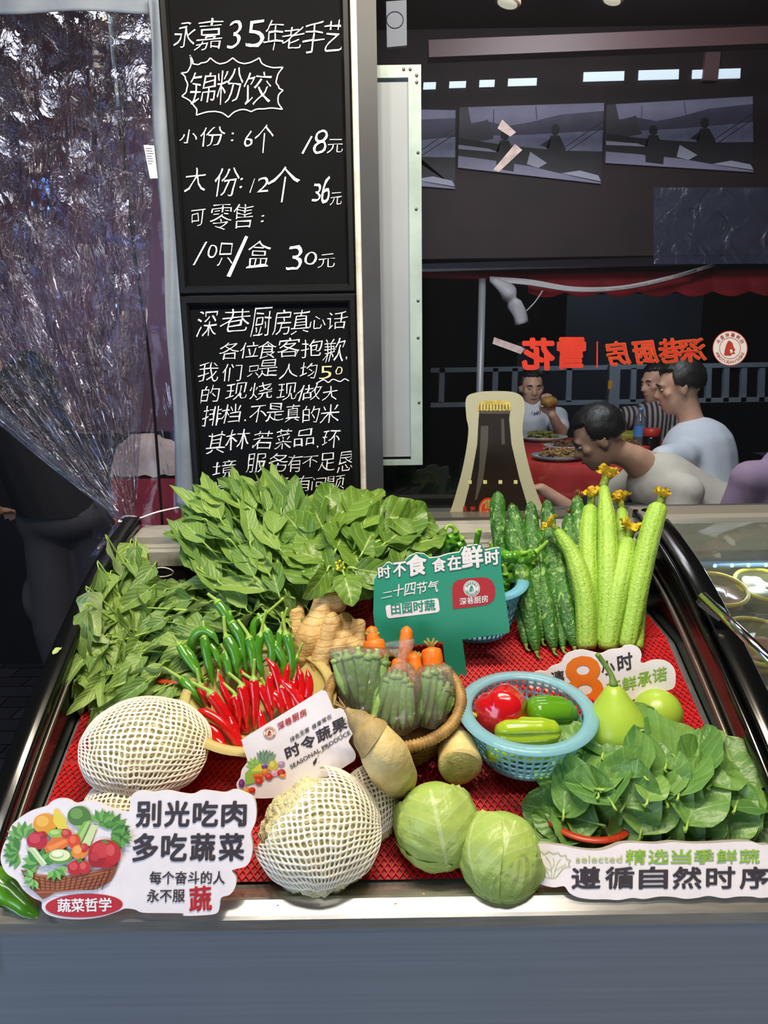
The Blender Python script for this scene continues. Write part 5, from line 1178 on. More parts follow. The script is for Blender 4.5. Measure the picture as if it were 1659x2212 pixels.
p = pc(1052, 1541, -.012); g = G(); g.tube(catmull([p + Vector((.006, .004, 0)), p, p + Vector((-.018, -.006, .0)), p + Vector((-.024, -.007, .001))], 12), [(0, .008), (.3, .0042), (.8, .004), (1, .0058)], 10)
rp = [o for o in bpy.data.objects if o.get('label') == 'red bell pepper in the light blue basket'][0]; obj('stem', g, mat('pepper_stem', '#a9bf3a'), rp)
pepper(pc(1190, 1542, .01), (1, .15, -.1), (0, -.3, 1), .086, .0295, M_gp, 'dark green bell pepper at the right in the light blue basket', False, 4, .3)
pepper(pc(1140, 1581, -.045), (1, -.05, .03), (0, -.3, 1), .102, .0235, M_yp, 'lime green bell pepper lying in front in the light blue basket', False, 4, 1.0)
for k, (px, py) in enumerate(((1098, 1622), (1168, 1624))):
    pepper(pc(px, py, -.05), (1, .1 * k, 0), (0, 0, 1), .07, .017, M_yp, 'lime pepper seen through the front holes of the blue basket, %s one' % ('left', 'right')[k], False, 4, 2.0 + k)

# wrinkled green peppers
M_wp = mat('wrinkled_pepper', '#5c9e24', .17, spec=.6, coat=.4, col2='#478a1a', ns=14)
WP = [([(985, 1150), (965, 1180), (940, 1198)], 14, [(985, 1150), (979, 1138), (967, 1136), (962, 1146)], 'wrinkled green pepper left of the sign top, with a hooked stem'),
      ([(1000, 1165), (985, 1190), (960, 1215)], 13, [(1000, 1165), (985, 1150), (978, 1137)], 'wrinkled green pepper just above the green sign edge'),
      ([(1034, 1148), (1030, 1168), (1025, 1200)], 7, [(1034, 1148), (1036, 1146), (1037, 1144)], 'small smooth upright green pepper above the green sign'),
      ([(1158, 1192), (1135, 1205), (1110, 1218), (1092, 1236)], 13, [(1158, 1192), (1170, 1182), (1184, 1168)], 'wrinkled green pepper pointing right over the cucumbers with a long stem'),
      ([(1126, 1195), (1105, 1203), (1085, 1200), (1070, 1212)], 12, [(1126, 1195), (1136, 1194), (1145, 1190)], 'wrinkled green pepper behind the right corner of the green sign'),
      ([(1150, 1215), (1122, 1240), (1100, 1252), (1087, 1285)], 14, [(1150, 1215), (1155, 1206), (1160, 1200)], 'wrinkled green pepper drooping right of the green sign'),
      ([(1092, 1240), (1088, 1265), (1093, 1297)], 10, [(1092, 1240), (1090, 1228), (1086, 1220)], 'wrinkled green pepper lowest along the right edge of the green sign'),
      ([(1060, 1190), (1045, 1205), (1020, 1225)], 13, [(1060, 1190), (1062, 1180), (1058, 1172)], 'wrinkled green pepper mostly hidden behind the green sign')]
for k, (pts, rp, st, lb) in enumerate(WP):
    D0 = dep(c2_) - .012 + .006 * (k % 3) - (.03 if k in (3, 4, 5, 6) else -.01); P = [atD(*p, D0 + .01 * i) for i, p in enumerate(pts)]; path = catmull(P, 30); R = rp * D0 / FPX; t = thing('green_pepper', lb, 'green pepper', P[-1] - Vector((0, 0, R)), 'wrinkled green peppers')
    wr = .28 if k != 2 else .04
    g = G(); g.tube(path, [(0, .15 * R), (.04, .6 * R), (.15, R), (.5, .95 * R), (.8, .62 * R), (1, .12 * R)], 22, None, lambda u, an: 1 + wr * noise.noise(Vector((math.cos(an) * 1.4, math.sin(an) * 1.4, u * 9 + k * 5))) + wr * .5 * math.sin(u * 24 + an * 2)); obj('flesh', g, M_wp, t)
    g = G(); g.tube(catmull([atD(*p, D0 - .003 - .004 * i) for i, p in enumerate(st)], 14), [(0, .0075), (.2, .0045), (1, .003)], 8); obj('stem', g, mat('pepper_stem2', '#7fae34', .4), t)

# ---------------------------------------------------------------- gourds
M_gourd = mat('gourd_skin', '#a8c646', .3, col2='#98ba3a', ns=5, spec=.5, bump=.08, bs=40)
gc = onbed(1330, 1580, .058); R = mpx(gc, 68); ax = Vector((-.06, .10, 1)).normalized(); T = Vz.rotation_difference(ax).to_matrix()
t = thing('bottle_gourd', 'pear shaped pale green gourd with a curved stem, beside the blue basket', 'gourd', gc - Vector((0, 0, R)))
g = G(); g.lathe(gc, [(.001, -R * .95), (R * .35, -R * .9), (R * .75, -R * .62), (R * .97, -R * .15), (R, .12 * R), (R * .88, .5 * R), (R * .62, .92 * R), (R * .42, 1.2 * R), (R * .28, 1.42 * R), (R * .13, 1.52 * R), (.001, 1.54 * R)], 44, None, T); 
obj('fruit', modmesh(g, [('SUBSURF', {'levels': 1, 'render_levels': 1})]), M_gourd, t)
tp = gc + T @ Vector((0, 0, 1.5 * R)); g = G(); g.tube(catmull([tp, tp + Vector((-.004, .006, .018)), tp + Vector((-.020, .008, .042)), tp + Vector((-.026, .008, .05))], 14), [(0, .007), (.3, .0042), (1, .0042)], 10); obj('stem', g, M_cstem, t)
rc = onbed(1420, 1548, .045); rc = rc + Vector((.0, .045, 0.01)); rc = atD(1420, 1542, dep(rc)); R = mpx(rc, 53); t = thing('round_gourd', 'round pale green gourd with a dark hollow end, under the white promise sign', 'gourd', rc - Vector((0, 0, R)))
hd = (atD(1398, 1590, dep(rc) - .04) - rc).normalized()
g = G(); g.ico(rc, R, 5, lambda d: 1 - .28 * max(0, (d.dot(hd) - .86) / .14) ** .7, None); obj('fruit', g, M_gourd, t)
g = G(); g.ico(rc + hd * R * .70, (R * .30, R * .30, R * .18), 3, lambda d: 1 + .25 * noise.noise(d * 5), None, Vz.rotation_difference(hd).to_matrix()); obj('blossom_scar', g, mat('scar', '#4a3a1c', .9, col2='#2a2010', ns=90), t)

# ---------------------------------------------------------------- cabbages
M_cab = leafmat('cabbage_leaf', '#8fb640', '#b0c868', '#c6d890', .34, 5, 3.2, .5)
def cabbage(px, py, rpx, root, label, seed):
    c = onbed(px, py, .05); R = rpx * dep(c) / FPX; c = onbed(px, py + 6, R * .8); rr = random.Random(seed); t = thing('cabbage', label, 'cabbage', c - Vector((0, 0, R)), 'green cabbages in front')
    rt = (atD(*root, dep(c) - R * .6) - c).normalized(); x = rt.cross(Vector((.2, .3, 1))).normalized(); y = rt.cross(x)
    g = G(); g.ico(c, R * .965, 4, lambda d: 1 + .02 * noise.noise(d * 3), None); obj('heart', g, mat('cabbage_heart', '#93b14c', .4, col2='#a8c168', ns=10), t)
    for k in range(9):
        a0 = k * 2.4 + seed; o = x * math.cos(a0) + y * math.sin(a0); s_ = rt.cross(o); span = rr.uniform(1.5, 2.5); half = rr.uniform(.8, 1.15); lift = .985 + .013 * k; g = G(); nu, nv = 26, 30; sd = rr.random() * 30
        def fn(u, v):
            uu = u * 2 - 1; wv = math.sin(min(1, .12 + v * 1.25) * PI * .5) ** .8 * (1 - .35 * v ** 4); th = -.15 + span * v; ph = half * uu * wv
            d = (rt * math.cos(th) + o * math.sin(th)); d = (d * math.cos(ph) + s_ * math.sin(ph)).normalized(); au = abs(uu)
            vein = .022 * math.exp(-(uu * 9) ** 2) * (1 - v) + .009 * max(0, math.cos((v * 6 - au * 4) * 2 * PI)) ** 8 * (1 - au)
            edge = max(0, au - .75) * 4; edge = max(edge, (v - .86) * 7)
            q = lift + vein + .03 * noise.noise(d * 3.5 + Vector((sd, 0, 0))) + .014 * noise.noise(d * 11 + Vector((sd, 0, 0))) + edge * (.016 + .05 * noise.noise(Vector((v * 9, uu * 5, sd))))
            return c + d * (R * q)
        g.grid(fn, nu, nv); obj('leaf', g, M_cab, t)
    g = G(); g.ell(c + rt * R * .98, R * .1, None, None, 10, 8); obj('stump', g, mat('cabbage_stump', '#cfc98e', .7), t)
cabbage(943, 1772, 88, (960, 1850), 'larger green cabbage with pale ribs, left of the pair in front', 1)
cabbage(1085, 1838, 89, (1060, 1915), 'duller green cabbage, right of the pair, behind the selected sign', 5)

# ---------------------------------------------------------------- cauliflowers in foam nets
M_curd = mat('cauliflower', '#e9e2b4', .75, col2='#d6cd96', ns=60, bump=.8, bs=230); M_net = mat('foam_net', '#f0ebdc', .6, col2='#e4dcc6', ns=30, spec=.3); M_cleaf = leafmat('cauli_leaf', '#8fae5a', '#a9c07c', '#cdd8a4', .5)
def cauli(px, py, rx, ry, label, seed, nx=22, ny=18, ext=1.22, hgt=None, roll=0.0, cut=None, rot=(0, 0)):
    c = onbed(px, py, .05); R = rx * dep(c) / FPX; c = onbed(px, py, R * .55); R = rx * dep(c) / FPX; Rz = ry * dep(c) / FPX
    t = thing('cauliflower', label, 'cauliflower', c - Vector((0, 0, Rz * .8)), 'cauliflowers in white foam nets')
    def lump(d):
        dd, pp = noise.voronoi(d * 3.6 + Vector((seed, 0, 0))); d2, p2 = noise.voronoi(d * 11 + Vector((seed, 3, 0)))
        return .95 - .13 * dd[0] - .05 * d2[0]
    g = G(); g.ico(c, (R * .985, R * .9, Rz * .985), 6, lump, None); obj('curd', g, M_curd, t)
    w = (TOCAM(c) * .75 + Vector((rot[0], 0, .55 + rot[1]))).normalized(); x = Vector((1, 0, 0)); x = (x - w * x.dot(w)).normalized(); y = w.cross(x)
    x, y = x * math.cos(roll) + y * math.sin(roll), y * math.cos(roll) - x * math.sin(roll)
    g = G(); k = 0; idx = {}
    for j in range(ny + 1):
        for i in range(nx + 1):
            a = (i / nx * 2 - 1) * ext; b = (j / ny * 2 - 1) * ext; a += .05 * noise.noise(Vector((i * .35, j * .35, seed))); b += .05 * noise.noise(Vector((i * .35, j * .35, seed + 9)))
            d = (w + x * math.tan(a) * .92 + y * math.tan(b) * .92).normalized(); q = 1.005 + .03 * noise.noise(d * 3 + Vector((seed, 0, 0)))
            p = c + Vector((d.x * R, d.y * R * .92, d.z * Rz)) * q; p.z = max(p.z, bedz(p.y) + .004)
            if cut and cut(a, b): continue
            idx[(i, j)] = len(g.v); g.v.append(p)
    for j in range(ny):
        for i in range(nx):
            q = [(i, j), (i + 1, j), (i + 1, j + 1), (i, j + 1)]
            if all(s in idx for s in q): g.face([idx[s] for s in q])
    used = set(i for f in g.f for i in f); mp = {}; nv_ = []
    for i in sorted(used): mp[i] = len(nv_); nv_.append(g.v[i])
    g.v = nv_; g.f = [tuple(mp[i] for i in f) for f in g.f]
    net = modmesh(g, [('SUBSURF', {'levels': 1, 'render_levels': 1, 'subdivision_type': 'SIMPLE'}), ('SMOOTH', {'iterations': 2, 'factor': .3})])
    # keep only the original net lines: wire on the coarse grid
    bpy.data.meshes.remove(net)
    wr = modmesh(g, [('WIREFRAME', {'thickness': .0040, 'use_even_offset': False, 'use_boundary': True}), ('SUBSURF', {'levels': 1, 'render_levels': 1})]); obj('foam_net', wr, M_net, t)
    return t, c, R
cauli(317, 1622, 143, 108, 'round cauliflower in a white foam net, at the left below the leaves', 3, 25, 21)
cauli(268, 1752, 90, 70, 'cauliflower in a foam net mostly hidden behind the left front sign', 8, 18, 16)
cauli(798, 1752, 66, 100, 'cauliflower in a foam net half behind the large front one', 12, 16, 18, roll=.35)
cauli(686, 1805, 143, 142, 'largest cauliflower at the front, white foam net slipped off its top left', 17, 24, 24, 1.25, roll=.12, cut=lambda a, b: b > .42 + .8 * a and a < .3)

# ---------------------------------------------------------------- bamboo shoot and cut root
M_shoot = mat('shoot_skin', '#e2cf92', .5, col2='#cdb272', ns=30, bump=.25, bs=120); M_sheath = mat('shoot_sheath', '#8f7d52', .6, col2='#b49a62', ns=26, bump=.3, bs=130, aniso=(1, 1, .4))
P = [onbed(745, 1530, .03), onbed(785, 1578, .045), onbed(825, 1630, .045), onbed(858, 1690, .035)]; _w = dep(onbed(852, 1578, .05)); P = [atD(*px, d_) for px, d_ in zip(((748, 1532), (786, 1570), (825, 1622), (858, 1684)), (_w - .115, _w - .128, _w - .140, dep(P[3]) - .012))]
path = catmull(P, 40); K = dep(P[2]) / FPX
t = thing('bamboo_shoot', 'pointed bamboo shoot with brown sheaths, lying between the signboard and wicker basket', 'bamboo shoot', P[2] - Vector((0, 0, .04)))
g = G(); g.tube(path, [(0, 3 * K), (.25, 22 * K), (.5, 40 * K), (.8, 51 * K), (.97, 50 * K), (1, 46 * K)], 28, None, lambda u, an: 1 + .02 * math.sin(an * 14)); obj('core', g, M_shoot, t)
for (u0, u1, dr, m_) in ((.0, .56, 2.2, M_sheath), (.0, .40, 3.6, M_sheath), (.30, .93, .9, M_shoot)):
    sub = [path[int(u0 * 39) + i] for i in range(int((u1 - u0) * 39) + 1)]; n = len(sub); rs = []
    g = G(); g.tube(sub, lambda v: (interp([(0, 3), (.25, 22), (.5, 40), (.8, 51), (1, 50)], u0 + v * (u1 - u0)) + dr) * K, 28, None, lambda u, an: 1 + .02 * math.sin(an * 17) + (.06 * max(0, math.sin(an)) if u > .95 else 0), cap=False)
    # slanted edge of the wrap
    for i in range(n - 4, n):
        for j in range(28): g.v[i * 28 + j] = g.v[i * 28 + j] + (sub[-1] - sub[-3]).normalized() * (.012 * math.sin(2 * PI * j / 28) * (i - n + 5) / 4)
    obj('sheath', g, m_, t)
g = G()
for k in range(7): d = (P[0] - P[1]).normalized() + Vector((rnd.uniform(-.4, .4), rnd.uniform(-.4, .4), rnd.uniform(-.2, .4))); g.tube([path[1], path[0] + d * .008, path[0] + d * .018], [(0, .002), (1, .0004)], 5)
obj('tip_fibres', g, mat('fibre', '#9a7f4a', .8), t)
a, b = atD(972, 1585, dep(onbed(980, 1580, .04))), atD(995, 1656, dep(onbed(990, 1660, .042)) - .02); K = dep(b) / FPX; t = thing('bamboo_shoot', 'short pale root end with a round cut face, between wicker basket and blue basket', 'bamboo shoot', b - Vector((0, 0, .04)))
g = G(); path = catmull([a, a.lerp(b, .5) + Vector((.002, 0, .003)), b], 22); g.tube(path, [(0, 27 * K), (.1, 33 * K), (.6, 44 * K), (.95, 48 * K), (1, 47 * K)], 34, None, lambda u, an: 1 + .025 * noise.noise(Vector((math.cos(an) * 2, math.sin(an) * 2, u * 3))) + .012 * math.sin(u * 30)); obj('skin', g, M_shoot, t)
ax = (b - a).normalized(); g = G(); g.lathe(b, [(.001, .0035), (36 * K, .003), (45 * K, .0015), (47 * K, -.001)], 36, None, Vz.rotation_difference(ax).to_matrix(), lambda an, z: 1 + .03 * math.sin(an * 3)); obj('cut_face', g, mat('cut_face', '#c9bd7a', .7, col2='#a89a5a', ns=45, bump=.3, bs=200), t)
g = G()
for k in range(9): an = rnd.uniform(0, 6.28); u = rnd.uniform(.2, .9); p = path[int(u * 21)]; q = p + (Vector((math.cos(an), math.sin(an) * .6 - .5, .6 + .2 * math.sin(an)))).normalized() * 41 * K; g.tube([q, q + Vector((rnd.uniform(-.012, .012), -.004, .004)), q + Vector((rnd.uniform(-.02, .02), -.006, -.006))], .0006, 4)
obj('rootlets', g, mat('fibre', '#9a7f4a'), t)

# ---------------------------------------------------------------- wicker basket, okra bags, carrots
WC = onbed(852, 1578, .008); WT = Matrix.Rotation(math.radians(16), 3, 'X'); wr_t, wr_b, wh = .108, .080, .074
M_wick = mat('wicker', '#8a6a34', .55, col2='#6b4e24', ns=50, bump=.3, bs=200); M_wrim = mat('wicker_rim', '#a8854a', .5, col2='#7f5f2c', ns=60)
t = thing('wicker_basket', 'brown wicker basket holding bagged okra and carrots', 'basket', WC)
rows = 13
for j in range(rows):
    h = wh * (j + .5) / rows; r0 = wr_b + (wr_t - wr_b) * (j / rows) ** .75; pts = []
    for i in range(144): a = 2 * PI * i / 144; q = r0 + .0022 * math.sin(a * 18 + (PI if j % 2 else 0)); pts.append(WC + WT @ Vector((math.cos(a) * q, math.sin(a) * q, h + .0008 * math.sin(a * 36 + j))))
    g = G() if j == 0 else g; g.tube(pts + [pts[0]], .0033, 6, cap=False)
obj('weave', g, M_wick, t)
g = G()
for i in range(36): a = 2 * PI * i / 36; g.tube([WC + WT @ Vector((math.cos(a) * (wr_b + (wr_t - wr_b) * u ** .75), math.sin(a) * (wr_b + (wr_t - wr_b) * u ** .75), wh * u)) for u in (0, .25, .5, .75, 1)], .0022, 5)
g.lathe(WC, [(.001, 0), (wr_b, 0), (wr_b, .003), (.001, .003)], 36, None, WT)
obj('stakes', g, M_wick, t)
g = G(); n = 360
rs = []
for i in range(n + 1): a = 2 * PI * i / n; rs.append(WC + WT @ Vector((math.cos(a) * wr_t, math.sin(a) * wr_t, wh)))
g.tube(rs, .0085, 10, None, lambda u, an: 1 + .16 * math.sin(u * 2 * PI * 110), cap=False); obj('wrapped_rim', g, M_wrim, t)
M_okra = mat('okra', '#86b05a', .5, col2='#9cc070', ns=14, lo=.35, hi=.65, bump=.2, bs=160); M_okcap = mat('okra_cap', '#9ab86a', .5); M_bag = glassmat('clear_bag', '#f4f6f4', .09, .06, .07, 1.0, 45, .012, '#eef2ec')
wd = dep(WC + Vector((0, 0, .05)))
def okra(a, b, r, label, grp, t=None):
    a, b = Vector(a), Vector(b); path = catmull([a, a.lerp(b, .5) + Vector((rnd.uniform(-.003, .003), 0, rnd.uniform(-.002, .003))), b], 18)
    t = thing('okra', label, 'okra', b, grp)
    g = G(); g.tube(path, [(0, r * .8), (.1, r * .95), (.5, r), (.8, r * .7), (1, r * .1)], 20, None, lambda u, an: 1 - .1 * abs(math.sin(an * 2.5))); obj('pod', g, M_okra, t)
    d = (a - b).normalized(); g = G(); g.tube([a - d * .004, a + d * .002, a + d * .004, a + d * .009, a + d * .013], [(0, r * .95), (.25, r * 1.02), (.45, r * .5), (.8, r * .38), (1, r * .42)], 12); obj('cap', g, M_okcap, t)
def bag(path_px, rad_px, label, D, neck=None, flat=.7, seed=0):
    path = catmull([atD(*p, D) for p in path_px], 30); K = D / FPX; g = G()
    g.tube(path, [(a, b * K) for a, b in rad_px], 40, None, lambda u, an: 1 + .09 * noise.noise(Vector((math.cos(an) * 2.5, math.sin(an) * 2.5, u * 4 + seed))) + .05 * noise.noise(Vector((math.cos(an) * 7, math.sin(an) * 7, u * 3 + seed))), cap=True, flat=flat, ref=(0, 1, .3))
    tagit(obj('plastic_bag', g, M_bag), label, 'bag')
OK1 = [((726, 1426), (752, 1512)), ((750, 1420), (772, 1520)), ((775, 1414), (790, 1525)), ((795, 1420), (780, 1535)), ((812, 1418), (790, 1550)), ((832, 1430), (800, 1560)), ((738, 1424), (765, 1530)), ((785, 1430), (770, 1540)), ((818, 1440), (792, 1560)), ((760, 1432), (778, 1545))]
for k, (a, b) in enumerate(OK1): okra(atD(*a, wd + .0 + .010 * (k // 6)), atD(*b, wd - .005 + .014 * (k // 6)), .0098, 'okra pod with its cap up, in the left clear bag', 'okra pods in the left bag')
bag([(778, 1402), (778, 1430), (782, 1500), (785, 1568)], [(0, 62), (.1, 66), (.5, 58), (.85, 44), (1, 20)], 'clear plastic bag of okra standing at the left of the wicker basket', wd + .004, seed=1, flat=.45)
OK2 = [((838, 1470), (800, 1570)), ((850, 1462), (825, 1578)), ((862, 1462), (848, 1580)), ((873, 1470), (870, 1580)), ((882, 1480), (888, 1572)), ((846, 1480), (812, 1575)), ((866, 1478), (858, 1578))]
for k, (a, b) in enumerate(OK2): okra(atD(*a, wd - .022 + .010 * (k // 5)), atD(*b, wd - .040 + .012 * (k // 5)), .0092, 'okra pod in the tied middle bag', 'okra pods in the middle bag')
bag([(862, 1385), (866, 1412), (868, 1432), (868, 1446), (866, 1475), (858, 1530), (850, 1582)], [(0, 34), (.08, 30), (.2, 14), (.3, 9), (.42, 24), (.7, 46), (.92, 54), (1, 30)], 'clear plastic bag with a twisted neck, in the middle of the wicker basket', wd - .03, seed=4, flat=.5)
OK3 = [((922, 1458), (905, 1560)), ((936, 1452), (920, 1568)), ((948, 1462), (938, 1560)), ((965, 1490), (950, 1555)), ((975, 1500), (962, 1545)), ((930, 1466), (912, 1570))]
for k, (a, b) in enumerate(OK3): okra(atD(*a, wd - .015 + .008 * (k % 3)), atD(*b, wd - .028 + .008 * (k % 3)), .0092, 'okra pod in the right clear bag', 'okra pods in the right bag')
bag([(936, 1438), (938, 1460), (936, 1510), (925, 1572)], [(0, 30), (.15, 40), (.5, 44), (.85, 38), (1, 16)], 'clear plastic bag of okra at the right of the wicker basket', wd - .02, seed=7, flat=.5)
M_car = mat('carrot', '#e8791a', .42, col2='#d9640e', ns=30, bump=.18, bs=90)
CAR = [((801, 1352), (812, 1440), 15, -1, 'carrot tip standing behind the ginger and okra bag'), ((806, 1380), (815, 1470), 25, 1, 'thick carrot with cut green top beside the ginger'), ((879, 1352), (866, 1470), 15, -1, 'slender carrot tip standing tallest against the green sign'), ((893, 1410), (900, 1520), 16, -1, 'carrot behind the twisted bag neck, right side'),
       ((931, 1398), (936, 1500), 23, 1, 'thick carrot with a brown stem end, rightmost'), ((862, 1420), (850, 1510), 17, -1, 'carrot behind the twisted bag neck, left side'), ((838, 1440), (840, 1520), 16, -1, 'carrot low between the left and middle bags')]
for k, (a, b, rp, up, lb) in enumerate(CAR):
    D = wd + .045 + (.012 if k in (0, 2) else 0) - (.01 if k in (3,) else 0); A, B_ = atD(*a, D), atD(*b, D - .02); K = D / FPX; t = thing('carrot', lb, 'carrot', B_, 'carrots in the wicker basket'); path = catmull([A, A.lerp(B_, .5) + Vector((.002, 0, 0)), B_], 24)
    pr = [(0, 2), (.02, rp * .5), (.08, rp * .85), (.3, rp), (1, rp * .95)] if up < 0 else [(0, rp * .3), (.015, rp * .66), (.06, rp * .93), (.2, rp), (1, rp * .85)]
    g = G(); g.tube(path, [(u, r * K) for u, r in pr], 22, None, lambda u, an: 1 + .02 * math.sin(u * 50 + k) * noise.noise(Vector((an, u * 8, k)))); obj('root', g, M_car, t)
    if up > 0:
        d = (A - B_).normalized(); g = G()
        for j in range(6): an = j * 1.05; g.tube([A - d * .002, A + d * .006 + Vector((math.cos(an) * .006, 0, math.sin(an) * .003)), A + d * .012 + Vector((math.cos(an) * .012, -.004, math.sin(an) * .006))], [(0, .004), (1, .0018)], 6)
        obj('stem_stub', g, mat('carrot_top', '#9a9a4a', .7, col2='#7a6a34', ns=80), t)

# ---------------------------------------------------------------- ginger
M_gin = mat('ginger_skin', '#dcbc80', .6, col2='#c9a266', ns=22, bump=.35, bs=90)
def ginger_rings():
    m = M_gin; nt = m.node_tree; N = nt.nodes; L = nt.links; b = N['Principled BSDF']; src = b.inputs['Base Color'].links[0].from_socket
    tc = N.new('ShaderNodeTexCoord'); w = N.new('ShaderNodeTexWave'); w.bands_direction = 'Z'; w.inputs['Scale'].default_value = 26; w.inputs['Distortion'].default_value = 3.5; w.inputs['Detail'].default_value = 2
    L.new(tc.outputs['Object'], w.inputs['Vector']); r = N.new('ShaderNodeValToRGB'); r.color_ramp.elements[0].position = .93; r.color_ramp.elements[1].position = .99; L.new(w.outputs['Fac'], r.inputs[0])
    mx = N.new('ShaderNodeMix'); mx.data_type = 'RGBA'; L.new(r.outputs[0], mx.inputs[0]); L.new(src, mx.inputs[6]); mx.inputs[7].default_value = lin('#b08a4e'); L.new(mx.outputs[2], b.inputs['Base Color'])
ginger_rings()
def ginger(limbs, D, label, base):
    parts = []
    for pts in limbs:
        P = [(atD(px, py, D + dd), r * 1.14 * D / FPX) for px, py, r, dd in pts]
        for (a, ra), (b, rb) in zip(P, P[1:]): parts.append(('c', a, ra, b, rb))
    me = caps(parts, .0032, 5)
    for v in me.vertices: v.co += v.co.normalized() * 0 + Vector((noise.noise(v.co * 60), noise.noise(v.co * 60 + Vector((5, 0, 0))), noise.noise(v.co * 60 + Vector((0, 7, 0))))) * .0022
    tagit(obj('ginger', me, M_gin, None, base), label, 'ginger', 'ginger roots')
gd = dep(onbed(700, 1420, .05))
ginger([[(728, 1300, 20, .02), (705, 1295, 23, .02), (690, 1335, 24, .015), (668, 1380, 29, .0), (655, 1415, 22, .0)], [(715, 1302, 18, .02), (735, 1312, 12, .02)], [(668, 1380, 24, 0), (650, 1430, 18, .01), (672, 1475, 18, .01), (700, 1500, 16, .0)]], gd + .01, 'long knobbly ginger root, left of the pair beside the chillies', onbed(690, 1470, 0))
ginger([[(718, 1342, 18, .0), (712, 1365, 20, .0), (703, 1395, 18, -.005), (690, 1430, 20, -.005), (694, 1470, 20, -.005)], [(745, 1345, 20, .02), (745, 1375, 20, .01), (730, 1400, 20, .0), (705, 1410, 16, -.005)], [(745, 1375, 16, .01), (775, 1352, 15, .025), (770, 1385, 18, .02)], [(760, 1395, 20, .01), (785, 1400, 12, .02)]], gd, 'branched ginger root in front, touching the okra bag', onbed(710, 1480, 0))
ginger([[(641, 1325, 17, .05), (643, 1375, 19, .045), (636, 1400, 18, .045)]], gd, 'stubby ginger piece behind the long root, next to the leaves', onbed(640, 1420, 0))

# ---------------------------------------------------------------- bowl of chillies
CC = onbed(566, 1558, .004); CT = Matrix.Rotation(math.radians(17), 3, 'X'); M_cbowl = mat('pale_yellow_plastic', '#e3d48a', .25, spec=.5, clear=.22, transl=.3)
t = thing('plastic_bowl', 'pale yellow plastic bowl full of red and green chillies', 'bowl', CC)
g = G(); g.lathe(CC, [(.001, 0), (.075, 0), (.085, .006), (.119, .058), (.121, .06), (.117, .06), (.083, .009), (.001, .004)], 56, None, CT); obj('body', g, M_cbowl, t)
g = G(); g.lathe(CC, [(.121 + .009 * math.cos(a), .060 + .004 * math.sin(a)) for a in [2 * PI * k / 10 for k in range(11)]], 64, None, CT); obj('rim', g, M_cbowl, t)
M_chr = mat('red_chilli', '#cf1217', .18, spec=.6, coat=.3, col2='#a80a12', ns=14); M_chg = mat('green_chilli', '#4f8f22', .22, spec=.55, coat=.25, col2='#2f6a18', ns=9, lo=.35, hi=.65); M_chs = mat('chilli_stem', '#8fb04a', .45)
cdp = dep(CC + Vector((0, 0, .06)))
def chilli(pts, rp, m, stem_at, label, grp, depth, lean):
    n = len(pts); P = [atD(px, py, depth + lean * (i / (n - 1))) for i, (px, py) in enumerate(pts)]; path = catmull(P, 26); R = rp * 1.14 * depth / FPX
    t = thing('chilli', label, 'chilli', P[-1], grp); sd = rnd.random() * 20
    fwd = stem_at == 0     # stem end at first point
    pr = [(0, .55 * R), (.05, .95 * R), (.3, R), (.7, .78 * R), (.92, .32 * R), (1, .03 * R)] if fwd else [(0, .03 * R), (.08, .32 * R), (.3, .78 * R), (.7, R), (.95, .95 * R), (1, .5 * R)]
    g = G(); g.tube(path, pr, 14, None, lambda u, an: 1 + .07 * noise.noise(Vector((math.cos(an) * 1.3, math.sin(an) * 1.3, u * 11 + sd)))); obj('flesh', g, m, t)
    return t, path, R
def cstem(t, path, R, end, bend, L_=.035):
    p, d = (path[0], (path[0] - path[3]).normalized()) if end == 0 else (path[-1], (path[-1] - path[-4]).normalized())
    g = G(); g.tube(catmull([p - d * .004, p + d * .005, p + d * L_ * .6 + Vector(bend) * .5, p + d * L_ + Vector(bend)], 14), [(0, R * .9), (.18, R * .75), (.35, R * .35), (1, R * .3)], 8); obj('stem', g, M_chs, t)
RED = [([(415, 1541), (440, 1538), (480, 1562), (512, 1600), (527, 1628)], 10.5, None), ([(453, 1497), (481, 1535), (505, 1570), (522, 1600)], 11, 0), ([(472, 1452), (487, 1495), (511, 1543), (536, 1583)], 10.5, None), ([(434, 1482), (444, 1505), (455, 1530)], 10, 0),
       ([(521, 1482), (530, 1519), (533, 1580)], 10.5, 0), ([(548, 1466), (551, 1519), (548, 1580)], 10, 0), ([(558, 1480), (578, 1519), (588, 1560)], 10, 0), ([(574, 1420), (593, 1446), (606, 1490), (614, 1530)], 11, None), ([(583, 1494), (603, 1514), (612, 1548)], 11, 0),
       ([(623, 1430), (618, 1465), (611, 1505)], 8.5, None), ([(604, 1466), (630, 1492), (652, 1522), (660, 1540)], 12, None), ([(610, 1482), (622, 1520), (628, 1545)], 10, 0), ([(644, 1436), (650, 1475), (652, 1512)], 10, None), ([(663, 1444), (668, 1477), (664, 1510)], 9, None),
       ([(519, 1445), (534, 1475), (543, 1525)], 9.5, None), ([(432, 1560), (462, 1577), (480, 1608)], 10, None), ([(508, 1504), (514, 1530), (518, 1575)], 10, 0), ([(588, 1452), (582, 1480), (592, 1530)], 9, None), ([(495, 1545), (505, 1580), (515, 1612)], 10, None), ([(560, 1530), (565, 1560), (570, 1590)], 10, None), ([(636, 1460), (634, 1490), (640, 1530)], 9.5, None), ([(455, 1580), (470, 1600), (490, 1622)], 9.5, None)]
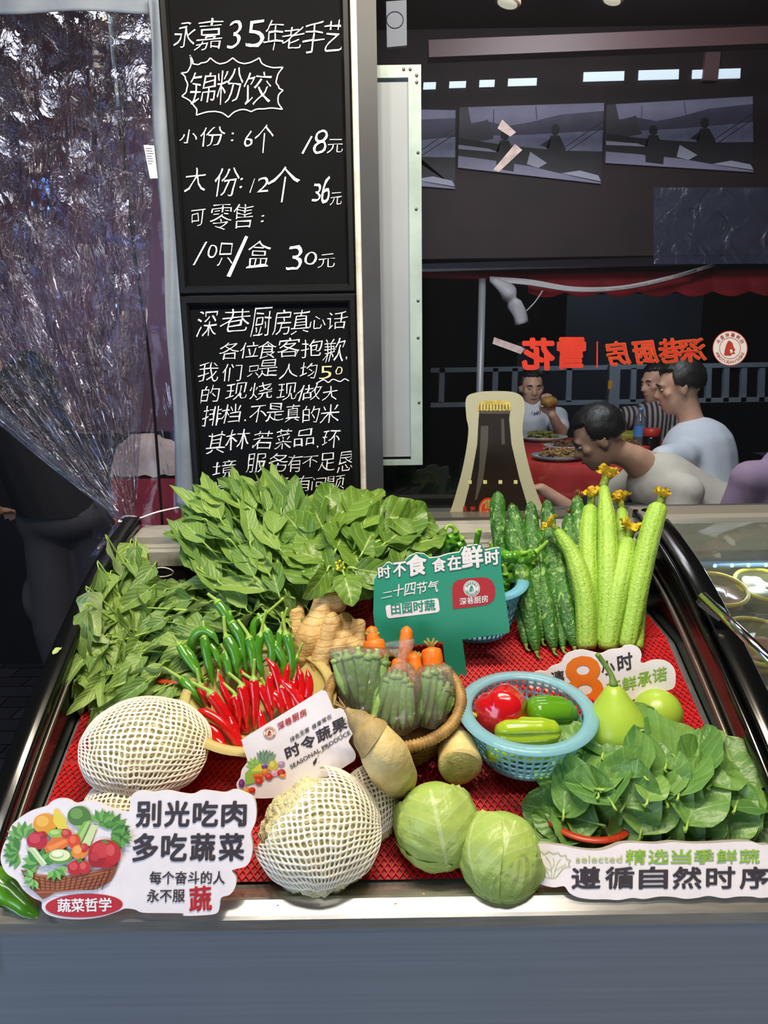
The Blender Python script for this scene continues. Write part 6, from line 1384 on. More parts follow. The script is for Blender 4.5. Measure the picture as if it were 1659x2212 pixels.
for k, (pts, rp, st) in enumerate(sorted(RED, key=lambda q: q[0][0][0])):
    lb = 'red chilli, %s from the left among the red tips in the bowl' % (ORD[k] if k < 20 else ('next to last', 'last')[k - 20])
    dd = cdp - .03 + (1560 - sum(p[1] for p in pts) / len(pts)) * .00035 + .004 * (k % 3)
    t, path, R = chilli(pts, rp, M_chr, st, lb, 'red chillies in the yellow bowl', dd, -.012)
    if st == 0: cstem(t, path, R, 0, (-.014, -.002, -.002) if k % 2 else (.004, -.002, .008), .026)
GRN = [([(442, 1376), (446, 1412), (461, 1485)], 9.5, 1), ([(398, 1400), (418, 1428), (440, 1482)], 9, 0), ([(412, 1406), (420, 1376), (440, 1362), (460, 1372), (474, 1395)], 9.5, 0), ([(490, 1376), (507, 1410), (513, 1460)], 11, 1), ([(500, 1345), (520, 1380), (533, 1456)], 10.5, 0), ([(538, 1378), (546, 1416), (546, 1465)], 10, 1),
       ([(563, 1371), (557, 1416), (570, 1475)], 9, 1), ([(575, 1362), (588, 1404), (585, 1455)], 10, 1), ([(606, 1364), (602, 1410), (600, 1456)], 9, 1), ([(618, 1370), (629, 1410), (632, 1480)], 10, 1), ([(455, 1388), (465, 1410), (478, 1445)], 8.5, 0), ([(487, 1410), (493, 1440), (496, 1470)], 9, 0), ([(469, 1300), (490, 1330), (512, 1375), (530, 1420)], 10, 0),
       ([(386, 1392), (410, 1430), (442, 1472)], 8, 0), ([(393, 1468), (410, 1486), (438, 1526)], 9.5, 1), ([(570, 1330), (548, 1352), (548, 1400)], 8.5, 1), ([(592, 1390), (612, 1430), (610, 1470)], 9, 0), ([(520, 1400), (512, 1430), (520, 1470)], 9.5, 0), ([(640, 1420), (626, 1450), (622, 1480)], 8, 0), ([(474, 1470), (488, 1500), (496, 1530)], 9, 0)]
for k, (pts, rp, st) in enumerate(sorted(GRN, key=lambda q: q[0][0][0])):
    lb = 'green chilli, %s from the left among those standing behind the red ones' % ORD[k]
    dd = cdp + .025 + (1440 - sum(p[1] for p in pts) / len(pts)) * .0004 + .004 * (k % 3)
    t, path, R = chilli(pts, rp, M_chg, 0, lb, 'green chillies in the yellow bowl', dd, -.02)
    cstem(t, path, R, 0, (rnd.uniform(-.012, .012), -.003, rnd.uniform(-.004, .012)), .034 if st else .018)
# lone green pepper at the bottom left corner
P = [atD(-40, 1870, .97), atD(0, 1912, .965), atD(45, 1950, .955), atD(88, 1985, .95)]; t = thing('green_pepper', 'long green pepper lying on the case rim in the lower left corner', 'green pepper', P[2] - Vector((0, 0, .015)))
g = G(); g.tube(catmull(P, 26), [(0, .014), (.4, .018), (.75, .012), (.95, .006), (1, .001)], 18, None, lambda u, an: 1 + .08 * noise.noise(Vector((an, u * 6, 3)))); obj('flesh', g, M_wp, t)
g = G(); g.tube([P[0], P[0] + Vector((-.02, .01, .02))], .004, 8); obj('stem', g, mat('pepper_stem2', '#7fae34'), t)
# ================================================================== LEAFY GREENS
def inside(p, poly):
    x, y = p; c = False; n = len(poly)
    for i in range(n):
        (x1, y1), (x2, y2) = poly[i], poly[(i + 1) % n]
        if (y1 > y) != (y2 > y) and x < (x2 - x1) * (y - y1) / (y2 - y1) + x1: c = not c
    return c
def scatter(poly, mind, rr, tries=6000):
    xs = [p[0] for p in poly]; ys = [p[1] for p in poly]; out = []
    for _ in range(tries):
        p = (rr.uniform(min(xs), max(xs)), rr.uniform(min(ys), max(ys)))
        if inside(p, poly) and all((p[0] - q[0]) ** 2 + ((p[1] - q[1])) ** 2 > mind * mind for q in out): out.append(p)
    return out
OVAL = [(0, .10), (.06, .45), (.16, .8), (.3, .97), (.45, 1.0), (.62, .95), (.78, .8), (.9, .56), (.97, .3), (1, .06)]
LANCE = [(0, .05), (.1, .6), (.25, 1.0), (.5, .85), (.8, .42), (1, .02)]
ARROW = [(0, .15), (.05, .8), (.14, 1.0), (.3, .82), (.6, .6), (.85, .3), (1, .02)]
BROAD = [(0, .08), (.07, .5), (.18, .86), (.34, 1.0), (.5, .97), (.68, .84), (.84, .6), (.95, .32), (1, .06)]
def pile(name, labels, cat, grp, poly, mind, surf, ang, size, roots, m, mstem, shape, seed, curl=(.2, .9), tilt=.5, stemr=.0022, lift=.03, nrm=(.55, .6), wave=.14, fold=.25, stems=True, layers=1, nu=8, nv=12, twist=.5, fixed=()):
    rr = random.Random(seed); leaves = []
    for L_ in range(layers):
        for (x, y) in scatter(poly, mind * (1 + .25 * L_), rr): leaves.append((x, y, ang(x, y, rr), None, L_))
    for f in fixed: leaves.append((f[0], f[1], f[2], (f[3], f[4]), -1))
    plants = [[] for _ in roots]
    for lf in leaves:
        k = min(range(len(roots)), key=lambda i: (roots[i][0] - lf[0]) ** 2 + (roots[i][1] - lf[1]) ** 2 + rr.uniform(0, 2500)); plants[k].append(lf)
    for k, pl in enumerate(plants):
        if not pl: continue
        rx, ry = roots[k][2:4] if len(roots[k]) > 2 else roots[k][:2]; R0 = surf(rx, ry, -.02)
        t = thing(name, labels[k % len(labels)] if len(labels) > 1 else labels[0], cat, R0, grp); g = G(); gs = G()
        for (x, y, a, sz, L_) in pl:
            L, Wd = sz or size(x, y, rr); jit = (rr.random() * lift - .02 * L_) if L_ >= 0 else lift * .8
            c = surf(x, y, jit); K = dep(c) / FPX; q = surf(x + 30 * math.cos(a), y + 30 * math.sin(a), jit); d = (q - c).normalized()
            d = (d + TOCAM(c) * rr.uniform(-.35, .35)).normalized(); n = (TOCAM(c) * nrm[0] + Vz * nrm[1] + Vector((rr.uniform(-1, 1), rr.uniform(-1, 1), rr.uniform(-1, 1))) * tilt)
            if n.dot(TOCAM(c)) < 0 and rr.random() < .75: n = -n
            base = c - d * (L * K * .5)
            g.leaf(base, d, n, L * K, Wd * K, rr.uniform(*curl), fold + rr.uniform(-.1, .15), wave, shape, None, nu, nv, rr.uniform(-twist, twist), rr.uniform(0, 6))
            if stems:
                mid = base.lerp(R0, .5) - d * .012 - TOCAM(c) * .045; gs.tube(catmull([base + d * .006, base - d * .010 - TOCAM(c) * .004, mid, R0 + Vector((rr.uniform(-.012, .012), rr.uniform(-.01, .01), rr.uniform(-.006, .01)))], 12), [(0, stemr * .7), (1, stemr * 1.3)], 6)
        obj('leaves', g, m, t)
        if stems: obj('stems', gs, mstem, t)
M_choy = leafmat('choy_leaf', '#678f36', '#8fad60', '#a8c070', .36, 5, 3, .35); M_ws = leafmat('water_spinach_leaf', '#719a46', '#98b270', '#a8bf80', .45, 8, 5, .3); M_ws2 = leafmat('water_spinach_leaf2', '#789e4e', '#a0b87c', '#b0c488', .45, 8, 5, .25)
M_spin = leafmat('spinach_leaf', '#699a4c', '#93b372', '#8fb468', .38, 5, 3.5, .3); M_st = mat('leaf_stem', '#a3c25a', .45, col2='#86aa3e', ns=30)
def bedcl(p, h): p.z = max(p.z, bedz(min(max(p.y, .87), 1.45)) + h); return p
def s_choy(x, y, j):
    u = (y - 1075) / 235; Y = 1.44 - .235 * u - .02 * math.sin(max(0, min(1, (x - 630) / 310)) * PI) - j; return onY(x, y, Y)
def s_up(x, y, j): u = (y - 1015) / 315; return onY(x, y, 1.47 - .235 * u - j + (.02 if x > 600 else 0))
def s_low(x, y, j):
    u = (y - 1190) / 350; Y = 1.395 - .315 * u - j * .8 + (.03 if x > 400 and y > 1340 else 0)
    p = onY(x, y, Y); r = ray(x, y)
    if p.x < XL + .012: p = CAM + r * ((XL + .012) / r.x) if r.x < 0 else p
    return p
def s_spin(x, y, j):
    h = (.085 * max(.25, 1 - ((x - 1420) / 330) ** 2) * (1 if y > 1620 else .9) + j * .6) * max(.2, min(1, (1850 - y) / 150)); p = onbed(x, y, h); r = ray(x, y)
    if p.x > XR - .014: p = CAM + r * ((XR - .014) / r.x)
    return p
def radial(cx, cy, spread=.5, bias=None):
    def f(x, y, rr):
        a = math.atan2(y - cy, x - cx)
        if bias: a = math.atan2(math.sin(a) + bias[1], math.cos(a) + bias[0])
        return a + rr.uniform(-spread, spread)
    return f
# choy sum
pile('choy_sum', ['choy sum with broad round leaves, %s of the bunch' % w for w in ('left end', 'upper left', 'top centre', 'upper right', 'right end', 'lower centre, draping onto the ginger', 'lower right beside the green sign')], 'leafy vegetable', 'choy sum bunch',
     [(640, 1105), (700, 1078), (790, 1082), (870, 1098), (925, 1130), (940, 1180), (900, 1212), (820, 1215), (800, 1240), (770, 1262), (730, 1265), (680, 1250), (640, 1220), (620, 1170)], 36, s_choy, radial(745, 1262, .8), lambda x, y, rr: (rr.uniform(96, 130), rr.uniform(78, 104)),
     [(660, 1180, 730, 1262), (700, 1110, 738, 1258), (780, 1110, 745, 1255), (860, 1120, 752, 1258), (900, 1170, 760, 1262), (730, 1270, 742, 1258), (790, 1230, 755, 1262)], M_choy, M_st, BROAD, 11, (.1, 1.0), .5, .0028, .045, layers=2, nrm=(.8, .4), wave=.14, fold=.14, nv=15,
     fixed=[(752, 1268, 1.25, 84, 62), (690, 1262, 2.1, 90, 55), (810, 1235, .15, 90, 60), (655, 1190, 3.6, 110, 55), (800, 1160, -1.1, 110, 96), (700, 1140, -1.9, 120, 100), (790, 1110, -1.3, 100, 86), (860, 1150, -.7, 100, 84), (640, 1140, -2.3, 110, 86)])
g = G(); c = onY(735, 1222, 1.235)
for k in range(16): g.ell(c + Vector((rnd.uniform(-.008, .008), rnd.uniform(-.006, .006), rnd.uniform(-.008, .01))), .0026, mat('yellow_bud', '#d9c52a', .5) if k % 3 else mat('green_bud', '#8fae3a', .5), None, 8, 6)
tagit(obj('flower_bud', g, None), 'small cluster of yellow flower buds among the choy sum leaves', 'flower buds')
# water spinach, upper bunch
pile('water_spinach', ['long leaved water spinach, %s of the bunch below the board' % w for w in ('left edge', 'upper left', 'top middle', 'right part', 'centre', 'lower left', 'lower right')], 'leafy vegetable', 'upper water spinach bunch',
     [(392, 1130), (420, 1085), (470, 1055), (520, 1045), (575, 1042), (630, 1055), (665, 1085), (675, 1160), (660, 1230), (640, 1290), (600, 1310), (540, 1280), (480, 1250), (430, 1240), (400, 1190)], 23, s_up, radial(640, 1330, .6), lambda x, y, rr: (rr.uniform(115, 165), rr.uniform(38, 56)),
     [(420, 1130, 600, 1320), (470, 1080, 605, 1316), (550, 1060, 612, 1312), (640, 1110, 622, 1312), (560, 1160, 610, 1320), (460, 1220, 600, 1330), (600, 1250, 618, 1325)], M_ws, M_st, LANCE, 21, (.1, 1.0), .55, .0020, .04, layers=2, wave=.1,
     fixed=[(534, 1062, -1.45, 110, 20), (575, 1068, -1.65, 80, 26), (610, 1075, -1.5, 70, 30), (452, 1075, -2.75, 90, 34), (415, 1115, 3.5, 60, 22), (425, 1090, 3.7, 75, 30), (560, 1040, -1.7, 70, 22), (505, 1052, -1.9, 80, 26)])
# water spinach, lower left pile with drooping leaves
def a_low(x, y, rr):
    if x < 300: return PI * .5 + rr.uniform(-.75, .75) + .35
    a = math.atan2(y - 1390, x - 640); return math.atan2(math.sin(a) * .6 + .25, math.cos(a)) + rr.uniform(-.55, .55)
pile('water_spinach', ['wilting water spinach, %s of the left pile' % w for w in ('top left tip', 'left edge by the black rail', 'bottom left, hanging over the netted cauliflower', 'bottom middle', 'middle', 'upper middle', 'right end behind the green chillies', 'upper right')], 'leafy vegetable', 'lower water spinach pile',
     [(240, 1222), (275, 1205), (300, 1225), (310, 1290), (370, 1275), (430, 1250), (520, 1265), (600, 1320), (640, 1370), (630, 1420), (540, 1430), (460, 1440), (420, 1480), (380, 1510), (300, 1535), (230, 1530), (195, 1500), (165, 1470), (180, 1380), (205, 1300)], 24, s_low, a_low, lambda x, y, rr: (rr.uniform(105, 160), rr.uniform(36, 56)),
     [(265, 1230, 320, 1300), (210, 1360, 320, 1400), (230, 1480, 490, 1425), (360, 1480, 500, 1430), (360, 1380, 510, 1400), (420, 1300, 530, 1385), (560, 1390, 610, 1390), (520, 1300, 600, 1375)], M_ws2, M_st, ARROW, 31, (.4, 1.9), .75, .0017, .04, layers=2, wave=.22, fold=.35, twist=1.1,
     fixed=[(262, 1190, -1.4, 60, 12), (290, 1232, .9, 70, 26), (218, 1345, 2.4, 70, 26), (215, 1500, 1.7, 110, 26), (160, 1468, 2.9, 50, 16), (590, 1300, .9, 110, 26), (640, 1340, 1.2, 120, 26), (470, 1275, 3.3, 120, 40), (450, 1330, 3.0, 110, 38)])
# loose thin stems visible in the pile
g = G(); rr = random.Random(5)
for k in range(22):
    x0, y0 = rr.uniform(590, 630), rr.uniform(1290, 1400); x1, y1 = rr.uniform(230, 520), y0 + rr.uniform(-50, 110); P = [s_low(x0, y0, .01), s_low((x0 + x1) / 2, (y0 + y1) / 2 + rr.uniform(-20, 20), rr.uniform(.0, .03)), s_low(x1, y1, rr.uniform(0, .03))]; g.tube(catmull(P, 14), rr.uniform(.0012, .0022), 6)
tagit(obj('loose_stems', g, M_st), 'thin pale green stems running through the lower water spinach pile', 'stems', kind='stuff')
# round leaved spinach in front right
pile('spinach', ['broad leaved spinach plant, %s of the front right bunch' % w for w in ('left tip', 'upper left', 'top middle', 'upper right', 'right end', 'bottom right', 'bottom middle', 'bottom left', 'centre')], 'leafy vegetable', 'spinach bunch in front',
     [(1180, 1700), (1215, 1650), (1245, 1610), (1310, 1580), (1390, 1585), (1450, 1590), (1500, 1615), (1550, 1630), (1605, 1660), (1630, 1740), (1630, 1805), (1500, 1795), (1380, 1795), (1290, 1795), (1225, 1795), (1185, 1775), (1215, 1740)], 50, s_spin, radial(1400, 1830, .95, (0, -.45)), lambda x, y, rr: (rr.uniform(135, 185), rr.uniform(112, 150)),
     [(1210, 1700), (1260, 1630), (1360, 1610), (1480, 1630), (1590, 1690), (1580, 1790), (1420, 1790), (1240, 1790), (1380, 1700)], M_spin, M_st, OVAL, 41, (-.1, .6), .30, .0026, .03, layers=2, nu=10, nv=16, wave=.09, fold=.10, nrm=(1.15, .15),
     fixed=[(1325, 1588, 3.0, 100, 52), (1222, 1690, -1.5, 130, 60), (1195, 1780, 3.6, 95, 62), (1265, 1800, -2.4, 110, 62), (1575, 1750, -1.3, 140, 122), (1560, 1665, -.9, 120, 100), (1540, 1600, -1.5, 70, 42), (1555, 1590, -1.2, 60, 24), (1300, 1670, -1.4, 120, 96), (1445, 1620, -1.4, 110, 100), (1440, 1755, -1.7, 110, 80), (1350, 1780, -1.9, 120, 104), (1410, 1700, -1.2, 90, 70)])
# baskets peeping out under the greens
def sidebasket(px, py, r, h, label, D_=None):
    c = onbed(px, py, .003); t = thing('plastic_basket', label, 'basket', c, 'orange red baskets under the greens'); g = G(); g.lathe(c, [(r * .8 + r * .2 * i / 6, h * i / 6) for i in range(7)], 40); w = modmesh(g, [('WIREFRAME', {'thickness': .0045, 'use_even_offset': False})])
    obj('lattice_wall', w, M_redb, t); g = G(); g.lathe(c, [(r + .006 * math.cos(a), h + .004 * math.sin(a)) for a in [2 * PI * k / 8 for k in range(9)]], 48); obj('rim', g, M_redb, t)
    g = G(); g.lathe(c, [(.001, .001), (r * .8, .001), (r * .8, .004), (.001, .004)], 32); obj('base', g, M_redb, t)
sidebasket(720, 1345, .082, .07, 'orange red plastic basket under the choy sum, behind the ginger')
sidebasket(395, 1478, .055, .03, 'dark orange red plastic basket under the lower water spinach pile')
sidebasket(1268, 1772, .062, .012, 'orange red plastic basket under the spinach bunch in front')

# ================================================================== SIGNS
def pm(h): return mat('print_' + h, '#' + h, .5)
M_board = mat('sign_white', '#efe8ea', .42, col2='#e4dde0', ns=40, lo=.3, hi=.8); M_edge = mat('sign_edge', '#cfc6c8', .5); INK = mat('sign_ink', '#3a3238', .5); INKR = mat('sign_red', '#b3202a', .5); M_fedge = mat('foam_edge', '#a79f98', .7)
def sign(name, label, plane, outline, z, thick, face, edge, smoothit=True):
    g = slab(plane, [z(*p) for p in outline], thick, 220, smoothit, face, edge); vs_ = g.v; b = Vector((sum(p.x for p in vs_) / len(vs_), sum(p.y for p in vs_) / len(vs_), min(p.z for p in vs_)))
    t = thing(name, label, 'sign', b); obj('board', g, None, t, smooth=False); return t
def shade2(g, plane, z, cx, cy, rx, ry, cols, rot=0.0, off=.0008):
    """printed round item: base tone with its printed lighter patches"""
    for k, (h, s, dx, dy) in enumerate(cols): shape2(g, plane, [z(x, y) for x, y in circ(cx + dx * rx, cy + dy * ry, rx * s, ry * s, 24, 0, rot)], pm(h), off + .0002 * k)
# --- green T-shaped sign
PT_ = Plane(onY(945, 1290, 1.197), (0, -1, .03)); za = zoomer(600, 1050, .3617); M_gs = mat('sign_green', '#1f9274', .45); M_gse = mat('sign_green_edge', '#e6e4d8', .5)
OUTT = [(575, 560), (600, 515), (650, 460), (665, 455), (690, 470), (755, 450), (785, 420), (830, 400), (875, 405), (905, 430), (960, 425), (1020, 405), (1085, 395), (1100, 370), (1135, 358), (1190, 350), (1222, 362), (1240, 385), (1290, 372), (1325, 368), (1334, 380), (1333, 470), (1345, 560), (1385, 850), (1383, 872), (1370, 880), (1102, 915), (1122, 1060), (1152, 1270), (1030, 1290), (1000, 1060), (985, 930), (880, 945), (600, 965), (588, 900), (570, 760)]
ts = sign('promo_sign', 'green T-shaped signboard with white lettering, standing in the middle of the vegetables', PT_, OUTT, za, .006, M_gs, M_gse, False)
g = G(); W_ = pm('f1ecea'); GD = mat('sign_green_dark', '#14705a', .5)
for s, bl, br, tl, b in (('时', (604, 556), (676, 546), (598, 482), .02), ('不', (690, 545), (765, 535), (690, 460), .03), ('食', (776, 540), (890, 522), (768, 420), .035), ('食', (926, 515), (1005, 505), (922, 435), .03), ('在', (1017, 505), (1096, 495), (1012, 420), .03), ('鲜', (1104, 494), (1226, 480), (1096, 366), .035), ('时', (1243, 475), (1325, 464), (1237, 388), .03)):
    write(g, PT_, s, za(*bl), za(*br), za(*tl), GD, b + .045, .0006); write(g, PT_, s, za(*bl), za(*br), za(*tl), W_, b, .0010)
for k, s in enumerate('二十四节气'):
    u = k / 5; x0 = 618 + 345 * u; y0 = 672 - 36 * u; write(g, PT_, s, za(x0, y0), za(x0 + 62, y0 - 12), za(x0 + 6, y0 - (34 if s == '二' else 72)), W_, .012, .0008, .06, k)
rb_ = [(653, 712), (945, 669), (955, 672), (961, 685), (967, 738), (962, 750), (950, 755), (668, 790), (656, 786), (651, 775), (644, 728), (646, 717)]
shape2(g, PT_, [za(*p) for p in rb_], W_, .0006); write(g, PT_, '田园时蔬', za(680, 768), za(942, 740), za(675, 705), M_gs, .022, .0010)
bd = [(1046, 735), (1042, 610), (1050, 580), (1075, 562), (1130, 552), (1215, 545), (1250, 548), (1280, 567), (1296, 600), (1300, 640), (1292, 675), (1270, 700), (1235, 712), (1130, 726)]
shape2(g, PT_, [za(*p) for p in bd], pm('b01f2a'), .0006); ring2(g, PT_, *za(1158, 612), 16.5, 17.8, W_, .0010); shape2(g, PT_, circ(*za(1158, 612), 16), W_, .0010)
write(g, PT_, '深巷厨房', za(1087, 712), za(1256, 693), za(1085, 670), W_, .014, .0010, .02, 4)
for k in range(7): pass
obj('lettering', g, None, ts, smooth=False)
emblem(PT_, *za(1158, 612), 15.5, W_, mat('sign_green', '#1f9274'), 'emblem', ts, zoff=.0013)
# --- eight-hour promise sign
P8 = Plane(onY(1380, 1510, 1.128), (-.22, -1, .16)); zb = zoomer(1000, 980, .3972)
OUT8 = [(350, 1215), (380, 1195), (420, 1182), (450, 1186), (480, 1160), (530, 1140), (555, 1098), (600, 1075), (650, 1068), (700, 1078), (750, 1088), (800, 1068), (860, 1060), (880, 1045), (925, 1043), (960, 1062), (972, 1095), (966, 1130), (985, 1142), (1030, 1126), (1080, 1124), (1125, 1140), (1152, 1175), (1157, 1225), (1150, 1268), (1120, 1286), (1060, 1292), (1010, 1318), (960, 1318), (920, 1340), (870, 1335), (820, 1320), (760, 1350), (700, 1372), (600, 1370), (480, 1355), (400, 1320), (360, 1270)]
t8 = sign('promo_sign', 'white cloud-shaped sign with a big orange 8, behind the pear shaped gourd', P8, OUT8, zb, .006, M_board, M_edge)
g = G(); write(g, P8, '8', zb(578, 1362), zb(762, 1345), zb(552, 1118), mat('sign_orange', '#e8761c', .5), .045, .0008)
for s, a, b_, c_ in (('小', (758, 1208), (828, 1192), (748, 1135)), ('时', (846, 1188), (925, 1168), (838, 1098))): write(g, P8, s, zb(*a), zb(*b_), zb(*c_), INK, .022, .0008)
write(g, P8, '凛', zb(482, 1240), zb(552, 1232), zb(478, 1185), INK, .02, .0008)
for k, s in enumerate('新鲜承诺'): x0 = 785 + k * 83; y0 = 1318 - k * 24; write(g, P8, s, zb(x0, y0), zb(x0 + 76, y0 - 16), zb(x0 - 4, y0 - 74), mat('sign_lime', '#8dbb3c', .5), .014, .0008)
obj('lettering', g, None, t8, smooth=False)
# --- seasonal produce sign
PS = Plane(atD(640, 1600, 1.052), (0, -1, .28)); zc = zoomer(400, 1350, .3014)
OUTS = [(408, 838), (425, 812), (700, 640), (960, 480), (985, 474), (1012, 486), (1040, 545), (1062, 600), (1085, 606), (1125, 598), (1165, 618), (1200, 658), (1220, 715), (1212, 760), (1185, 805), (1172, 840), (1190, 875), (1215, 915), (1222, 945), (1210, 972), (1170, 1000), (1080, 1055), (900, 1150), (700, 1230), (480, 1240), (400, 1200), (372, 1165), (370, 1130), (395, 1090), (405, 1040), (432, 1000), (446, 975), (430, 920)]
tsn = sign('promo_sign', 'white tilted sign reading seasonal produce, in front of the chilli bowl', PS, OUTS, zc, .006, M_board, M_edge)
g = G()
for k, s in enumerate('深巷厨房'): x0 = 668 + k * 53; y0 = 757 - k * 29; write(g, PS, s, zc(x0, y0), zc(x0 + 47, y0 - 25), zc(x0 - 12, y0 - 48), INKR, .018, .0008, .03, k)
for k, s in enumerate('绿色无害'): x0 = 757 + k * 35; y0 = 842 - k * 21; write(g, PS, s, zc(x0, y0), zc(x0 + 31, y0 - 18), zc(x0 - 9, y0 - 33), INK, .006, .0008)
for k, s in enumerate('健康常在'): x0 = 913 + k * 36; y0 = 752 - k * 22; write(g, PS, s, zc(x0, y0), zc(x0 + 31, y0 - 18), zc(x0 - 9, y0 - 33), INK, .006, .0008)
for k, s in enumerate('时令蔬果'): x0 = 733 + k * 111; y0 = 968 - k * 60; write(g, PS, s, zc(x0, y0), zc(x0 + 98, y0 - 50), zc(x0 - 24, y0 - 84), INK, .026, .0008)
write(g, PS, 'SEASONAL PRODUCE', zc(760, 1032), zc(1187, 782), zc(748, 1006), INK, .012, .0008)
obj('lettering', g, None, tsn, smooth=False)
emblem(PS, *zc(605, 775), 13.5, pm('f0d9c0'), mat('emblem_red', '#a33226'), 'emblem', tsn, zoff=.0008)
g = G(); DT = mat('dirt_mark', '#6e6a4a', .9); rr = random.Random(3)
for k in range(26):
    u = rr.random(); x, y = 905 + 260 * u + rr.gauss(0, 16), 1010 - 330 * u + rr.gauss(0, 18); l = rr.uniform(10, 48); stroke2(g, PS, [zc(x, y), zc(x + l * .5, y - l * .75)], rr.uniform(.4, 1.6), DT if k % 3 else mat('dirt_mark2', '#a8a286', .9), .0011, 4)
shape2(g, PS, [zc(*p) for p in [(915, 985), (945, 945), (940, 985), (922, 1008)]], mat('dirt_dark', '#3a3a2a', .9), .0012)
obj('dirt_marks', g, None, tsn, smooth=False)
def veg_heap(g, plane, z, items):
    for k, it in enumerate(items):
        if it[0] == 'c': _, cx, cy, rx, ry, h, h2 = it; shade2(g, plane, z, cx, cy, rx, ry, [(h, 1, 0, 0), (h2, .55, -.22, -.25)], 0, .0008 + .00004 * k)
        else: shape2(g, plane, [z(*p) for p in it[1]], pm(it[2]), .0008 + .00004 * k)
def leafy(cx, cy, r, n, h, h2, a0=0, a1=2 * PI):
    out = []
    for k in range(n):
        a = a0 + (a1 - a0) * k / max(1, n - 1); x, y = math.cos(a), math.sin(a); px, py = -y, x
        out.append(('p', [(cx + x * r * .1, cy + y * r * .1), (cx + x * r * .5 + px * r * .22, cy + y * r * .5 + py * r * .22), (cx + x * r, cy + y * r), (cx + x * r * .5 - px * r * .22, cy + y * r * .5 - py * r * .22)], h if k % 2 else h2))
    return out
g = G(); veg_heap(g, PS, zc, leafy(500, 1010, 70, 7, '7fae4a', '9cc065', PI, 2 * PI) + leafy(575, 1000, 110, 7, '5f7f66', '7f9a80', PI * 1.3, PI * 1.75) + [('p', [(430, 1060), (500, 1000), (560, 1040), (500, 1130), (430, 1150)], '8fb84a'), ('p', [(470, 1050), (540, 990), (560, 1050)], 'd9d24a'), ('c', 630, 1010, 34, 40, 'c9b93a', 'dcd06a')]
         + [('p', [(480, 1070), (550, 1060), (570, 1110), (500, 1130)], 'e0742a'), ('p', [(490, 1085), (560, 1085), (530, 1140)], 'c9401f'), ('c', 575, 1050, 26, 26, 'e07a2a', 'ef9a4a'), ('c', 600, 1085, 30, 26, 'c4322a', 'd9604a'), ('c', 640, 1060, 26, 24, 'd9a0b8', 'e6bccb'), ('c', 690, 995, 26, 18, 'b08ab8', 'cbb0d0'), ('c', 690, 1060, 30, 26, 'b8202a', 'd2484a'), ('c', 700, 1080, 24, 12, 'e8932a', 'f0b25a'), ('c', 570, 1015, 24, 14, '6a3a7a', '8a5a9a'),
            ('c', 405, 1135, 22, 30, '6a2a6e', '8a4a90'), ('c', 440, 1185, 28, 22, 'e0902a', 'efb05a'), ('c', 480, 1185, 24, 22, 'c4201f', 'd9504a'), ('c', 530, 1120, 26, 24, 'c4322a', 'd9604a')])
obj('printed_picture', g, None, tsn, smooth=False)
# --- eat-more-vegetables sign, front left
PF = Plane(onY(270, 1976, .801), (0, -1, .34)); zd = zoomer(0, 1450, .4219)
OUTF = [(3, 950), (18, 890), (38, 850), (55, 795), (95, 755), (145, 722), (195, 705), (240, 690), (268, 664), (310, 655), (350, 662), (385, 680), (445, 664), (510, 680), (565, 704), (630, 722), (662, 715), (668, 650), (690, 622), (730, 614), (780, 622), (850, 613), (930, 628), (985, 632), (1030, 613), (1090, 618), (1150, 624), (1200, 608), (1255, 625), (1300, 655), (1312, 720), (1305, 780), (1284, 830), (1293, 900), (1282, 965), (1255, 1000), (1195, 1016), (1190, 1028), (1210, 1062), (1202, 1110), (1175, 1145), (1132, 1160), (1124, 1205), (1108, 1240), (1030, 1250), (940, 1252), (935, 1240), (830, 1238), (730, 1236), (690, 1220), (640, 1215), (600, 1232), (540, 1252), (470, 1266), (390, 1270), (310, 1264), (245, 1246), (215, 1215), (212, 1180), (170, 1160), (120, 1120), (85, 1070), (40, 1040), (12, 1000)]
tf = sign('promo_sign', 'white cut-out sign with a printed vegetable basket, front left on the case rim', PF, OUTF, zd, .007, M_board, M_edge)
g = G()
for k, s in enumerate('别光吃肉'): x0 = 697 + k * 146; write(g, PF, s, zd(x0, 796 - k), zd(x0 + 122, 794 - k), zd(x0 + 4, 668), INK, .030, .0009)
for k, s in enumerate('多吃蔬菜'): x0 = 680 + k * 147; write(g, PF, s, zd(x0, 972 - k), zd(x0 + 124, 970 - k), zd(x0 + 4, 834), INK, .030, .0009)
write(g, PF, '每个奋斗的人', zd(765, 1090), zd(1150, 1089), zd(767, 1025), INK, .014, .0009); write(g, PF, '永不服', zd(752, 1183), zd(945, 1181), zd(753, 1118), INK, .014, .0009); write(g, PF, '蔬', zd(972, 1232), zd(1082, 1222), zd(970, 1108), INKR, .026, .0009)
shape2(g, PF, [zd(*p) for p in circ(430, 1200, 198, 60, 48, 0, -.04)], pm('b81f2c'), .0009); write(g, PF, '蔬菜哲学', zd(296, 1234), zd(571, 1228), zd(294, 1166), pm('f4eeee'), .022, .0013)
obj('lettering', g, None, tf, smooth=False)
g = G(); it = leafy(120, 860, 95, 9, '4f8f3a', '7fb45a', PI * .9, PI * 1.9) + leafy(100, 930, 90, 8, '3f7f2f', '6aa84a', PI * .6, PI * 1.4) + leafy(560, 820, 110, 9, '3f7a2f', '5f9a44', -PI * .7, PI * .3) + leafy(520, 780, 80, 6, '4f8f3a', '74ab52', -PI * .8, 0)
it += [('c', 230, 782, 60, 54, 'e59a1c', 'f0b84a'), ('p', [(275, 712), (290, 700), (305, 722), (335, 760), (345, 805), (300, 812), (272, 770)], 'e6cf4a'), ('c', 405, 742, 60, 52, '4f7a34', '6d9a4a'), ('p', [(372, 790), (400, 800), (440, 830), (420, 790)], '9ac06a')]
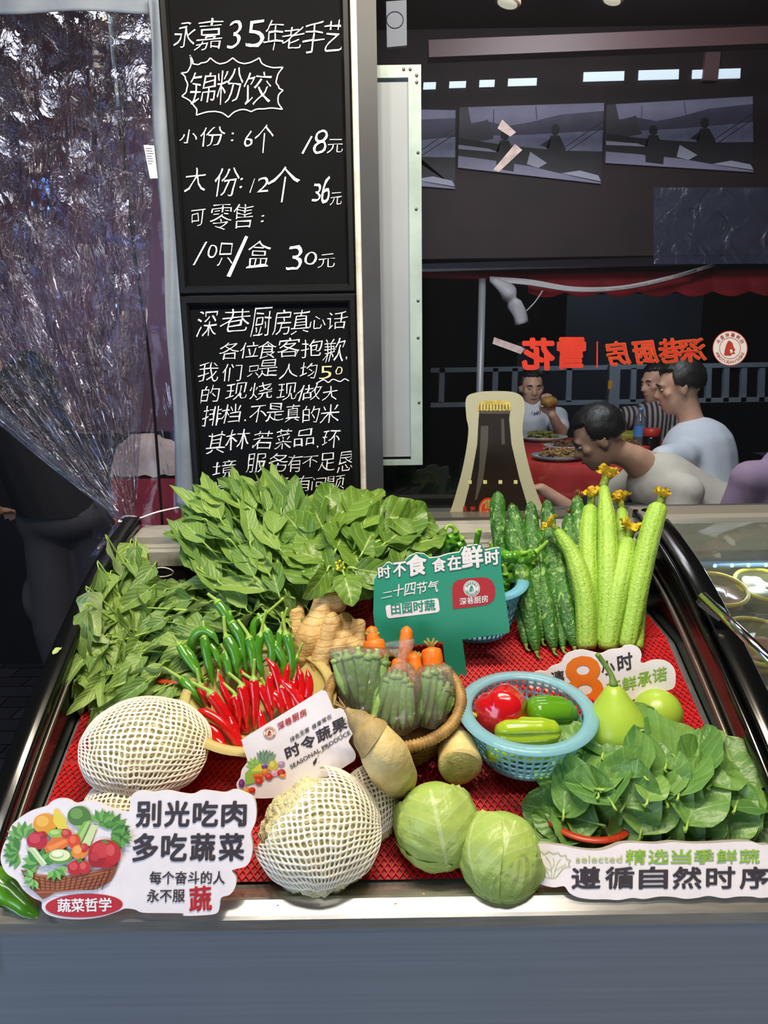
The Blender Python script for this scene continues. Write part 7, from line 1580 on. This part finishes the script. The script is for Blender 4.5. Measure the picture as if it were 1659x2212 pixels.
it += [('p', [(360, 880), (430, 770), (470, 760), (410, 890)], '7fb84a'), ('p', [(380, 885), (445, 772), (462, 770), (405, 890)], 'a8d07a'), ('p', [(415, 890), (470, 785), (500, 790), (460, 895)], 'cfe0a0')]
it += [('p', [(105, 1015), (180, 1040), (300, 1052), (420, 1045), (520, 1012), (605, 980), (590, 1030), (560, 1080), (480, 1120), (300, 1122), (220, 1168), (150, 1105)], '8a4526')]
for k in range(6): it += [('p', [(120 + k * 12, 1028 + k * 20), (300, 1062 + k * 13), (590 - k * 16, 1000 + k * 20), (588 - k * 16, 1006 + k * 20), (300, 1069 + k * 13), (122 + k * 12, 1036 + k * 20)], 'b06a3c')]
for k in range(16): it += [('p', [(140 + k * 28, 1036 + (18 if k < 12 else 18 - (k - 12) * 12)), (146 + k * 28, 1037 + (18 if k < 12 else 18 - (k - 12) * 12)), (164 + k * 24, 1118), (158 + k * 24, 1118)], '6e3218')]
it += [('c', 190, 868, 54, 46, 'b8182a', 'cf4050'), ('c', 215, 840, 24, 20, 'a01222', 'c23040'), ('p', [(225, 905), (270, 850), (345, 845), (360, 880), (300, 930), (235, 930)], 'e07020'), ('p', [(240, 900), (330, 860), (345, 872), (260, 925)], 'f09040'), ('c', 290, 830, 46, 22, '8fc04a', 'b4d880'), ('c', 340, 832, 28, 24, 'c0302a', 'd9604a'), ('c', 380, 872, 32, 38, 'd8401f', 'ea6a3c'), ('c', 405, 925, 40, 38, 'e8892a', 'f2ac5a'), ('c', 430, 905, 22, 24, 'c42a20', 'd9503c')]
it += leafy(200, 990, 95, 8, '3f8a34', '74b254', PI * .8, PI * 1.9) + [('p', [(140, 905), (160, 900), (235, 990), (215, 1000)], 'c4dca0'), ('p', [(160, 900), (178, 905), (240, 985), (230, 992)], 'e0ecc8')]
it += [('c', 305, 948, 64, 38, '5f9a3a', 'a8cc70'), ('c', 305, 942, 54, 30, 'e6eeb8', 'f2f6d4'), ('c', 535, 935, 84, 74, 'b3151f', 'cc3a3c'), ('c', 495, 960, 44, 46, 'a00f1a', 'c02c30'), ('c', 575, 930, 40, 56, 'bf1f26', 'd65050'), ('p', [(515, 870), (540, 862), (560, 880), (535, 885)], '4f8a34'), ('c', 385, 1008, 40, 38, 'b81a20', 'd4484a'), ('c', 432, 1005, 30, 34, 'c4242a', 'dc5a5a'), ('p', [(395, 965), (410, 955), (425, 975), (400, 980)], '4f8a34')]
it += leafy(175, 1060, 62, 7, '5fa24a', '8fc470', PI * .4, PI * 1.3) + leafy(280, 1010, 70, 5, '4f9a3c', '7fbe5e', 0, PI * .7) + leafy(620, 850, 60, 5, '3f7a2f', '62a048', -PI * .4, PI * .4)
veg_heap(g, PF, zd, it); obj('printed_picture', g, None, tf, smooth=False)
# --- selected seasonal vegetables sign, front right
PR = Plane(onY(1400, 1942, .818), (0, -1, .45)); ze = zoomer(1050, 1400, .3671)
OUTR = [(183, 1250), (195, 1205), (225, 1170), (280, 1155), (340, 1150), (400, 1158), (460, 1165), (520, 1178), (600, 1190), (680, 1190), (740, 1172), (800, 1150), (880, 1146), (1000, 1152), (1100, 1142), (1220, 1150), (1330, 1148), (1450, 1140), (1560, 1140), (1620, 1158), (1680, 1160), (1745, 1200), (1770, 1300), (1755, 1400), (1700, 1455), (1620, 1470), (1560, 1462), (1480, 1462), (1400, 1472), (1310, 1458), (1240, 1470), (1170, 1475), (1100, 1464), (1020, 1462), (930, 1476), (860, 1470), (780, 1482), (700, 1478), (620, 1478), (540, 1466), (490, 1440), (460, 1402), (400, 1408), (340, 1396), (290, 1372), (240, 1330), (200, 1290)]
tr = sign('promo_sign', 'long white thick foam sign with lettuce drawing, front right before the spinach', PR, OUTR, ze, .013, M_board, M_fedge)
g = G(); LG = mat('sign_lime', '#8dbb3c')
write(g, PR, 'selected', ze(528, 1262), ze(800, 1260), ze(528, 1222), pm('b4c47a'), .004, .0009)
for k, s in enumerate('精选当季鲜蔬'): x0 = 820 + k * 134; write(g, PR, s, ze(x0, 1272 - k), ze(x0 + 118, 1270 - k), ze(x0 + 3, 1188), LG, .018, .0009)
for k, s in enumerate('遵循自然时序'): x0 = 505 + k * 198; write(g, PR, s, ze(x0, 1415), ze(x0 + 165, 1413), ze(x0 + 2, 1290), INK, .026, .0009)
obj('lettering', g, None, tr, smooth=False)
g = G(); OL = pm('a9b86a')
edge = [(360, 1350), (330, 1330), (300, 1300), (270, 1290), (262, 1265), (248, 1255), (262, 1240), (255, 1222), (280, 1215), (278, 1198), (305, 1205), (325, 1195), (340, 1212), (370, 1198), (395, 1210), (425, 1205), (440, 1222), (470, 1220), (472, 1240), (496, 1250), (484, 1268), (494, 1285), (470, 1288), (450, 1300), (430, 1325), (410, 1350)]
stroke2(g, PR, [ze(*p) for p in edge], 1.5, OL, .0009, 120)
for pts in ([(375, 1352), (362, 1320), (335, 1280), (300, 1240)], [(385, 1352), (385, 1310), (375, 1260), (352, 1225)], [(395, 1352), (405, 1310), (420, 1265), (440, 1240)], [(362, 1320), (320, 1300), (290, 1285)], [(385, 1310), (350, 1290), (330, 1250)], [(405, 1310), (445, 1285), (470, 1270)], [(385, 1300), (400, 1270), (395, 1235)], [(360, 1352), (410, 1352)]):
    stroke2(g, PR, [ze(*p) for p in pts], 1.1, OL, .0009, 14)
obj('lettuce_drawing', g, None, tr, smooth=False)
